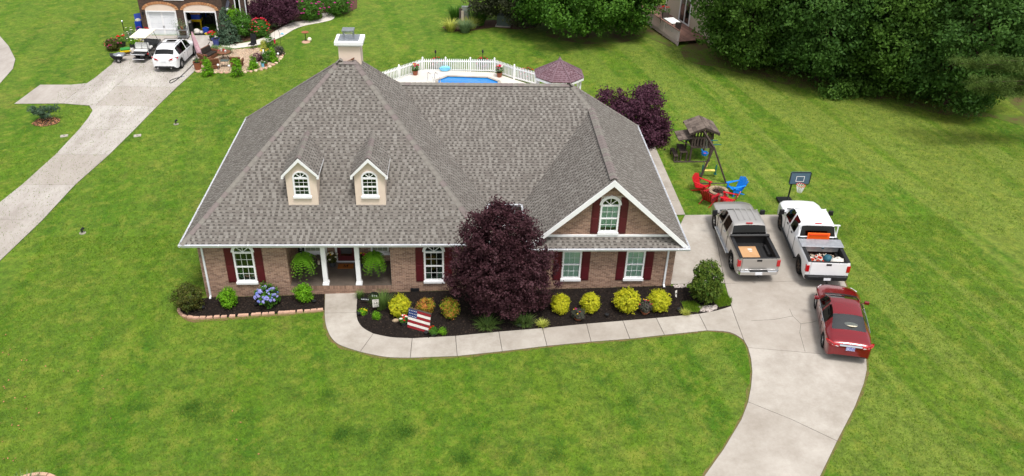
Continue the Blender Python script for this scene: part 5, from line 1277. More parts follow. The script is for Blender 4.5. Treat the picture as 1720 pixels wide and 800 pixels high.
def red_extra(root):
    m = MB(); m.ext([(-2.36, -.44, .965), (-2.36, .44, .965), (-2.38, .44, .925), (-2.38, -.44, .925)], (-.06, 0, 0)); m.build('chrome_trim', 'chrome', root)
    MB().bar((-2.405, 0, .76), (-2.375, 0, .87), .32, .14, up=(1, 0, 0)) if False else None
    MB().box(-2.44, -2.395, -.17, .17, .73, .88).build('license_plate', 'plate_blue', root)
    for s in (-1, 1):
        m = MB(); m.ext([(-2.33, s * .40, .83), (-2.30, s * .64, .82), (-2.12, s * .86, .86), (-2.02, s * .91, .94), (-2.16, s * .84, .99), (-2.31, s * .62, .95), (-2.36, s * .40, .93)], (-.09, s * .05, .02)); m.build('tail_light', 'tail_red', root, fix=True)
        m = MB(); m.ext([(-2.35, s * .44, .87), (-2.27, s * .66, .87), (-2.26, s * .66, .90), (-2.35, s * .44, .90)], (-.105, s * .055, .02)); m.build('reverse_light', 'lamp_clear', root, fix=True)
        m = MB(); m.bar((.72, s * .88, .96), (.70, s * 1.02, 1.0), .05, .04); m.cbox((.70, s * 1.05, 1.03), (.13, .2, .13)); m.build('side_mirror', 'red_paint', root, bevel=.03)
        for x in (-.75, .2): MB().box(x, x + .17, min(s * .905, s * .945), max(s * .905, s * .945), .83, .865).build('door_handle', 'chrome', root, bevel=.008)
        MB().ext([(2.0, s * .72, .64), (2.25, s * .62, .62), (2.2, s * .6, .72), (1.85, s * .80, .78)], (.0, s * .06, .02)).build('headlight', 'lamp_clear', root, fix=True)
        m = MB(); m.tube([(1.08, s * .715, 1.0), (.75, s * .655, 1.18), (.28, s * .61, 1.40)], .03, 8); m.build('windshield_pillar', 'red_paint', root, smooth=True)
        MB().tube([(-1.35, s * .90, .945), (-.6, s * .915, .95), (.1, s * .912, .94), (.8, s * .905, .92)], .013, 6).build('window_trim', 'chrome', root)
        for x in (-.62, .03 - .12, .95): MB().box(x - .006, x + .006, min(s * .915, s * .924), max(s * .915, s * .924), .35, .90).build('door_seam', 'black_plastic', root)
    m = MB(); m.lathe([(.01, 0), (.25, .02), (.27, .05)], (0, 0, 0), 16); 
    pl_ = m.build('parcel_shelf_item', 'cream_top', root); pl_.location = (-1.22, -.12, 1.13); pl_.rotation_euler = (0, .3, 0)
    MB().box(-1.55, -.9, -.6, .6, 1.0, 1.02).build('parcel_shelf', 'cushion_dark', root)
    m = MB()
    for s in (-1, 1):
        for x in (-.95, -.05): m.box(x, x + .14, s * .36 - .24, s * .36 + .24, .7, 1.25)
    m.build('seats', 'cushion_dark', root, bevel=.05)
    MB().ball((-1.1, 0, 1.37), (.06, .02, .03), 8, 5).build('roof_antenna', 'red_paint', root) if False else None
sd_ = car('sedan', 'dark red sedan parked askew at the right edge of the driveway', 'car', loc, rz, 'red_paint', prof, wb, Wd, .33, .24, .70,
    [(-1.02, -.14), (-.06, .76)], [('rear_window', -1.60, -.84), ('windshield', .27, 1.11), ('cowl', 1.10, 1.2)], {('l', 2): 1, ('l', 4): .35, ('l', 5): .35}, red_extra)
for o in sd_.children:
    if o.name.startswith('rear_window'): o.data.materials[0] = MATS['sedan_rear_glass']
# white SUV in the neighbours' drive
Wd = .95; wb = 2.79
prof = [(-2.38, .50, .74, .80, .64, .90, .0), (-2.33, .36, .84, .92, .74, 1.05, .02), (-2.22, .30, .92, 1.04, .76, 1.14, .03), (-2.05, .26, .94, 1.08, .70, 1.26, .05), (-1.72, .26, .95, 1.09, .66, 1.58, .05), (-1.60, .26, .95, 1.09, .66, 1.61, .05), (-1.25, .26, .95, 1.08, .67, 1.65, .05), (-.55, .26, .95, 1.06, .68, 1.67, .05), (-.15, .26, .95, 1.05, .68, 1.67, .05), (-.05, .26, .95, 1.05, .68, 1.67, .05), (.35, .26, .95, 1.04, .67, 1.62, .05),
        (.80, .26, .95, 1.03, .70, 1.36, .06), (1.15, .26, .95, 1.02, .75, 1.13, .06), (1.3, .26, .95, 1.0, .76, 1.10, .06), (1.8, .28, .93, .94, .72, 1.03, .06), (2.15, .30, .88, .84, .66, .92, .05), (2.36, .36, .78, .70, .56, .78, .02), (2.46, .45, .62, .58, .46, .66, 0)]
loc, rz = place((327, 93), (304.5, 116), 1.62, -1)
def suv_extra(root):
    for s in (-1, 1):
        m = MB(); m.ext([(-2.36, s * .36, .94), (-2.28, s * .66, .93), (-1.98, s * .945, .99), (-1.90, s * .95, 1.08), (-2.15, s * .87, 1.13), (-2.34, s * .5, 1.06)], (-.07, s * .05, .02)); m.build('tail_light', 'tail_red', root, fix=True)
        m = MB(); m.bar((.80, s * .9, 1.08), (.78, s * 1.05, 1.12), .05, .04); m.cbox((.78, s * 1.09, 1.15), (.14, .22, .16)); m.build('side_mirror', 'white_paint', root, bevel=.03)
        for x in (-.75, .25): MB().box(x, x + .18, min(s * .935, s * .975), max(s * .935, s * .975), .93, .965).build('door_handle', 'chrome', root, bevel=.008)
        MB().tube([(-1.4, s * .63, 1.74), (-.4, s * .65, 1.765), (.25, s * .65, 1.71)], .02, 6).build('roof_rail', 'galvanised', root)
        MB().ext([(2.1, s * .76, .80), (2.3, s * .62, .78), (2.22, s * .6, .86), (1.9, s * .84, .92)], (0, s * .06, .02)).build('headlight', 'lamp_clear', root, fix=True)
        m = MB(); m.tube([(1.12, s * .765, 1.14), (.80, s * .715, 1.37), (.35, s * .68, 1.62)], .032, 8); m.build('windshield_pillar', 'white_paint', root, smooth=True)
        MB().tube([(-2.36, s * .5, .36), (-2.46, s * .5, .36)], .05, 8).build('exhaust_tip', 'chrome', root)
        for x in (-.95, -.10, 1.05): MB().box(x - .006, x + .006, min(s * .945, s * .954), max(s * .945, s * .954), .4, 1.0).build('door_seam', 'black_plastic', root)
    MB().box(-2.40, -2.37, -.18, .18, .80, .93).build('license_plate', 'plate', root)
    MB().box(-2.42, -2.30, -.70, .70, .34, .46).build('bumper_trim', 'black_plastic', root, bevel=.03)
    MB().box(-.85, -.82, -.64, .64, 1.745, 1.775).build('roof_bar', 'black_plastic', root); MB().box(-.02, .01, -.64, .64, 1.755, 1.785).build('roof_bar', 'black_plastic', root)
car('suv', 'white SUV parked in front of the neighbouring garage', 'car', loc, rz, 'white_paint', prof, wb, Wd, .37, .32, .82,
    [(-1.6, -1.0), (-1.24, -.14), (-.06, .81)], [('rear_window', -2.06, -1.71), ('windshield', .34, 1.16), ('sunroof', -.56, .0)], {('l', 2): 1, ('l', 4): .35, ('l', 5): .4}, suv_extra)
# ------------------------------------------------------------------ porch
def hanging_fern(label, px, py, seed):
    Y = YF + .12; p = Yp(px, py, Y); t = thing('hanging_fern', label, 'fern', (p.x, p.y, p.z), 0, 'hanging ferns on the porch')
    MB().lathe([(.06, -.12), (.15, -.02), (.17, .04), (.15, .05)], n=12).build('basket', 'pot_dark', t)
    m = MB()
    for k in range(3): a = k * 2.1; m.tube([(.16 * cos(a), .16 * sin(a), .04), (0, 0, .5)], .006, 4)
    m.tube([(0, 0, .5), (0, 0, 2.58 - p.z)], .008, 4); m.build('hanger', 'dark_metal', t)
    g = np.random.default_rng(seed); V = []; T = []                       # arching fronds lined with leaflets
    for i in range(190):
        az = g.random() * 2 * pi; L = .26 + .32 * g.random(); el = -.7 + 2.0 * g.random(); d = np.array([cos(az), sin(az), 0]); sd = np.array([-sin(az), cos(az), 0]); tv = g.random()
        for k in range(9):
            s = (k + 1) / 9; c = d * (.03 + L * s * cos(el * (1 - .5 * s))) + np.array([0, 0, .06 + L * (sin(el) * s - 1.15 * s * s)])
            for q in (-1, 1):
                l = .075 * (1 - .55 * s) + .01; e = c + sd * q * l + d * .02; w = d * .021
                V += [c - w, e - w * .3, e + w * .3, c + w]; T.append(tv * .7 + .3 * g.random())
    V = np.array(V); npmesh('fronds', V, np.arange(len(V)).reshape(-1, 4), np.array(T), 'leaf_fern', t); return t
hanging_fern('bushy hanging fern at the left of the porch', 509, 432, 1); hanging_fern('bushy hanging fern at the right of the porch', 628, 430, 2)
dm = thing('doormat', 'brown coir doormat with a black letter M before the front door', 'doormat', (6.61, 1.98, FZ))
MB().box(-.37, .37, -.21, .21, 0, .02).build('mat', 'coir', dm, bevel=.004)
m = MB(); q = .021
for a in ([(-.11, -.10), (-.04, -.10), (-.04, -.08), (-.062, -.08), (-.062, .06), (.0, -.10), (.012, -.10), (.075, .055), (.075, -.08), (.05, -.08), (.05, -.10), (.13, -.10), (.13, -.08), (.108, -.08), (.108, .08), (.13, .08), (.13, .10), (.062, .10), (.008, -.045), (-.05, .10), (-.11, .10), (-.11, .08), (-.085, .08), (-.085, -.08), (-.11, -.08)],):
    m.ext([(x, y, q) for x, y in a], (0, 0, .002))
m.build('letter', 'ink', dm)
flowerplant('porch_planter', 'dark planter of cream and yellow flowers left of the front door', 0, 0, .62, .5, 'leaf_holly', ['petal_white', 'petal_yellow', 'petal_white'], 81, 16, ('pot_dark', .19, .26), .065, loc=(5.98, 2.05, FZ), n=700)
flowerplant('porch_planter', 'planter of yellow and pink flowers right of the front door', 0, 0, .5, .5, 'leaf_holly', ['petal_yellow', 'petal_pink', 'petal_yellow'], 82, 14, ('pot_dark', .17, .24), .055, loc=(7.38, 2.05, FZ), n=600)
for k, (x, nm) in enumerate(((5.05, 'left'), (5.33, 'right'))):
    t = thing('wooden_lantern', 'grey wooden lantern with a cream candle, %s of the pair under the porch window' % nm, 'lantern', (x, 2.12, FZ), 0, 'porch lanterns'); m = MB()
    for a in (-.09, .09):
        for b in (-.09, .09): m.box(a - .015, a + .015, b - .015, b + .015, .04, .42)
    m.box(-.12, .12, -.12, .12, 0, .04); m.box(-.12, .12, -.12, .12, .42, .45); m.build('frame', 'old_wood', t)
    MB().lathe([(.125, .45), (.1, .52), (.03, .56)], n=4, a0=pi / 4).build('roof', 'old_wood', t); MB().lathe([(.05, .04), (.05, .22)], n=10).build('candle', 'cream_top', t)
t = thing('porch_sign', 'tall black board with white lettering leaning in the left porch corner', 'sign', (4.55, 2.28, FZ)); m = MB(); m.bar((0, -.10, 0), (0, .1, 1.95), .28, .03, up=(0, 1, 0)); m.build('board', 'ink', t)
m = MB()
for k in range(7):
    z = .25 + k * .24; y = -.10 + .2 * z / 1.95 - .02
    m.tube([(-.06, y, z), (.05, y, z + .03), (-.03, y, z + .09), (.06, y, z + .13), (-.05, y, z + .15)], .012, 5)
m.build('lettering', 'white_trim', t)
# bird on the roof ridge
t = thing('bird', 'small brown bird perched on the roof ridge beside the chimney', 'bird', (RB - .15, RY - .02, RZ + .07))
m = MB(); m.tube([(-.11, 0, .03), (-.05, 0, .05), (.0, 0, .075), (.05, 0, .10), (.085, 0, .135), (.11, 0, .15)], [.012, .03, .045, .042, .030, .018], 8); m.build('body', 'wicker', t, smooth=True)
MB().tube([(.115, 0, .15), (.15, 0, .145)], [.009, .002], 5).build('beak', 'dark_metal', t)
m = MB(); m.tube([(-.10, 0, .035), (-.22, 0, .0)], [.018, .010], 5); m.build('tail', 'wicker', t)
for s in (-1, 1): MB().tube([(.0, s * .015, .04), (.005, s * .015, -.005)], .004, 4).build('leg', 'dark_metal', t)

# ------------------------------------------------------------------ front bed ornaments
a, b = G(684, 551), G(720.5, 561); d = b - a; rz = atan2(d.y, d.x); Wf = sqrt(d.x ** 2 + d.y ** 2)
fl_ = thing('wooden_flag', 'wooden pallet flag with red and white slats and starred blue corner leaning in the bed', 'flag', (a.x, a.y, gh(a.x) + .03), rz)
Hf = .92; lean = .22; ns = 7; sh_ = Hf / ns; up_ = Vector((0, sin(lean), cos(lean))); nn = Vector((0, -cos(lean), sin(lean)))
def slat_(x0, x1, k, m, nm, par, off=0.0):
    z0 = up_ * (k * sh_ + .008); p0 = Vector((x0, 0, 0)) + z0 + nn * off
    return MB().ext([p0, p0 + Vector((x1 - x0, 0, 0)), p0 + Vector((x1 - x0, 0, 0)) + up_ * (sh_ - .016), p0 + up_ * (sh_ - .016)], -nn * .02).build(nm, m, par, fix=True)
for k in range(ns):
    r = ns - 1 - k; m_ = 'flag_red' if r % 2 == 0 else 'flag_white'
    if r < 3:
        s_ = slat_(0, Wf * .40, k, 'flag_blue', 'slat', fl_); slat_(Wf * .40 + .002, Wf, k, m_, 'slat', fl_)
        for q in range(5):
            c_ = Vector((Wf * (.05 + .075 * q), 0, 0)) + up_ * ((k + .5) * sh_) + nn * .004; pts = []
            for w in range(10): rr_ = .028 if w % 2 == 0 else .012; pts.append(c_ + Vector((rr_ * sin(w * pi / 5), 0, 0)) + up_ * (rr_ * cos(w * pi / 5)))
            MB().ext(pts, -nn * .003).build('star', 'flag_white', s_, fix=True)
    else: slat_(0, Wf, k, m_, 'slat', fl_)
for x in (.02, Wf / 2, Wf - .06): p0 = Vector((x, 0, 0)) - nn * .022; MB().ext([p0, p0 + Vector((.04, 0, 0)), p0 + Vector((.04, 0, 0)) + up_ * Hf, p0 + up_ * Hf], -nn * .09).build('stringer', 'old_wood', fl_, fix=True)
MB().ext([Vector((0, 0, 0)) + up_ * (Hf + .002) - nn * .0, Vector((Wf, 0, 0)) + up_ * (Hf + .002), Vector((Wf, 0, 0)) + up_ * (Hf + .002) - nn * .11, up_ * (Hf + .002) - nn * .11], up_ * .015).build('top_board', 'old_wood', fl_, fix=True)
# garden sign with small hanging panel
p = G(626, 526); t = thing('garden_sign', 'small white garden flag with a dark M emblem on a black stand by the walk', 'sign', (p.x, p.y, p.z), .12)
m = MB(); m.tube([(-.02, 0, 0), (-.02, 0, .75), (.32, 0, .75)], .010, 6); m.build('stand', 'dark_metal', t); MB().box(.02, .30, -.006, .006, .32, .73).build('flag', 'flag_white', t)
m = MB(); m.box(.08, .10, -.012, -.007, .46, .60); m.box(.20, .22, -.012, -.007, .46, .60); m.bar((.09, -.01, .59), (.15, -.01, .50), .02, .004); m.bar((.21, -.01, .59), (.15, -.01, .50), .02, .004); m.box(.07, .25, -.012, -.007, .66, .675); m.box(.07, .25, -.012, -.007, .38, .395); m.build('emblem', 'ink', t)
p = G(622, 512); t = thing('house_number_sign', 'dark metal plaque with pale figures beside the garden flag', 'sign', (p.x, p.y, p.z), -.1)
m = MB(); m.tube([(0, 0, 0), (0, 0, .62)], .012, 6); m.build('post', 'dark_metal', t)
m = MB(); m.box(.03, .42, -.01, .01, .36, .62); m.ext([(.03, -.01, .62), (.42, -.01, .62), (.34, -.01, .72), (.11, -.01, .72)], (0, .02, 0)); m.box(-.42, -.03, -.01, .01, .22, .38); m.build('plaque', 'dark_metal', t)
m = MB()
for k in range(3): m.box(.11 + k * .09, .16 + k * .09, -.016, -.011, .46, .56)
for k in range(5): m.box(-.38 + k * .07, -.34 + k * .07, -.016, -.011, .27, .32)
m.build('figures', 'white_metal', t)
def pathlight(px, py, label):
    p = G(px, py); t = thing('path_light', label, 'lamp', (p.x, p.y, p.z), 0, 'small path lights in the beds'); MB().tube([(0, 0, 0), (0, 0, .13)], .018, 6).build('stake', 'dark_metal', t)
    MB().lathe([(.06, .12), (.10, .16), (.10, .175), (.02, .19)], n=12).build('cap', 'dark_metal', t)
for px, py, l in ((603, 531, 'small dark path light at the inside curve of the walk'), (716, 563, 'small dark path light at the foot of the flag'), (872, 551, 'small dark path light under the purple tree'), (1019, 533, 'small dark path light between the planters of the right bed'), (1140, 524, 'small dark path light beside the tuft near the driveway'), (341, 521, 'small dark path light in the left bed near the corner shrub'), (431, 515, 'small dark path light beside the hydrangea'), (528, 510, 'small dark path light at the right end of the left bed')): pathlight(px, py, l)
p = G(665, 541); t = thing('garden_stone', 'pale ornamental stone left of the flag pot', 'stone', (p.x, p.y, p.z)); m = MB(); m.ball((0, 0, .08), (.16, .1, .1), 9, 6); m.v = [tuple(Vector(q) * (1 + .2 * mnoise.noise(Vector(q) * 9))) for q in m.v]; m.build('boulder', 'firestone', t)
p = G(1131, 507); t = thing('small_flag', 'small white flag on a stick beside the tall dark bush', 'flag', (p.x, p.y, p.z)); MB().tube([(0, 0, 0), (0, 0, .62)], .006, 5).build('stick', 'dark_metal', t)
m = MB(); m.add([(0, 0, .60), (.05, -.02, .30), (.13, .02, .22), (.10, .04, .62)], [(0, 1, 2, 3)]); m.add([(0, .01, .60), (.10, .05, .62), (.13, .03, .22), (.05, -.01, .30)], [(0, 1, 2, 3)]); m.build('cloth', 'flag_white', t); MB().box(.05, .09, -.01, .0, .42, .50).build('emblem', 'ink', t)

# ------------------------------------------------------------------ fire pit and garden chairs
pc = G(1205, 331); pit = thing('fire_pit', 'round stone fire pit between the garden chairs', 'fire pit', pc)
g = random.Random(4)
for c_ in range(3):
    for k in range(14):
        a0 = 2 * pi * (k + .5 * (c_ % 2)) / 14 + .03; a1 = a0 + 2 * pi / 14 - .05; R0, R1 = .36, .56 + g.uniform(-.01, .01); z0 = c_ * .145
        pts = [(R0 * cos(a0), R0 * sin(a0), z0), (R1 * cos(a0), R1 * sin(a0), z0), (R1 * cos((a0 + a1) / 2) * 1.012, R1 * sin((a0 + a1) / 2) * 1.012, z0), (R1 * cos(a1), R1 * sin(a1), z0), (R0 * cos(a1), R0 * sin(a1), z0)]
        m = MB(); m.ext(pts, (0, 0, .135)); m.t = [g.random()] * len(m.f); m.build('stone', 'firestone', pit, fix=True)
m = MB(); m.lathe([(.37, .0), (.36, .26)], n=20); m.build('ash_bed', 'ash', pit)
m = MB()
for k in range(70): a = g.random() * 6.28; r = .32 * sqrt(g.random()); m.ball((r * cos(a), r * sin(a), .29 + .05 * (1 - r)), g.uniform(.03, .055), 6, 4)
m.build('lava_rock', 'ash', pit)
def adirondack(label, px, py, m, face=None):
    p = G(px, py); d = (pc - p) if face is None else face; rz = atan2(d.y, d.x); t = thing('adirondack_chair', label, 'chair', p, rz, 'plastic garden chairs round the fire pit')
    S = MB()                                                     # +x is where the sitter looks
    for k in range(5): a = .30 - k * .115; z = .37 - .035 * k; S.cbox((a, 0, z), (.10, .52, .022), 0, 0, 0, 0, -.30 if k else -.1)
    S.build('seat', m, t)
    for k in range(5):
        y = (k - 2) * .105; h_ = .70 - .035 * abs(k - 2) ** 1.5; q = MB(); top_y = y * 1.45
        q.ext([(-.22, y - .046, .22), (-.22, y + .046, .22), (-.22 - h_ * .42, top_y + .062, .22 + h_), (-.22 - h_ * .45, top_y, .26 + h_), (-.22 - h_ * .42, top_y - .062, .22 + h_)], (-.02, 0, -.008)); q.build('back_slat', m, t, fix=True)
    MB().cbox((-.38, 0, .56), (.03, .56, .07), 0, 0, 0, 0, -.4).build('back_rail', m, t)
    for s in (-1, 1):
        q = MB(); q.ext([(.40, s * .26, .55), (.42, s * .42, .55), (.1, s * .43, .56), (-.40, s * .36, .58), (-.40, s * .29, .58)], (0, 0, .025)); q.build('arm', m, t, fix=True)
        MB().ext([(.28, s * .29, 0), (.36, s * .29, 0), (.37, s * .29, .55), (.26, s * .29, .55)], (0, s * .05, 0)).build('leg', m, t, fix=True)
        MB().ext([(.26, s * .285, .40), (-.44, s * .285, .02), (-.52, s * .285, 0), (-.36, s * .285, 0), (.3, s * .285, .28)], (0, s * .035, 0)).build('leg', m, t, fix=True)
adirondack('red garden chair left of the fire pit, below the swing', 1177, 321, 'red_plastic')
adirondack('dark red garden chair with its back to the path, lower left of the fire pit', 1190, 341, 'darkred_plastic')
adirondack('blue garden chair right of the fire pit', 1234, 325, 'blue_plastic')
adirondack('red garden chair half hidden behind the silver truck hood', 1222, 345, 'red_plastic', Vector((-1.0, .55, 0)))

# ------------------------------------------------------------------ playset
pb = Vector((25.72, 12.84, gh(25.7))); ps = thing('playset', 'weathered dark wooden playset with shingled roof tower, swing beam and picnic bench', 'playset', pb)
Wt, Dt = 1.16, 1.25; zf_, ze_, zr_ = 1.05, 2.0, 2.36
def P_(mb, nm, m='play_wood', par=None, **k): return mb.build(nm, m, par or ps, **k)
for x in (0, Wt):
    for y in (0, Dt): P_(MB().box(x - .05, x + .05, y - .05, y + .05, 0, ze_ + (0 if y else .02)), 'post')
for k in range(9): P_(MB().box(-.05, Wt + .05, -.04 + k * .148, .095 + k * .148, zf_, zf_ + .03), 'floor_board')
for y in (-.06, Dt + .06):
    P_(MB().box(-.06, Wt + .06, y - .02, y + .02, zf_ - .12, zf_), 'joist'); P_(MB().box(-.06, Wt + .06, y - .02, y + .02, zf_ + .50, zf_ + .60), 'hand_rail'); P_(MB().box(-.25, Wt + .25, y - .02, y + .02, ze_ - .06, ze_ + .04), 'tie_beam')
    for k in range(6): x = .13 + k * .18; P_(MB().box(x - .045, x + .045, y - .035, y - .0 + .012, zf_ + .03, zf_ + .56), 'picket')
for x in (-.06, Wt + .06):
    P_(MB().box(x - .02, x + .02, 0, Dt, zf_ + .50, zf_ + .60), 'hand_rail')
    for k in range(5): y = .2 + k * .21; P_(MB().box(x - .012, x + .02, y - .045, y + .045, zf_ + .03, zf_ + .56), 'picket')
rf_ = MB(); rt_ = bpy.data.objects.new('roof', None); COL.objects.link(rt_); rt_.parent = ps
for s in (-1, 1):
    xc = Wt / 2; ex = xc + s * (Wt / 2 + .32); L_ = Vector((ex, 0, ze_ - .02)) - Vector((xc, 0, zr_)); nrm = Vector((-L_.z, 0, L_.x)) * (1 if s > 0 else -1); nrm.normalize()
    if nrm.z < 0: nrm = -nrm
    a = Vector((xc, -.30, zr_)); P_(MB().ext([a, a + L_, a + L_ + Vector((0, Dt + .5, 0)), a + Vector((0, Dt + .5, 0))], nrm * -.03), 'roof_deck', 'old_wood', rt_, fix=True)
    for r in range(4):
        for c_ in range(6):
            q = a + L_ * (r / 4 + .005) + Vector((0, c_ * (Dt + .5) / 6 + .008, 0)) + nrm * .004; m = MB()
            m.ext([q, q + L_ * .245, q + L_ * .245 + Vector((0, (Dt + .5) / 6 - .016, 0)), q + Vector((0, (Dt + .5) / 6 - .016, 0))], nrm * g.uniform(.015, .03)); m.t = [g.random()] * len(m.f); P_(m, 'shingle', 'old_wood', rt_, fix=True)
    for y in (-.28, Dt + .18): P_(MB().ext([(xc, y, zr_ - .02), (ex, y, ze_ - .05), (ex, y, ze_ - .16), (xc, y, zr_ - .14)], (0, .04, 0)), 'rafter', 'play_wood', rt_, fix=True)
P_(MB().box(Wt / 2 - .03, Wt / 2 + .03, -.07, -.03, ze_, zr_ - .08), 'king_post')
# lower awning roof over the bench, on the left
a = Vector((-.05, -.15, 1.62)); L_ = Vector((-.82, 0, -.16)); aw = bpy.data.objects.new('awning', None); COL.objects.link(aw); aw.parent = ps
P_(MB().ext([a, a + L_, a + L_ + Vector((0, 1.25, 0)), a + Vector((0, 1.25, 0))], (0, 0, -.03)), 'roof_deck', 'old_wood', aw, fix=True)
for r in range(3):
    for c_ in range(5):
        q = a + L_ * (r / 3 + .01) + Vector((0, c_ * .25 + .01, .004)); m = MB(); m.ext([q, q + L_ * .32, q + L_ * .32 + Vector((0, .235, 0)), q + Vector((0, .235, 0))], (0, 0, g.uniform(.015, .03))); m.t = [g.random()] * len(m.f); P_(m, 'shingle', 'old_wood', aw, fix=True)
P_(MB().bar((-.8, -.1, 1.46), (-.02, -.02, 1.05), .05, .05), 'brace'); P_(MB().bar((-.8, 1.05, 1.46), (-.02, 1.1, 1.05), .05, .05), 'brace')
bn = bpy.data.objects.new('picnic_bench', None); COL.objects.link(bn); bn.parent = ps
for k in range(3): P_(MB().box(-.62 + k * .15, -.48 + k * .15, .0, 1.15, .60, .63), 'table_board', par=bn)
for k in range(2): P_(MB().box(-.95 + k * .13, -.83 + k * .13, .0, 1.15, .34, .37), 'seat_board', par=bn)
for y in (.08, 1.07):
    for x in (-.92, -.74, -.55, -.2): P_(MB().box(x - .04, x + .04, y - .03, y + .03, 0, .34 if x < -.7 else .6), 'leg', par=bn)
P_(MB().box(-.95, Wt, -.10, -.02, 0, .07), 'ground_board', 'old_wood')
# swing beam, A-frame, swings
A0 = Vector((.52, -.05, 2.06)); A1 = Vector((.56, -2.35, 1.72 + .35)); P_(MB().bar(A0, A1 + Vector((0, -.08, 0)), .09, .14), 'swing_beam')
for x in (-.08, 1.50): P_(MB().bar((x, -2.60 if x < 0 else -2.75, 0), A1 + Vector((.02 if x > 0 else -.02, 0, 0)), .10, .08), 'frame_leg')
P_(MB().box(.2, 1.0, -2.48, -2.40, .96, 1.04), 'frame_tie') if False else None
P_(MB().box(-.10, 1.52, -2.82, -2.74, 0, .06), 'ground_board', 'old_wood')
for y, w in ((-1.2, .55), (-1.75, .6)): P_(MB().tube([(.54, y, 1.98), (.54 + w, y, 1.98)], .03, 8), 'trapeze_bar', 'green_plastic')
sw = bpy.data.objects.new('toddler_swing', None); COL.objects.link(sw); sw.parent = ps; sw.location = (.54, -.95, 1.0)
for s in (-1, 1):
    for x in (-.12, .12): P_(MB().tube([(x, s * .15, .1), (0, s * .12, 1.0)], .008, 4), 'chain', 'galvanised', sw)
m = MB(); m.lathe([(.08, -.10), (.17, -.06), (.21, .10), (.19, .11), (.15, -.02), (.06, -.05)], n=14); P_(m, 'bucket', 'blue_plastic', sw); P_(MB().cbox((-.16, 0, .16), (.05, .28, .22), 0, 0, 0, 0, -.3), 'backrest', 'blue_plastic', sw, bevel=.02); P_(MB().box(-.05, .1, -.08, .08, -.02, .03), 'pad', 'red_plastic', sw)
gl = bpy.data.objects.new('glider_swing', None); COL.objects.link(gl); gl.parent = ps; gl.location = (.60, -1.95, .42)
P_(MB().box(-.32, .38, -.09, .09, 0, .05), 'seat', 'yellow_plastic', gl, bevel=.02); P_(MB().cbox((-.12, .18, .30), (.16, .10, .28)), 'backrest', 'yellow_plastic', gl, bevel=.03)
for s in (-.36, .42):
    P_(MB().tube([(s, -.05, -.2), (s, -.03, .1), (s + .02, .03, .35)], .045, 8), 'foot_rest', 'green_plastic', gl); P_(MB().cbox((s, 0, -.2), (.16, .22, .05)), 'foot_pad', 'green_plastic', gl, bevel=.015); P_(MB().tube([(s, 0, .3), (s * .5, 0, 1.35)], .008, 4), 'chain', 'galvanised', gl)
P_(MB().ball((-.12, .55, 1.25), (.16, .13, .13), 10, 6), 'steering_wheel', 'green_plastic')

# ------------------------------------------------------------------ basketball hoop
hb = G(1322, 345); hb.y += .0
hp = thing('basketball_hoop', 'portable basketball hoop with dark backboard behind the white truck', 'basketball hoop', hb, 0)
zt = Yp(1344, 300, hb.y - .35).z - hb.z; xo = Yp(1344.5, 300, hb.y - .35).x - hb.x
MB().box(-.4, .4, -.25, .75, 0, .14).build('base', 'black_plastic', hp, bevel=.04)
MB().tube([(0, .1, .1), (.02, .1, zt - .15)], .045, 10).build('pole', 'dark_metal', hp, smooth=True)
for z in (-.12, .12): MB().bar((.02, .1, zt - .15 + z), (xo, -.28, zt + z * .8), .05, .05).build('arm', 'dark_metal', hp)
bb = MB(); bw, bh = .56, .37
bb.ext([(xo - bw, -.33, zt - bh + .06), (xo - bw + .06, -.33, zt - bh), (xo + bw - .06, -.33, zt - bh), (xo + bw, -.33, zt - bh + .06), (xo + bw, -.33, zt + bh - .06), (xo + bw - .06, -.33, zt + bh), (xo - bw + .06, -.33, zt + bh), (xo - bw, -.33, zt + bh - .06)], (0, .04, 0))
mat('board_grey', srgb(84, 106, 124), srgb(70, 90, 108), rough=.25, scale=2)
bbo = bb.build('backboard', 'board_grey', hp, fix=True)
m = MB()
for a in ((-bw, -bw + .04, -bh + .05, bh - .05), (bw - .04, bw, -bh + .05, bh - .05)): m.box(xo + a[0], xo + a[1], -.345, -.331, zt + a[2], zt + a[3])
for a in (-bh, bh - .04): m.box(xo - bw + .045, xo + bw - .045, -.345, -.331, zt + a, zt + a + .04)
m.build('board_border', 'black_plastic', bbo)
m = MB(); q = .012
for x in (-.22, .20): m.box(xo + x, xo + x + .025, -.338, -.331, zt - .2, zt + .1)
for z in (-.2, .1): m.box(xo - .22, xo + .225, -.342, -.338, zt + z, zt + z + .025)
m.build('target_square', 'white_trim', bbo)
rimc = Vector((xo, -.60, zt - .26)); MB().tube([rimc + Vector((.225 * cos(k * pi / 10), .225 * sin(k * pi / 10), 0)) for k in range(20)], .014, 6, close=True).build('rim', 'orange_rope', hp)
nt_ = MB()
for k in range(12):
    for dd in (1, -1):
        pts = []
        for q in range(5): s = q / 4; a = k * pi / 6 + dd * s * .9; r = .22 - .10 * s; pts.append(rimc + Vector((r * cos(a), r * sin(a), -.42 * s)))
        nt_.tube(pts, .010, 4)
nt_.build('net', 'white_vinyl', hp)

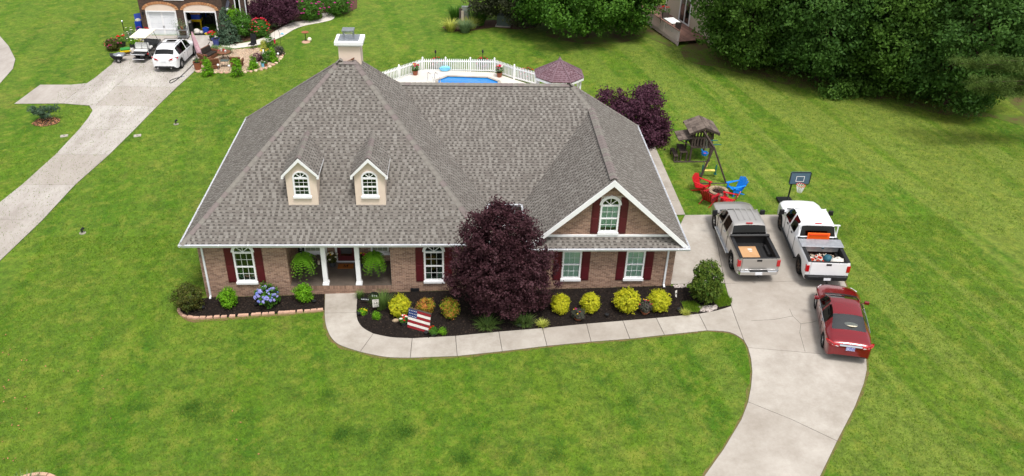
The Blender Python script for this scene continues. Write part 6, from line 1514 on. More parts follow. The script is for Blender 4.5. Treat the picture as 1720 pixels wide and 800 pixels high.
# ------------------------------------------------------------------ pool, fence, gazebo
fz = lambda x: gh(x)
DK = [(2.0, 14.0), (20.6, 14.0), (20.6, 22.5), (17.2, 25.4), (14.45, 27.85), (9.35, 28.25), (6.2, 25.0), (2.0, 22.0)]
PO = [(10.4, 17.0), (14.8, 17.0), (14.85, 26.1), (14.05, 26.85), (11.1, 27.05), (10.35, 26.3)]
ring = DK + [DK[0]] + [PO[0]] + PO[::-1] ; 
mb = MB(); zt_ = .12
ringp = DK[:1] + DK[1:] + [DK[0], PO[0]] + PO[:0:-1] + [PO[0]]
mb.add([(x, y, zt_) for x, y in ringp], [tuple(range(len(ringp)))])
n = len(DK)
for i in range(n): (x0, y0), (x1, y1) = DK[i], DK[(i + 1) % n]; mb.add([(x0, y0, -.6), (x1, y1, -.6), (x1, y1, zt_), (x0, y0, zt_)], [(0, 1, 2, 3)])
for i in range(len(PO)): (x0, y0), (x1, y1) = PO[i], PO[(i + 1) % len(PO)]; mb.add([(x0, y0, 0), (x1, y1, 0), (x1, y1, zt_), (x0, y0, zt_)], [(3, 2, 1, 0)])
mat('pool_deck', srgb(206, 200, 192), srgb(192, 185, 176), rough=.85, scale=1)
tag(mb.build('pool_deck', 'pool_deck'), kind='structure')
m = bpy.data.materials.new('pool_water'); m.use_nodes = True; N = m.node_tree.nodes; B = N['Principled BSDF']; B.inputs['Base Color'].default_value = c4(srgb(26, 120, 196)); B.inputs['Roughness'].default_value = .06
w_ = N.new('ShaderNodeTexNoise'); w_.inputs['Scale'].default_value = 5; bq = N.new('ShaderNodeBump'); bq.inputs['Strength'].default_value = .12; m.node_tree.links.new(w_.outputs[0], bq.inputs['Height']); m.node_tree.links.new(bq.outputs[0], B.inputs['Normal']); MATS['pool_water'] = m
mb = MB(); mb.add([(x, y, .075) for x, y in PO], [tuple(range(len(PO)))]); tag(mb.build('pool_water', 'pool_water'), kind='structure')
cpg = MB()
for i in range(len(PO)):
    a, b = Vector(PO[i]), Vector(PO[(i + 1) % len(PO)]); cpg.bar((a.x, a.y, zt_ + .012), (b.x, b.y, zt_ + .012), .22, .02)
tag(cpg.build('pool_coping', 'concrete'), kind='structure')
t = thing('pool_handrails', 'pair of chrome pool ladder handrails at the left end of the pool', 'handrails', (9.7, 26.0, zt_))
for x in (0, .5): MB().tube([(x, 0, 0), (x, 0, .55), (x + .05, -.15, .72), (x + .25, -.45, .7), (x + .4, -.6, .4), (x + .42, -.62, .0)], .025, 8).build('rail', 'chrome', t, smooth=True)
fence = thing('picket_fence', 'white vinyl picket fence round the pool deck', 'fence', (0, 0, 0))
FP = [(4.3, 24.0), (6.0, 25.5), (7.60, 26.98), (9.25, 28.45), (10.95, 28.35), (12.78, 28.2), (14.56, 28.0), (15.95, 26.55), (17.45, 25.3)]
pk = MB(); pk.ext([(-.035, -.012, .10), (.035, -.012, .10), (.035, -.012, 1.0), (0, -.012, 1.06), (-.035, -.012, 1.0)], (0, .024, 0)); pk_me = pk.mesh('picket', 'white_vinyl')
po_ = MB(); po_.box(-.055, .055, -.055, .055, 0, 1.12); po_.lathe([(.08, 1.12), (.08, 1.14), (.01, 1.2)], n=4, a0=pi / 4); po_me = po_.mesh('post', 'white_vinyl')
for x, y in FP: link('post', po_me, fence, (x, y, fz(x)))
for (x0, y0), (x1, y1) in zip(FP[:-1], FP[1:]):
    L_ = sqrt((x1 - x0) ** 2 + (y1 - y0) ** 2); a = atan2(y1 - y0, x1 - x0); k = int(L_ / .135)
    for q in range(1, k): s = q / k; x = x0 + (x1 - x0) * s; link('picket', pk_me, fence, (x, y0 + (y1 - y0) * s, fz(x)), (0, 0, a))
    for z in (.18, .86): MB().bar((x0, y0, fz(x0) + z), (x1, y1, fz(x1) + z), .04, .08).build('rail', 'white_vinyl', fence)
gz = Vector((18.60, 21.35, 0)); gzb = thing('gazebo', 'white gazebo with purple-brown shingled octagonal roof by the pool', 'gazebo', (gz.x, gz.y, gh(gz.x)))
Ro, ze_g, zr_g = 1.72, 2.40, 3.36; gr = bpy.data.objects.new('roof', None); COL.objects.link(gr); gr.parent = gzb
S2 = MB(); B2 = MB(); a0 = pi / 8
for k in range(8):
    p0 = Vector((Ro * cos(a0 + k * pi / 4), Ro * sin(a0 + k * pi / 4), ze_g)); p1 = Vector((Ro * cos(a0 + (k + 1) * pi / 4), Ro * sin(a0 + (k + 1) * pi / 4), ze_g)); ap = Vector((0, 0, zr_g))
    B2.add([p0, p1, ap], [(0, 1, 2)]); B2.add([p0 * .99, p1 * .99, ap - Vector((0, 0, .08))], [(2, 1, 0)])
    shingles([p0, p1, ap], exp_=.16, dest=(S2, B2))
    m = MB(); m.tube([p0 + Vector((0, 0, .035)), ap + Vector((0, 0, .035))], .035, 6); m.build('hip_cap', 'gazebo_roof', gr)
    MB().bar(p0 * .985 - Vector((0, 0, .085)), p1 * .985 - Vector((0, 0, .085)), .04, .14).build('fascia', 'white_vinyl', gr)
B2.t = [x_ if x_ < .7 else 1 for x_ in B2.t]; B2.build('roof_deck', 'gazebo_roof', gr); stuff(S2.build('shingles', 'gazebo_roof', gr))
MB().lathe([(.10, zr_g), (.12, zr_g + .06), (.04, zr_g + .16), (.01, zr_g + .26)], n=10).build('finial', 'gazebo_roof', gr)
for k in range(8):
    a = a0 + k * pi / 4; x, y = 1.5 * cos(a), 1.5 * sin(a); MB().box(x - .06, x + .06, y - .06, y + .06, 0, ze_g - .1).build('post', 'white_vinyl', gzb)
    a2 = a + pi / 4; x2, y2 = 1.5 * cos(a2), 1.5 * sin(a2)
    if k != 5:
        for z in (.25, .85): MB().bar((x, y, z), (x2, y2, z), .05, .07).build('rail', 'white_vinyl', gzb)
    MB().bar((x, y, ze_g - .2), (x2, y2, ze_g - .2), .05, .12).build('head_rail', 'white_vinyl', gzb)
MB().lathe([(1.62, 0), (1.62, .14)], n=8, a0=a0).build('floor', 'deck_wood', gzb)
flowerplant('pool_planter', 'brown pot of red and purple flowers at the left of the pool deck', 0, 0, .62, .55, 'leaf_green', ['petal_red', 'petal_magenta', 'petal_red', 'petal_yellow'], 91, 16, ('terracotta', .22, .36), .08, loc=(8.75, 27.2, zt_), cat='planter')
flowerplant('pool_planter', 'brown pot of red and white flowers at the right of the pool deck', 0, 0, .62, .6, 'leaf_green', ['petal_red', 'petal_white', 'petal_red', 'petal_magenta'], 92, 16, ('terracotta', .22, .36), .08, loc=(14.9, 26.95, zt_), cat='planter')
for x, y, l in ((10.2, 28.75, 'left'), (13.7, 28.6, 'right')):
    t = thing('garden_torch', 'black garden torch behind the picket fence, %s of the two' % l, 'torch', (x, y, gh(x)), 0, 'torches behind the pool fence'); MB().tube([(0, 0, 0), (0, 0, 1.35)], .018, 6).build('pole', 'dark_metal', t); MB().lathe([(.03, 1.33), (.07, 1.4), (.07, 1.52), (.03, 1.6)], n=10).build('head', 'dark_metal', t)
t = thing('pool_float', 'light blue pool float leaning on the fence', 'float', (10.9, 28.0, zt_), .1); m = MB(); m.ball((0, 0, .2), (.42, .12, .22), 14, 8)
mat('float_blue', srgb(120, 196, 232), rough=.3); m.build('cushion', 'float_blue', t, smooth=True); MB().tube([(.3 * cos(k * .63), -.1, .2 + .13 * sin(k * .63)) for k in range(10)], .02, 6, close=True).build('rim', 'float_blue', t)
for k, (x, y, l) in enumerate(((10.3, 29.4, 'behind the left torch'), (13.8, 29.2, 'behind the right torch'), (16.9, 26.9, 'behind the fence beside the gazebo'), (20.9, 19.0, 'between the gazebo and the house roof'))):
    flowerplant('rose_bush', 'red flowering rose bush ' + l, 0, 0, 1.1, .78, 'leaf_green', ['petal_pink', 'petal_red'], 95 + k, 26, None, .06, loc=(x, y, gh(x)), n=900, group='roses outside the pool fence', cat='shrub')
# ------------------------------------------------------------------ the neighbours on the left: drive, garage, garden
nd = [
    gp([(250, 60), (372, 60), (352, 82), (325, 122), (297, 147.5), (195, 145.5), (222, 121), (160, 131), (187, 109), (196, 96), (226, 76)]),
    gp([(195, 145.5), (292, 147.5), (262, 180), (150, 178), (166, 163)]) if False else gp([(195, 145.5), (297, 147.5), (263.5, 180), (205, 179.5), (160, 178.5)]),
    gp([(160, 131), (222, 121), (195, 145.5), (160, 178.5), (150, 178), (105, 174.5), (146, 140.5)]),
    gp([(105, 174.5), (24, 175), (67.5, 143), (120, 143), (146, 140.5)]),
    gp([(150, 178), (263.5, 180), (244, 200), (226, 218.5), (132.5, 218.5), (148, 199), (155.5, 186)]),
    gp([(132.5, 218.5), (226, 218.5), (183, 261), (93.5, 260)]), gp([(93.5, 260), (183, 261), (126, 311.5), (37, 311)]),
    gp([(37, 311), (126, 311.5), (71, 371), (-36, 369)]), gp([(-36, 369), (71, 371), (-20, 458), (-160, 452)])]
paving('neighbour_driveway', nd, 'concrete_old', tseed=8)
paving('neighbour_road', [[G2(*p) for p in ((-60, 40), (0, 61), (15, 78), (26, 100), (22, 116), (0, 141), (-60, 190), (-140, 150), (-140, 60))]], 'concrete_old', tseed=9)
nw_o = [(394, 82), (430, 77), (455.5, 69.6), (474, 62), (492, 51), (510, 44), (541, 38), (558, 33.5), (562, 27), (553, 22)]
nw_i = [(370, 78), (419, 71), (448, 62), (460, 54), (475, 45), (492, 38), (510, 35), (529, 35), (541, 31), (540, 23)]
nsl = []
for a, b in ((0, 2), (2, 4), (4, 6), (6, 9)):
    nsl.append(smooth_path(gp(nw_o[a:b + 1]), 4) + smooth_path(gp(nw_i[a:b + 1]), 4)[::-1])
paving('neighbour_walk', nsl, 'pool_deck', tseed=10)
bed('neighbour_mulch', gp([(371, 76), (400.5, 73), (446, 62), (466, 49), (486, 39), (504, 35), (530, 34), (540, 22), (580, 24), (600, 14), (600, -10), (380, 0), (372, 50)]), 'brown_mulch', top=.025)
PG = gp([(322, 116), (330, 122), (392, 123), (423, 120), (448, 115), (468, 103), (477, 89), (460.5, 82.6), (431, 81), (392, 84), (373, 80), (350, 84)])
bed('garden_gravel', PG, 'gravel_bed', top=.03)
mat('gravel_stone', srgb(206, 182, 156), rough=.95, tint=srgb(150, 122, 104)); pebbles(PG, 900, 31, 'gravel_stone', .055, 'pink and tan pebbles covering the neighbouring patio garden')
# edging stones on the lawn side of the patio garden
sp_ = smooth_path(gp([(325, 121), (392, 123.5), (423, 120.5), (448, 115.5), (468, 103.5), (477, 90)]), 16); acc = 0; m = MB(); m.ball((0, 0, .03), (.17, .12, .09), 8, 5); st2 = [m.mesh('edging_stone', 'gravel_stone'), m.mesh('edging_stone', 'edging_stone')]
root = tag(MB().add([(sp_[0][0], sp_[0][1], gh(sp_[0][0]) - .02), (sp_[0][0] + .1, sp_[0][1], gh(sp_[0][0]) - .02), (sp_[0][0], sp_[0][1] + .1, gh(sp_[0][0]) - .02)], [(0, 1, 2)]).build('garden_edging', 'gravel_stone'), kind='structure')
for a, b in zip(sp_[:-1], sp_[1:]):
    acc += sqrt((b[0] - a[0]) ** 2 + (b[1] - a[1]) ** 2)
    if acc > .36: acc = 0; link('edging_stone', rr.choice(st2), root, (b[0], b[1], gh(b[0])), (0, 0, rr.random() * 6), (rr.uniform(.8, 1.2), rr.uniform(.8, 1.2), rr.uniform(.8, 1.2)))

NY = 37.6; NZ = -.68
nh = thing('neighbour_house', 'dark brick neighbouring house with arched double garage and cream walls', 'house', (-14, NY, NZ))
nx = lambda x: x + 14                       # local coordinates: x from the left corner, y from the facade
D1a, D1b, D2a, D2b, HD = nx(-13.55), nx(-11.12), nx(-10.5), nx(-7.92), 2.06; WR = nx(-7.35)
w = MB(); w.box(0, D1a, 0, .3, -.3, 5); w.box(D1b, D2a, 0, .3, -.3, 5); w.box(D2b, WR, 0, .3, -.3, 5); w.box(D1a, D1b, 0, .3, HD + .62, 5); w.box(D2a, D2b, 0, .3, HD + .62, 5); w.box(0, .3, .3, 8, -.3, 5); w.box(WR - .3, WR, .3, 8, -.3, 5); w.box(.3, WR - .3, 7.7, 8, -.3, 5)
nwall = w.build('wall', 'stone_dark', nh)
BR = MB()
def archz(x, a, b): q = (2 * x - a - b) / (b - a); return HD + .58 * sqrt(max(0, 1 - q * q * .96))
keepn = lambda a, b: not any(x0 < a < x1 and b - .3 < archz(a, x0, x1) for x0, x1 in ((D1a, D1b), (D2a, D2b)))
bricks((0, 0, -.3), Xd, Yd, WR, 5.2, keepn, size=(.24, .07, .012)); stuff(BR.build('bricks', 'stone_dark', nwall))
for a, b in ((D1a, D1b), (D2a, D2b)):
    n = 12; A = MB(); cx = (a + b) / 2; hwd = (b - a) / 2
    pts = [(cx + hwd * cos(pi * k / n), -.02, HD + .45 * sin(pi * k / n) + .10) for k in range(n + 1)]
    MB().ext([(b, -.02, HD + .0), *pts, (a, -.02, HD + .0)], (0, .12, 0)).build('arch_panel', 'stucco', nh, fix=True)
    for k in range(20):
        t0, t1 = pi * (k + .06) / 20, pi * (k + .94) / 20; e = lambda t_, r: (cx + (hwd + r) * cos(t_), -.05, HD + .10 + (.45 + r * .9) * sin(t_))
        A.ext([e(t0, 0), e(t0, .24), e(t1, .24), e(t1, 0)], (0, .12, 0), 0, random.Random(k).random())
    A.build('arch_bricks', 'arch_brick', nh, fix=True)
    f = MB(); f.box(a, a + .10, -.03, .25, 0, HD); f.box(b - .10, b, -.03, .25, 0, HD); f.box(a + .1, b - .1, -.03, .25, HD - .09, HD + .02); f.build('door_frame', 'white_trim', nh)
gd = bpy.data.objects.new('garage_door', None); COL.objects.link(gd); gd.parent = nh
xm = (D1a + D1b) / 2
for r in range(4):
    for x0, x1 in ((D1a + .1, xm - .07), (xm + .07, D1b - .1)):
        MB().box(x0 + .004, x1 - .004, .12, .16, r * .492 + .004, r * .492 + .486).build('panel', 'white_metal', gd, bevel=.008)
MB().box(xm - .07, xm + .07, .095, .15, 0, HD - .09).build('middle_stile', 'white_trim', gd); m = MB(); m.box(D1a + .1, xm - .075, .10, .12, .44, .54); m.box(xm + .075, D1b - .1, .10, .12, .44, .54); m.box(D1a + .1, D1a + .2, .10, .12, .54, HD - .1); m.box(D1b - .2, D1b - .1, .10, .12, .54, HD - .1); m.build('rails', 'white_trim', gd)
for s in (-1, 1): MB().box(xm + s * .035 - .012, xm + s * .035 + .012, .07, .094, .62, .80).build('handle', 'dark_metal', gd)
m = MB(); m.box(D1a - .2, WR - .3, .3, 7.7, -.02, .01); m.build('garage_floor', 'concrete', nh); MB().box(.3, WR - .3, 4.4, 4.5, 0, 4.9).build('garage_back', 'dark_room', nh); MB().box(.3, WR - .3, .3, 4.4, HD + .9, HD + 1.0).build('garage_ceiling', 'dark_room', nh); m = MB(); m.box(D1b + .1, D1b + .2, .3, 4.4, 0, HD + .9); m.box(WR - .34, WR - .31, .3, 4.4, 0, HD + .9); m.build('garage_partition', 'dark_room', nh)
MB().box(nx(-11.9), nx(-10.3), -.06, .01, 2.95, 3.2).build('upper_window_sill', 'white_trim', nh)
for x in (.26, D2b + .34):
    m = MB(); m.box(x - .06, x + .06, -.22, -.08, 1.72, 2.02); m.box(x - .03, x + .03, -.08, 0, 1.8, 1.86); m.build('wall_lantern', 'dark_metal', nh, bevel=.02)
# recessed part to the right of the garage
y2 = 1.6
x_a = Yp(380, 30, NY + y2).x + 14; x_b = Yp(389, 30, NY + y2).x + 14; x_c = Yp(396, 20, NY + y2).x + 14; x_d = Yp(405.5, 20, NY + y2).x + 14; x_e = Yp(413, 20, NY + y2).x + 14
w = MB(); w.box(WR, x_b, y2, 7, -.3, 2.4); w.box(x_e + .1, x_e + 2.6, y2 + .6, 8, -.3, 5); w.build('cream_wall', 'stucco', nh); w = MB(); w.box(x_b, x_e, y2 - .08, 7, -.3, 5); w2 = w.build('stone_pier', 'stone_dark', nh)
BR = MB(); bricks((x_b, y2 - .08, -.3), Xd, Yd, x_e - x_b, 4, lambda a, b: not (x_c - x_b < a < x_d - x_b and .6 < b < 3), size=(.24, .07, .012)); stuff(BR.build('bricks', 'stone_dark', w2))
f = MB(); f.box(x_c, x_c + .09, y2 - .13, y2 - .02, .45, 3); f.box(x_d - .09, x_d, y2 - .13, y2 - .02, .45, 3); f.box(x_c, x_d, y2 - .16, y2 - .02, .33, .45); f.box(x_c + .09, x_d - .09, y2 - .13, y2 - .03, 1.5, 1.58); wn_ = f.build('window_frame', 'white_trim', nh); MB().box(x_c + .09, x_d - .09, y2 - .095, y2 - .085, .45, 3).build('pane', 'car_glass', wn_)
MB().tube([(x_e + .06, y2 - .12, 0), (x_e + .06, y2 - .12, 3.5)], .05, 6).build('downspout', 'white_metal', nh)
r = MB(); r.ext([(WR - .15, -.35, 2.15), (WR - .15, 2.5, 2.15), (WR + .55, 2.5, 1.95), (WR + .55, -.35, 1.95)], (0, 0, .06)) if False else None
r = MB(); r.ext([(WR + .0, y2 - .8, 2.02), (x_b + .05, y2 - .8, 2.02), (x_b + .05, y2 + 2.4, 3.6), (WR + .0, y2 + 2.4, 3.6)], (0, 0, .08)); r.build('porch_roof', 'roof_blue', nh, fix=True); MB().box(WR + .0, x_b + .1, y2 - .9, y2 - .8, 1.95, 2.1).build('gutter', 'white_metal', nh); MB().tube([(WR + .12, y2 - .82, 1.95), (WR + .12, y2 - .05, 1.7), (WR + .12, y2 - .05, 0)], .045, 6).build('downspout', 'white_metal', nh)
r = MB(); r.ext([(-.5, -.55, 4.9), (WR + .5, -.55, 4.9), (WR + .5, 4, 7.8), (-.5, 4, 7.8)], (0, 0, .12)); r.ext([(-.5, 8.5, 4.9), (WR + .5, 8.5, 4.9), (WR + .5, 4, 7.8), (-.5, 4, 7.8)], (0, 0, .12)); r.build('roof', 'roof_blue', nh, fix=True)
# entry steps beyond the walk
p = G(544, 19); t = thing('stone_steps', 'stone entry steps at the far end of the neighbouring walk', 'steps', p, .25)
for k in range(4): MB().box(-.75, .75, k * .38, k * .38 + .42, 0, .17 * (k + 1)).build('step', 'stone_dark' if k % 2 else 'firestone', t, bevel=.03)

# inside and before the open garage
GX = lambda px, py, Y: Yp(px, py, Y)
def simple(name, label, cat, p, parts, rz=0, group=None):
    t = thing(name, label, cat, p, rz, group)
    for nm, mb, m in parts: mb.build(nm, m, t, bevel=.01)
    return t
gy = NY + 1.2
def floorp(px, Y): q = Zp(px, 58, NZ); d_ = _ray(px, 58); z = CPOS + d_ * ((Y - CPOS.y) / d_.y); return Vector((z.x, Y, NZ + .012))
simple('storage_bin', 'black wheeled bin standing in the open garage', 'bin', floorp(322, NY + .55), [('body', MB().ext([(-.24, -.22, 0), (.24, -.22, 0), (.24, .22, 0), (-.24, .22, 0)], (0, 0, .85)), 'black_plastic'), ('lid', MB().box(-.27, .27, -.25, .25, .86, .92), 'black_plastic'), ('box_on_lid', MB().box(-.16, .12, -.15, .15, .925, 1.1), 'bag_white')])
simple('plywood_board', 'brown board leaning at the left of the open garage', 'board', floorp(314.5, NY + .7), [('board', MB().bar((0, 0, 0), (-.05, .15, 1.0), .32, .04, up=(0, 1, 0)), 'cardboard'), ('batten', MB().bar((0, -.03, .5), (-.02, 0, .6), .3, .02, up=(0, 1, 0)), 'cardboard')])
simple('shop_cart', 'yellow shop cart with a dark blue box in the open garage', 'cart', floorp(335, NY + 1.6), [('tray', MB().box(-.42, .42, -.3, .3, .75, .95), 'petal_yellow'), ('front_leg', MB().box(-.40, -.30, -.3, -.2, 0, .75), 'petal_yellow'), ('rear_leg', MB().box(.30, .40, -.3, -.2, 0, .75), 'petal_yellow'), ('box', MB().box(-.36, .36, -.28, .28, .955, 1.35), 'bright_blue'), ('top_board', MB().box(-.42, .42, -.3, .3, 1.38, 1.52), 'cardboard')])
simple('blue_drum', 'bright blue bucket at the garage mouth', 'bucket', floorp(347, NY + .35), [('bucket', MB().lathe([(.2, 0), (.26, .55), (.28, .56), (.24, .54)], n=16), 'bright_blue'), ('handle', MB().tube([(-.26, 0, .55), (0, 0, .68), (.26, 0, .55)], .012, 5), 'galvanised')])
t = thing('white_bag', 'white plastic bags on the floor of the open garage', 'bag', floorp(332, NY + .35)); m = MB(); m.ball((0, 0, .22), (.28, .2, .24), 12, 8); m.v = [tuple(Vector(q) * (1 + .25 * mnoise.noise(Vector(q) * 6))) for q in m.v]; m.build('bag', 'bag_white', t, smooth=True); m = MB(); m.ball((.34, .05, .15), (.16, .14, .16), 10, 6); m.build('small_bag', 'bag_white', t)
t = thing('floor_pan', 'low black tray with a yellow cloth in the open garage', 'tray', floorp(339, NY + .2)); MB().box(-.5, .3, -.2, .2, 0, .12).build('tray', 'black_plastic', t); m = MB(); m.ball((.38, 0, .12), (.18, .14, .14), 8, 6); m.build('cloth', 'petal_yellow', t)
g = random.Random(21)
for k in range(9):
    x = g.uniform(-10.3, -8.2); y = NY + g.uniform(2.2, 3.9); hgt = g.uniform(.5, 1.8); mm = g.choice(['old_wood', 'pot_dark', 'cardboard', 'bright_blue', 'green_metal', 'bag_white', 'dark_metal'])
    t = thing('stored_box', 'dim stored box in the dark rear of the open garage', 'box', (x, y, NZ + .012), g.uniform(-.2, .2), 'boxes deep in the garage'); MB().box(-.25, .25, -.2, .2, 0, hgt).build('carton', mm, t); MB().box(-.15, .15, -.1, .1, hgt + .003, hgt + .2).build('top_item', g.choice(['bag_white', 'old_wood', 'bright_blue', 'pot_dark']), t)
def shelfcart(label, px, py, seed):
    p = G(px, py); t = thing('plant_cart', label, 'cart', p)
    for z in (.18, .75): MB().box(-.42, .42, -.25, .25, z, z + .04).build('shelf', 'galvanised', t)
    for a in (-.38, .38):
        for b_ in (-.22, .22): MB().box(a - .02, a + .02, b_ - .02, b_ + .02, .1, 1.0).build('upright', 'galvanised', t); MB().tube([(a - .02, b_, .06), (a + .02, b_, .06)], .07, 10).build('caster', 'black_plastic', t)
    for k in range(3): m = MB(); m.lathe([(.08, .79), (.11, 1.0)], (-.27 + k * .27, 0, 0), 10); m.build('pot', ['pot_dark', 'terracotta', 'pot_dark'][k], t)
    leafobj('foliage', [(-.27, 0, 1.2, .2, .2, .26), (0, 0, 1.1, .16, .16, .16), (.27, 0, 1.1, .16, .16, .16), (-.2, 0, .4, .16, .16, .14)], 420, .07, 'leaf_grey', t, seed=seed)
shelfcart('grey wheeled cart of pot plants between the garage doors', 309, 65, 5)
# golf cart
loc, rz = G(243.5, 99), place((327, 93), (304.5, 116), 1.62, -1)[1]; gc = thing('golf_cart', 'black golf cart with cream roof and white rear seat in the neighbouring drive', 'golf cart', (loc.x, loc.y, gh(loc.x) + .035), rz)
def GP(mb, nm, m, **k): return mb.build(nm, m, gc, **k)
GP(MB().ext([(-.45, -.6, .30), (2.0, -.6, .30), (2.25, -.6, .55), (2.15, -.6, .85), (1.75, -.6, .95), (1.55, -.6, .42), (.75, -.6, .42), (.7, -.6, .70), (-.35, -.6, .70), (-.5, -.6, .5)], (0, 1.2, 0)), 'body', 'black_paint', fix=True, bevel=.06)
GP(MB().box(.1, .65, -.52, .52, .70, .84), 'front_seat', 'seat_white', bevel=.04); GP(MB().cbox((.05, 0, 1.05), (.12, 1.0, .42), 0, 0, 0, 0, -.15), 'front_backrest', 'seat_white', bevel=.04)
for s in (-1, 1): GP(MB().cbox((-.12, s * .26, 1.03), (.12, .48, .40), 0, 0, 0, 0, .12), 'rear_backrest', 'seat_white', bevel=.05)
GP(MB().box(-.50, -.12, -.5, .5, .70, .80), 'rear_seat', 'seat_white', bevel=.03); GP(MB().box(-1.05, -.5, -.52, .52, .62, .66), 'cargo_deck', 'dark_metal'); GP(MB().box(-1.10, -.75, -.45, .45, .30, .34), 'foot_plate', 'dark_metal')
m = MB(); m.tube([(-1.05, .52, .66), (-1.05, .52, 1.0), (-.5, .52, 1.0)], .022, 6); m.tube([(-1.05, -.52, .66), (-1.05, .52, .66)], .022, 6); m.tube([(-1.1, -.45, .32), (-1.1, .45, .32)], .02, 6); m.build('grab_bar', 'white_metal', gc)
for x, y in ((-.28, .5), (-.28, -.5)): GP(MB().tube([(x, y, .7), (x + .05, y, 1.78)], .02, 6), 'roof_post', 'dark_metal')
for y in (-.5, .5): GP(MB().tube([(1.75, y, .95), (1.25, y, 1.78)], .02, 6), 'roof_post', 'dark_metal')
GP(MB().box(-.55, 1.45, -.62, .62, 1.77, 1.86), 'roof', 'cream_top', bevel=.05); GP(MB().box(.30, .36, -.3, .3, .42, .5), 'kick_panel', 'dark_metal')
GP(MB().tube([(1.25, .28, .75), (1.0, .28, 1.0)], .02, 6), 'steering_column', 'dark_metal'); GP(MB().tube([(1.0 + .03 * cos(k * .63), .28 + .17 * sin(k * .63), 1.02 + .14 * cos(k * .63)) for k in range(10)], .015, 5, close=True), 'steering_wheel', 'black_plastic')
for s in (-1, 1):
    GP(MB().box(-.5, -.44, min(s * .45, s * .58), max(s * .45, s * .58), .5, .62), 'tail_light', 'tail_red')
    for x in (0, 1.65): wheel(gc, x, s * .5, .23, .2, 'rim', 6)
# black garden cart tipped with a grey cover
p = G(200, 104); t = thing('garden_cart', 'black two-wheeled garden cart with a grey cover beside the drive', 'cart', (p.x, p.y, p.z + .03), .35)
MB().ext([(-.55, -.35, .62), (.35, -.35, .45), (.28, -.3, .22), (-.3, -.3, .25)], (0, .7, 0)).build('tub', 'black_plastic', t, fix=True, bevel=.03)
for s in (-1, 1): wheel(t, 0.0, s * .42, .2, .1, 'rim', 6)
MB().tube([(.3, 0, .4), (.9, 0, .42), (1.05, 0, .5)], .03, 6).build('handle', 'dark_metal', t); m = MB(); m.ball((.1, 0, .5), (.5, .38, .16), 12, 7); m.v = [tuple(Vector(q) + Vector((0, 0, .06 * mnoise.noise(Vector(q) * 5)))) for q in m.v]; m.build('cover', 'galvanised', t, smooth=True)
p = G(212, 91); t = thing('fertiliser_bags', 'yellow bag under a green bag lying by the garden cart', 'bags', (p.x, p.y, p.z), .4)
mat('bag_green', srgb(40, 130, 50), rough=.5); MB().box(-.4, .4, -.28, .28, .2, .36).build('yellow_bag', 'petal_yellow', t, bevel=.06); MB().box(-.36, .36, -.25, .25, .362, .48).build('green_bag', 'bag_green', t, bevel=.05); MB().box(-.3, .3, -.2, .2, 0, .2).build('crate', 'old_wood', t)
p = G(236, 53); t = thing('recycling_bin', 'blue wheeled bin with open lid and full bag left of the garage', 'bin', (p.x, p.y, p.z), .1)
MB().ext([(-.26, -.26, 0), (.26, -.26, 0), (.26, .26, 0), (-.26, .26, 0)], (0, 0, .9)).build('body', 'bright_blue', t, bevel=.03); MB().bar((-.02, .24, .92), (-.1, .55, 1.35), .6, .05, up=(0, 1, 0)).build('lid', 'bright_blue', t); m = MB(); m.ball((0, 0, .95), (.24, .22, .16), 10, 6); m.build('trash', 'bag_white', t); MB().tube([(.2 * cos(k * .5), -.28, .3 + .18 * sin(k * .5)) for k in range(13)], .02, 6).build('hose_loop', 'petal_pink', t)
for s in (-1, 1): MB().tube([(s * .22, .28, .1), (s * .27, .28, .1)], .1, 10).build('wheel', 'black_plastic', t)
p = G(209, 55); t = thing('lamp_stake', 'slim grey garden lamp on a post left of the potted plants', 'lamp', p); MB().tube([(0, 0, 0), (0, 0, .85)], .03, 6).build('post', 'dark_metal', t); MB().lathe([(.06, .85), (.08, .98), (.02, 1.05)], n=8).build('head', 'galvanised', t)
# potted plants and flowers left of the apron
g = random.Random(33)
flowerplant('flower_bush', 'pink flowering bush at the left end of the potted plants', 192, 84, 1.2, .95, 'leaf_holly', ['petal_pink', 'petal_magenta'], 101, 22, None, .07, n=1200, cat='shrub')
flowerplant('potted_flowers', 'pot of red flowers behind the yellow bag', 207, 78, .8, .7, 'leaf_green', ['petal_red'], 102, 8, ('pot_dark', .25, .3), .09, n=700)
flowerplant('potted_flowers', 'pot of coral flowers beside the left garage pier', 246, 60, .5, .5, 'leaf_holly', ['petal_red'], 103, 6, ('pot_dark', .2, .25), .09, n=300)
for k, (px, py, lf, l) in enumerate(((215, 70, 'leaf_grey', 'silver-leaved'), (222, 80, 'leaf_lime', 'lime green'), (226, 66, 'leaf_grey', 'pale leggy'), (229, 82, 'leaf_lime', 'trailing bright green'), (235, 70, 'leaf_green', 'dark green'), (236, 80, 'leaf_chart', 'yellow-green'), (240, 66, 'leaf_grey', 'grey shaggy'), (219, 62, 'leaf_green', 'small bushy'))):
    flowerplant('pot_plant', l + ' pot plant in the crowd of pots before the garage pier', px, py, .62, .6, lf, ['petal_white'], 110 + k, 3, (g.choice(['pot_dark', 'terracotta', 'galvanised']), .2, .28), .06, n=420, cat='plant', group='pots before the garage pier')
t = thing('plant_stand', 'grey metal stand among the pot plants', 'stand', G(230, 74)); m = MB()
for a in (-.4, .4):
    for b_ in (-.2, .2): m.tube([(a, b_, 0), (a, b_, 1.1)], .02, 5)
m.build('frame', 'galvanised', t); MB().box(-.45, .45, -.25, .25, .5, .53).build('shelf', 'galvanised', t)
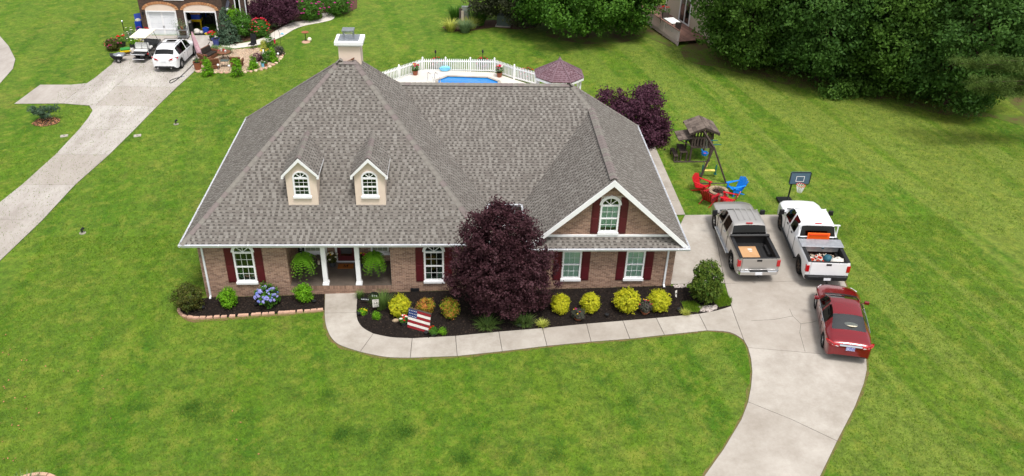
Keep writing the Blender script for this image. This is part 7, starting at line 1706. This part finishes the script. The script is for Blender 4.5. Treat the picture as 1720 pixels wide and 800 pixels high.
# patio furniture
def wicker_chair(label, px, py, rz, wd=.7, cushion=True, group='wicker seats of the patio garden'):
    p = G(px, py); t = thing('wicker_sofa' if wd > 1 else 'wicker_chair', label, 'sofa' if wd > 1 else 'chair', p, rz, group)
    MB().box(-.32, .32, -wd / 2, wd / 2, .05, .36).build('base', 'wicker', t, bevel=.05); MB().ext([(-.30, -wd / 2, .36), (-.18, -wd / 2, .36), (-.30, -wd / 2, .90), (-.42, -wd / 2, .88)], (0, wd, 0)).build('backrest', 'wicker', t, fix=True, bevel=.05)
    for s in (-1, 1): MB().box(-.32, .34, s * wd / 2 - .06, s * wd / 2 + .06, .36, .60).build('arm', 'wicker', t, bevel=.05)
    if cushion:
        n_ = 2 if wd > 1 else 1
        for k in range(n_): yc_ = (k - (n_ - 1) / 2) * (wd - .14) / n_; q = (wd - .16) / n_ / 2; MB().box(-.2, .33, yc_ - q, yc_ + q, .365, .47).build('seat_cushion', 'cushion_dark', t, bevel=.04); MB().cbox((-.22, yc_, .68), (.12, 2 * q, .42), 0, 0, 0, 0, -.2).build('back_cushion', 'cushion_dark', t, bevel=.04)
wicker_chair('wicker loveseat with dark cushions in the patio garden', 352, 99, -.35, 1.35); wicker_chair('wicker armchair beside the closed umbrella', 345, 108, .9); wicker_chair('wicker armchair with its back to the lawn, left of the leafy column', 360, 115, 1.9, .75, False); wicker_chair('round-backed wicker chair behind the right leafy column', 399, 112, 1.5, .8, False)
p = G(378, 101); t = thing('mosaic_table', 'round patio table crowded with small things', 'table', p); MB().lathe([(.5, .62), (.52, .64), (.5, .67)], n=20).build('top', 'wicker', t); m = MB()
for k in range(3): a = k * 2.1; m.tube([(.1 * cos(a), .1 * sin(a), .62), (.38 * cos(a), .38 * sin(a), 0)], .025, 6)
m.build('legs', 'dark_metal', t); m = MB(); m.lathe([(.07, .67), (.09, .82)], (.15, -.1, 0), 10); m.lathe([(.06, .67), (.05, .9)], (-.2, .1, 0), 10); m.build('jars', 'bag_white', t); MB().lathe([(.08, .67), (.1, .8)], (0, .15, 0), 10).build('red_jar', 'petal_red', t)
p = G(379, 113); t = thing('side_table', 'small grey metal table with a green tray nearest the lawn', 'table', p); MB().box(-.28, .28, -.2, .2, .5, .54).build('top', 'green_metal', t); m = MB()
for a in (-.26, .26):
    for b_ in (-.18, .18): m.tube([(a, b_, 0), (a, b_, .5)], .015, 5)
m.build('legs', 'dark_metal', t)
p = G(331, 103); t = thing('closed_umbrella', 'closed pink patio umbrella leaning on a dark pole by the drive', 'umbrella', p); MB().tube([(0, 0, 0), (-.05, 0, 1.4), (-.08, 0, 2.2)], .03, 8).build('pole', 'dark_metal', t); m = MB(); m.tube([(.0, 0, 2.25), (.05, 0, 1.9), (.14, 0, 1.3), (.26, 0, .75), (.34, 0, .5)], [.05, .12, .16, .2, .12], 9); m.v = [tuple(Vector(q) * (1 + .06 * sin(i * 2.4))) for i, q in enumerate(m.v)]; m.build('canopy', 'pink_cloth', t); MB().lathe([(.3, 0), (.3, .08), (.05, .12)], n=14).build('base', 'dark_metal', t)
p = G(425.5, 82); t = thing('folding_chair', 'grey folding chair beside the neighbouring walk', 'chair', p, -1.9); MB().cbox((-.2, 0, .75), (.04, .5, .8), 0, 0, 0, 0, -.15).build('back', 'dark_metal', t); MB().cbox((.05, 0, .4), (.46, .5, .04)).build('seat', 'dark_metal', t)
for a in (-.2, .26):
    for b_ in (-.24, .24): MB().tube([(a, b_, 0), (a, b_, .42)], .015, 5).build('leg', 'galvanised', t)
def cone(name, label, px, py, w, h, leaf, seed, n=2600, size=.09, top=.35, group=None):
    p = G(px, py); t = thing(name, label, 'shrub', p, 0, group); lo = []
    for k in range(7): s = k / 6; lo.append((random.Random(seed + k).uniform(-.05, .05) * w, 0, h * (.10 + .80 * s), w / 2 * (1 - (1 - top) * s), w / 2 * (1 - (1 - top) * s), h * .14))
    MB().tube([(0, 0, -.05), (0, 0, h * .8)], [.05, .02], 6).build('stem', 'grey_stem', t); leafobj('foliage', lo, n, size, leaf, t, seed=seed, clump=12, spread=.06, zmin=.03); return t
cone('arborvitae', 'leafy green column standing on the lawn edge near the umbrella', 351, 127, .95, 1.35, 'leaf_lime', 121, 2800, top=.45); cone('arborvitae', 'leafy green column on the lawn edge before the round-backed chair', 399, 128, .85, 1.35, 'leaf_lime', 122, 2800, top=.75)
cone('arborvitae', 'lime cone shrub left of the blue pot', 426, 116, .75, 1.05, 'leaf_lime', 123, 2000); cone('arborvitae', 'lime cone shrub at the right end of the patio garden', 459, 104, .7, 1.1, 'leaf_lime', 124, 2000); cone('arborvitae', 'slim yellow-green cone shrub near the folding chair', 444, 86, .55, .95, 'leaf_chart', 125, 1500)
NG = 'bushes of the neighbouring patio garden'
shrub('garden_bush', 'dark green bush between the two lime cones', 450, 104, .9, .85, 'leaf_green', 126, 1500, .09, NG); shrub('garden_bush', 'purple-leaved low bush in the patio garden', 434, 103, .9, .6, 'leaf_purple', 127, 1100, .09, NG); shrub('garden_bush', 'brownish bush at the far corner of the patio garden', 469, 93, 1.1, .7, 'leaf_kale', 128, 1300, .09, NG); shrub('garden_bush', 'blue-green bush behind the slim cone shrub', 455, 83, 1.1, 1.1, 'leaf_green', 129, 1500, .09, NG)
clump('ornamental_grass', 'grey-green grass mound behind the patio table', 'plant', 381, 91, 'leaf_grey', 260, .7, .5, 130, .018, base=.3); clump('ornamental_grass', 'small green mound beside the loveseat', 'plant', 362, 85, 'leaf_grey', 160, .55, .4, 131, .018, base=.2)
flowerplant('flower_patch', 'yellow and orange flowers under the slim cone shrub', 446, 93, .8, .5, 'leaf_green', ['petal_yellow'], 132, 14, None, .06, n=500); flowerplant('flower_patch', 'pink flowers behind the loveseat', 369, 93, .6, .4, 'leaf_green', ['petal_pink'], 133, 18, None, .07, n=300)
for px, py, m_, l, r in ((442, 112.5, 'float_blue', 'turquoise pot between the lime cones', .16), (447, 112.5, 'terracotta', 'small terracotta pot beside the turquoise pot', .14), (333, 117, 'terracotta', 'large brown pot at the foot of the umbrella', .3), (364, 77, 'pot_blue', 'violet-blue pot near the garage corner', .3), (369, 69, 'pot_dark', 'tall black pot against the garage corner', .24)):
    flowerplant('garden_pot', l, px, py, r * 1.7, r * 1.3, 'leaf_green', ['petal_white'], int(px), 2, (m_, r, r * 1.9), .05, n=120, cat='pot')
flowerplant('garden_pot', 'pot of coral pink flowers at the right garage pier', 357, 69, .6, .5, 'leaf_green', ['petal_pink', 'petal_red'], 141, 16, ('pot_dark', .22, .35), .09, n=300, cat='pot')
for k, (px, py, l) in enumerate(((367.5, 118, 'white solar lamp left of the leafy column by the drive'), (386, 119.5, 'white solar lamp between the two leafy columns'), (433, 115, 'white solar lamp at the foot of the left lime cone'), (468, 99, 'white solar lamp at the far right bend of the edging'))):
    t = thing('solar_lamp', l, 'lamp', G(px, py), 0, 'solar lamps of the patio garden'); MB().tube([(0, 0, 0), (0, 0, .35)], .02, 6).build('stake', 'galvanised', t); MB().ball((0, 0, .40), .09, 10, 6).build('globe', 'white_vinyl', t, smooth=True)
t = thing('garden_statue', 'slim white figure among the bushes of the patio garden', 'statue', G(444, 100)); MB().lathe([(.12, 0), (.12, .12), (.07, .2), (.1, .5), (.05, .62), (.07, .72), (.02, .8)], n=12).build('figure', 'white_vinyl', t, smooth=True); MB().box(-.16, .16, -.16, .16, -.05, .02).build('plinth', 'firestone', t)
p = G(473, 86); t = thing('wind_spinner', 'thin garden pole with a turquoise bird and hanging red feeder', 'ornament', p); m = MB(); m.tube([(0, 0, 0), (0, 0, 1.5), (-.15, 0, 1.9), (-.35, 0, 1.75)], .014, 5); m.build('pole', 'dark_metal', t); m = MB(); m.tube([(.05, 0, 1.35), (.2, 0, 1.42), (.34, 0, 1.36)], [.02, .08, .02], 8); m.build('bird', 'float_blue', t); MB().lathe([(.06, .62), (.07, .9), (.02, .95)], (-.45, 0, 0), 10).build('feeder', 'petal_pink', t); MB().tube([(-.35, 0, 1.75), (-.45, 0, .95)], .006, 4).build('feeder_hook', 'dark_metal', t)
p = G(514, 71); t = thing('bird_bath', 'orange bird bath dish on a thin stand in the neighbouring lawn', 'bird bath', p); MB().tube([(0, 0, 0), (0, 0, .75)], .03, 8).build('stand', 'dark_metal', t); MB().lathe([(.05, .74), (.26, .80), (.30, .84), (.26, .83), (.03, .78)], n=18).build('dish', 'terracotta', t); MB().lathe([(.35, 0), (.3, .07), (.05, .09)], n=12).build('base_stone', 'edging_stone', t)
t = thing('gazing_ball', 'cream ball beside the bird bath', 'ball', G(520, 70)); MB().ball((0, 0, .18), .18, 14, 9).build('ball', 'cream_top', t, smooth=True); MB().lathe([(.12, 0), (.09, .05)], n=10).build('ring', 'terracotta', t)
# shrubs against the neighbouring house
cone('blue_spruce', 'dense blue-green cone conifer at the garage corner', 383, 72, 1.95, 2.9, 'leaf_bluegreen', 151, 7000, .12, .22)
NB = 'shrubs along the neighbouring house'
shrub('foundation_shrub', 'rounded green shrub right of the blue-green conifer', 408, 63, 2.1, 1.9, 'leaf_green', 152, 5200, .12, NB, spread=.09); shrub('foundation_shrub', 'bright green upright shrub behind the conifer', 397, 57, 1.3, 2.2, 'leaf_lime', 153, 3000, .12, NB, spread=.09)
flowerplant('rose_shrub', 'rose shrub covered in red blooms beside the neighbouring walk', 438, 62, 1.6, 1.6, 'leaf_green', ['petal_pink', 'petal_red'], 154, 60, None, .075, n=2200, cat='shrub')
shrub('foundation_shrub', 'small grey-green shrub beside the walk below the red maple', 458, 47, 1.1, 1.0, 'leaf_grey', 155, 1600, .11, NB); shrub('foundation_shrub', 'pale grey-green shrub right of the red maple', 484, 37, 1.1, 1.1, 'leaf_grey', 156, 1600, .11, NB)
for px, py, l, w_, s in ((521, 34, 'left of the entry steps', 2.6, 157), (566, 24, 'right of the entry steps', 3.0, 158)):
    flowerplant('butterfly_bush', 'large bush dotted with purple flowers ' + l, px, py, w_, 2.3, 'leaf_green', ['petal_magenta'], s, 45, None, .12, n=3800, cat='shrub')
b = G(460, 42); lob = rand_lobes((0, 0, 1.45), (1.7, 1.3, .95), 16, .75, 41, .7, -.7) + [(0, 0, 1.2, 1.6, 1.3, 1.0)]
tree('weeping_maple', 'spreading dark red weeping maple before the neighbouring house', 'tree', b, lob, 26000, .14, 'leaf_maroon_back', 1.5, .08, 42, limbs=8, clump=20, spread=.14, jit=.6, zmin=.1, droop=.8)
# young tree, lids and lights on the left lawn
b = G(75, 203); t = thing('young_tree', 'small sparse dark green tree in a mulch ring on the left lawn', 'tree', b); mb = MB(); mb.tube([(0, 0, -.05), (.03, 0, .5), (-.05, .05, 1.0)], [.035, .028, .015], 6); mb.build('trunk', 'tree_bark', t); g = random.Random(2); lob = []
for k in range(11):
    a = k * 2.4; r = .25 + .65 * g.random(); z = .45 + .6 * g.random(); e = Vector((r * cos(a), r * sin(a) * .8, z)); MB().tube([(0, 0, .3 + .05 * k), e], [.012, .005], 5).build('limb', 'tree_bark', t); lob.append((e.x, e.y, e.z, .26, .24, .2)); lob.append((e.x * .5, e.y * .5, e.z * .9, .22, .2, .2))
leafobj('crown', lob, 3200, .085, 'leaf_bluegreen', t, seed=6, clump=10, spread=.05, hollow=False)
c_ = G(78, 205); bed('mulch_ring', [(c_.x + .85 * cos(k * .5236) * (1 + .08 * sin(k * 3)), c_.y + .75 * sin(k * .5236)) for k in range(12)], 'brown_mulch', top=.02, chips=160, seed=6, chipmat='dry_leaf')
for px, py, l in ((108, 229, 'small pale utility lid left of the neighbouring drive'), (231, 228.5, 'small pale utility lid right of the neighbouring drive')):
    t = thing('ground_box_cover', l, 'lid', G(px, py), .3); MB().box(-.22, .22, -.17, .17, -.02, .04).build('lid', 'concrete', t, bevel=.01); MB().box(-.06, .06, -.02, .02, .041, .05).build('grip', 'dark_metal', t)
for px, py, l in ((139, 392, 'low landscape spotlight in the left lawn nearest the front'), (296, 209, 'low landscape spotlight in the left lawn below the patio garden')):
    p = G(px, py); t = thing('spotlight', l, 'lamp', p, 0, 'landscape lights in the left lawn'); MB().lathe([(.16, 0), (.16, .04), (.05, .05)], n=14).build('pad', 'concrete', t); MB().tube([(0, 0, .03), (0, 0, .18)], .03, 6).build('stem', 'dark_metal', t); MB().tube([(-.05, -.02, .2), (.1, .04, .3)], [.05, .07], 8).build('head', 'dark_metal', t)
    bladeobj('weeds', 'leaf_daylily', t, 40, .2, .14, .01, 3, .1)
# stone ring at the bottom left corner
c_ = G(46, 838); t = thing('tree_ring', 'ring of pale edging stones round ornamental grass at the bottom left corner', 'stone ring', c_)
for k in range(22):
    a = 2 * pi * k / 22; m = MB(); m.ext([(-.14, -.07, 0), (.14, -.07, 0), (.115, .07, 0), (-.115, .07, 0)], (0, 0, .11)); o = m.build('edging_stone', 'edging_stone', t); o.location = (1.02 * cos(a), 1.02 * sin(a), 0); o.rotation_euler = (0, 0, a - pi / 2 + pi)
bladeobj('ornamental_grass', 'leaf_grey', t, 420, .85, .55, .014, 9, .35); MB().lathe([(.95, .0), (.95, .03)], n=22).build('soil', 'mulch', t)

# ------------------------------------------------------------------ beyond the pool: grasses, boxes, deck house
for px, py, lf, n, h_, sp__, l in ((757, 52, 'leaf_chart', 420, 1.1, .8, 'pale yellow-green grass mound at the left of the back bed'), (781, 54, 'leaf_grey', 520, 1.2, .9, 'silver-green grass mound in the middle of the back bed'), (765, 35, 'leaf_green', 420, 1.7, .9, 'dark green tall grass behind the left post of the back bed'), (806, 42, 'leaf_green', 620, 1.9, 1.2, 'tall dark green grass clump right of the utility boxes'), (792, 48, 'leaf_chart', 300, 1.2, .8, 'yellow-green grass behind the silver mound')):
    clump('ornamental_grass', l, 'plant', px, py, lf, n, h_, sp__, int(px), .025, base=.35)
pa, pb_ = G(773, 40), G(797, 31); t = thing('post_rail', 'old timber posts and rail carrying grey utility boxes in the back bed', 'posts', pa)
dv = pb_ - pa
for s in (0, .62, 1.25): q = dv * s; MB().box(q.x - .09, q.x + .09, q.y - .09, q.y + .09, 0, 1.35).build('post', 'old_wood', t)
MB().bar(Vector((0, 0, 1.2)), dv * .65 + Vector((0, 0, 1.2)), .08, .1).build('rail', 'old_wood', t); MB().bar(dv * .65 + Vector((0, 0, 1.25)), dv * 1.25 + Vector((0, 0, 1.25)), .05, .06).build('conduit', 'galvanised', t)
q = dv * .33; MB().box(q.x - .28, q.x + .28, q.y - .3, q.y - .12, .25, 1.45).build('meter_box', 'aluminium', t); q = dv * .12; MB().box(q.x - .16, q.x + .16, q.y - .26, q.y - .1, .3, 1.1).build('switch_box', 'siding', t); q = dv * .52; MB().box(q.x - .2, q.x + .2, q.y - .26, q.y - .1, .3, 1.15).build('control_box', 'green_metal', t)
p = G(846, 43); t = thing('utility_cabinet', 'grey-green utility cabinet under the bronze tree', 'cabinet', p, -.2); MB().box(-.55, .55, -.4, .4, .08, .95).build('cabinet', 'green_metal', t, bevel=.03); MB().box(-.65, .65, -.5, .5, -.02, .08).build('pad', 'concrete', t)
# raised deck and the house behind it
dz0 = .42; A = G(1074, 34); B = G(1137.5, 77.5); u = (B - A); u.z = 0; Ld = u.length; u.normalize(); nv = Vector((-u.y, u.x, 0)); nv = nv if nv.x > 0 else -nv
ang = atan2(u.y, u.x); dk = thing('timber_deck', 'raised timber deck with white balustrade at the upper right', 'deck', (A.x, A.y, gh(A.x)), ang)
sgn = 1 if Vector((-sin(ang), cos(ang), 0)).dot(nv) > 0 else -1
k = 0
while k * .148 < 4.6:
    m = MB(); y0 = k * .148 * sgn; y1 = y0 + .14 * sgn; m.box(-2.5, Ld, min(y0, y1), max(y0, y1), dz0 - .04, dz0); m.t = [rr.random()] * len(m.f); m.build('board', 'deck_wood', dk); k += 1
MB().box(-2.5, Ld, -.03, .0, dz0 - .3, dz0 - .041).build('rim_joist', 'deck_wood', dk)
k = 0
while k * .19 < Ld + 2.4:
    x = -2.4 + k * .19; MB().box(x - .045, x + .045, -.045, -.01, dz0 - .28, dz0 + .86).build('baluster', 'rail_paint', dk); k += 1
MB().box(-2.5, Ld + .03, -.06, .05, dz0 + .86, dz0 + .90).build('top_rail', 'deck_wood', dk)
for x in (-2.4, 0, 2.2, 4.4, Ld - .05): MB().box(x - .045, x + .045, 0, .09, -.3, dz0 + .86).build('post', 'rail_paint', dk)
W0 = Zp(1118, 19, gh(28) + dz0); dd_ = W0 - Vector((A.x, A.y, 0)); wl_y = dd_.dot(nv); wl_x = dd_.dot(u)
dh = thing('deck_house', 'beige sided house with white glazed door behind the timber deck', 'house', (A.x, A.y, gh(A.x)), ang)
yw = wl_y * sgn; xw0 = wl_x
sd_ = MB(); k = 0
lo_, hi_ = sorted((yw, yw + 6 * sgn)); sd_.box(xw0, xw0 + 9, lo_ if sgn > 0 else lo_, hi_, -.3, 5.2); sd_.build('wall', 'siding', dh)
for k in range(30): z = dz0 + k * .17; MB().bar((xw0, yw - .012 * sgn, z + .075), (xw0 + 9, yw - .025 * sgn, z), .02, .16, up=(0, 0, 1)).build('siding_board', 'siding', dh) if False else MB().ext([(xw0, yw - .004 * sgn, z + .165), (xw0, yw - .03 * sgn, z), (xw0, yw, z)], (9, 0, 0)).build('siding_board', 'siding', dh, fix=True)
Dp = Zp(1124, 34.5, gh(28) + dz0); xd = (Dp - Vector((A.x, A.y, 0))).dot(u); f = MB(); f.box(xd, xd + .14, yw - .09 * sgn if sgn > 0 else yw, yw if sgn > 0 else yw - .09 * sgn, dz0, dz0 + 2.2); f.box(xd + 1.75, xd + 1.89, min(yw, yw - .09 * sgn), max(yw, yw - .09 * sgn), dz0, dz0 + 2.2); f.box(xd + .14, xd + 1.75, min(yw, yw - .09 * sgn), max(yw, yw - .09 * sgn), dz0 + 2.06, dz0 + 2.2); f.box(xd + .14, xd + 1.75, min(yw, yw - .09 * sgn), max(yw, yw - .09 * sgn), dz0, dz0 + .1); f.box(xd + .9, xd + 1.0, min(yw, yw - .08 * sgn), max(yw, yw - .08 * sgn), dz0 + .1, dz0 + 2.06); drf = f.build('patio_door', 'white_trim', dh); MB().box(xd + .14, xd + 1.75, min(yw - .04 * sgn, yw - .05 * sgn), max(yw - .04 * sgn, yw - .05 * sgn), dz0 + .1, dz0 + 2.06).build('pane', 'car_glass_clear', drf)
MB().box(xw0 - .06, xw0 + .06, min(yw - .05 * sgn, yw), max(yw - .05 * sgn, yw), -.3, 5.2).build('corner_board', 'white_trim', dh); MB().ext([(xw0 - .6, yw - .7 * sgn, 5.2), (xw0 + 9.6, yw - .7 * sgn, 5.2), (xw0 + 9.6, yw + 3 * sgn, 7.2), (xw0 - .6, yw + 3 * sgn, 7.2)], (0, 0, .12)).build('roof', 'roof_blue', dh, fix=True)
def ondeck(px, py): q = Zp(px, py, gh(28) + dz0); return q
t = thing('glass_table', 'glass-topped table on the timber deck', 'table', ondeck(1128, 49), ang); MB().box(-.75, .75, -.45, .45, .70, .73).build('top', 'blind', t); m = MB()
for a in (-.65, .65):
    for b_ in (-.35, .35): m.box(a - .025, a + .025, b_ - .025, b_ + .025, 0, .7)
m.build('legs', 'old_wood', t)
for px, py, r_, l in ((1113, 48, 1.2, 'left'), (1117, 42, -.4, 'far'), (1136, 55, 2.9, 'near right')):
    t = thing('deck_chair', 'brown slung chair at the %s side of the glass table' % l, 'chair', ondeck(px, py), ang + r_, 'chairs on the timber deck'); MB().box(-.25, .25, -.25, .25, .40, .44).build('seat', 'old_wood', t); MB().cbox((-.28, 0, .70), (.04, .5, .55), 0, 0, 0, 0, -.15).build('back', 'old_wood', t)
    for a in (-.22, .22):
        for b_ in (-.22, .22): MB().box(a - .02, a + .02, b_ - .02, b_ + .02, 0, .4).build('leg', 'old_wood', t)
flowerplant('deck_planter', 'grey tub of red flowers against the deck house corner', 0, 0, .9, .7, 'leaf_green', ['petal_red'], 161, 6, ('green_metal', .32, .55), .09, loc=ondeck(1116, 33), cat='planter')

# dark hose looping over the neighbouring drive
hs_ = [G(*p) for p in ((352, 72), (345, 84), (335, 97), (322, 112), (308, 126), (296, 136), (287, 141), (286, 137), (296, 133), (306, 130))]
t = thing('garden_hose', 'dark garden hose looping across the neighbouring drive', 'hose', hs_[0]); q2 = smooth_path([(p.x, p.y) for p in hs_], 6)
MB().tube([Vector((x, y, gh(x) + .06)) - hs_[0] for x, y in q2], .028, 6).build('hose', 'black_plastic', t, smooth=True); MB().tube([Vector((q2[-1][0], q2[-1][1], gh(q2[-1][0]) + .06)) - hs_[0], Vector((q2[-1][0] + .15, q2[-1][1], gh(q2[-1][0]) + .06)) - hs_[0]], .04, 6).build('nozzle', 'galvanised', t)
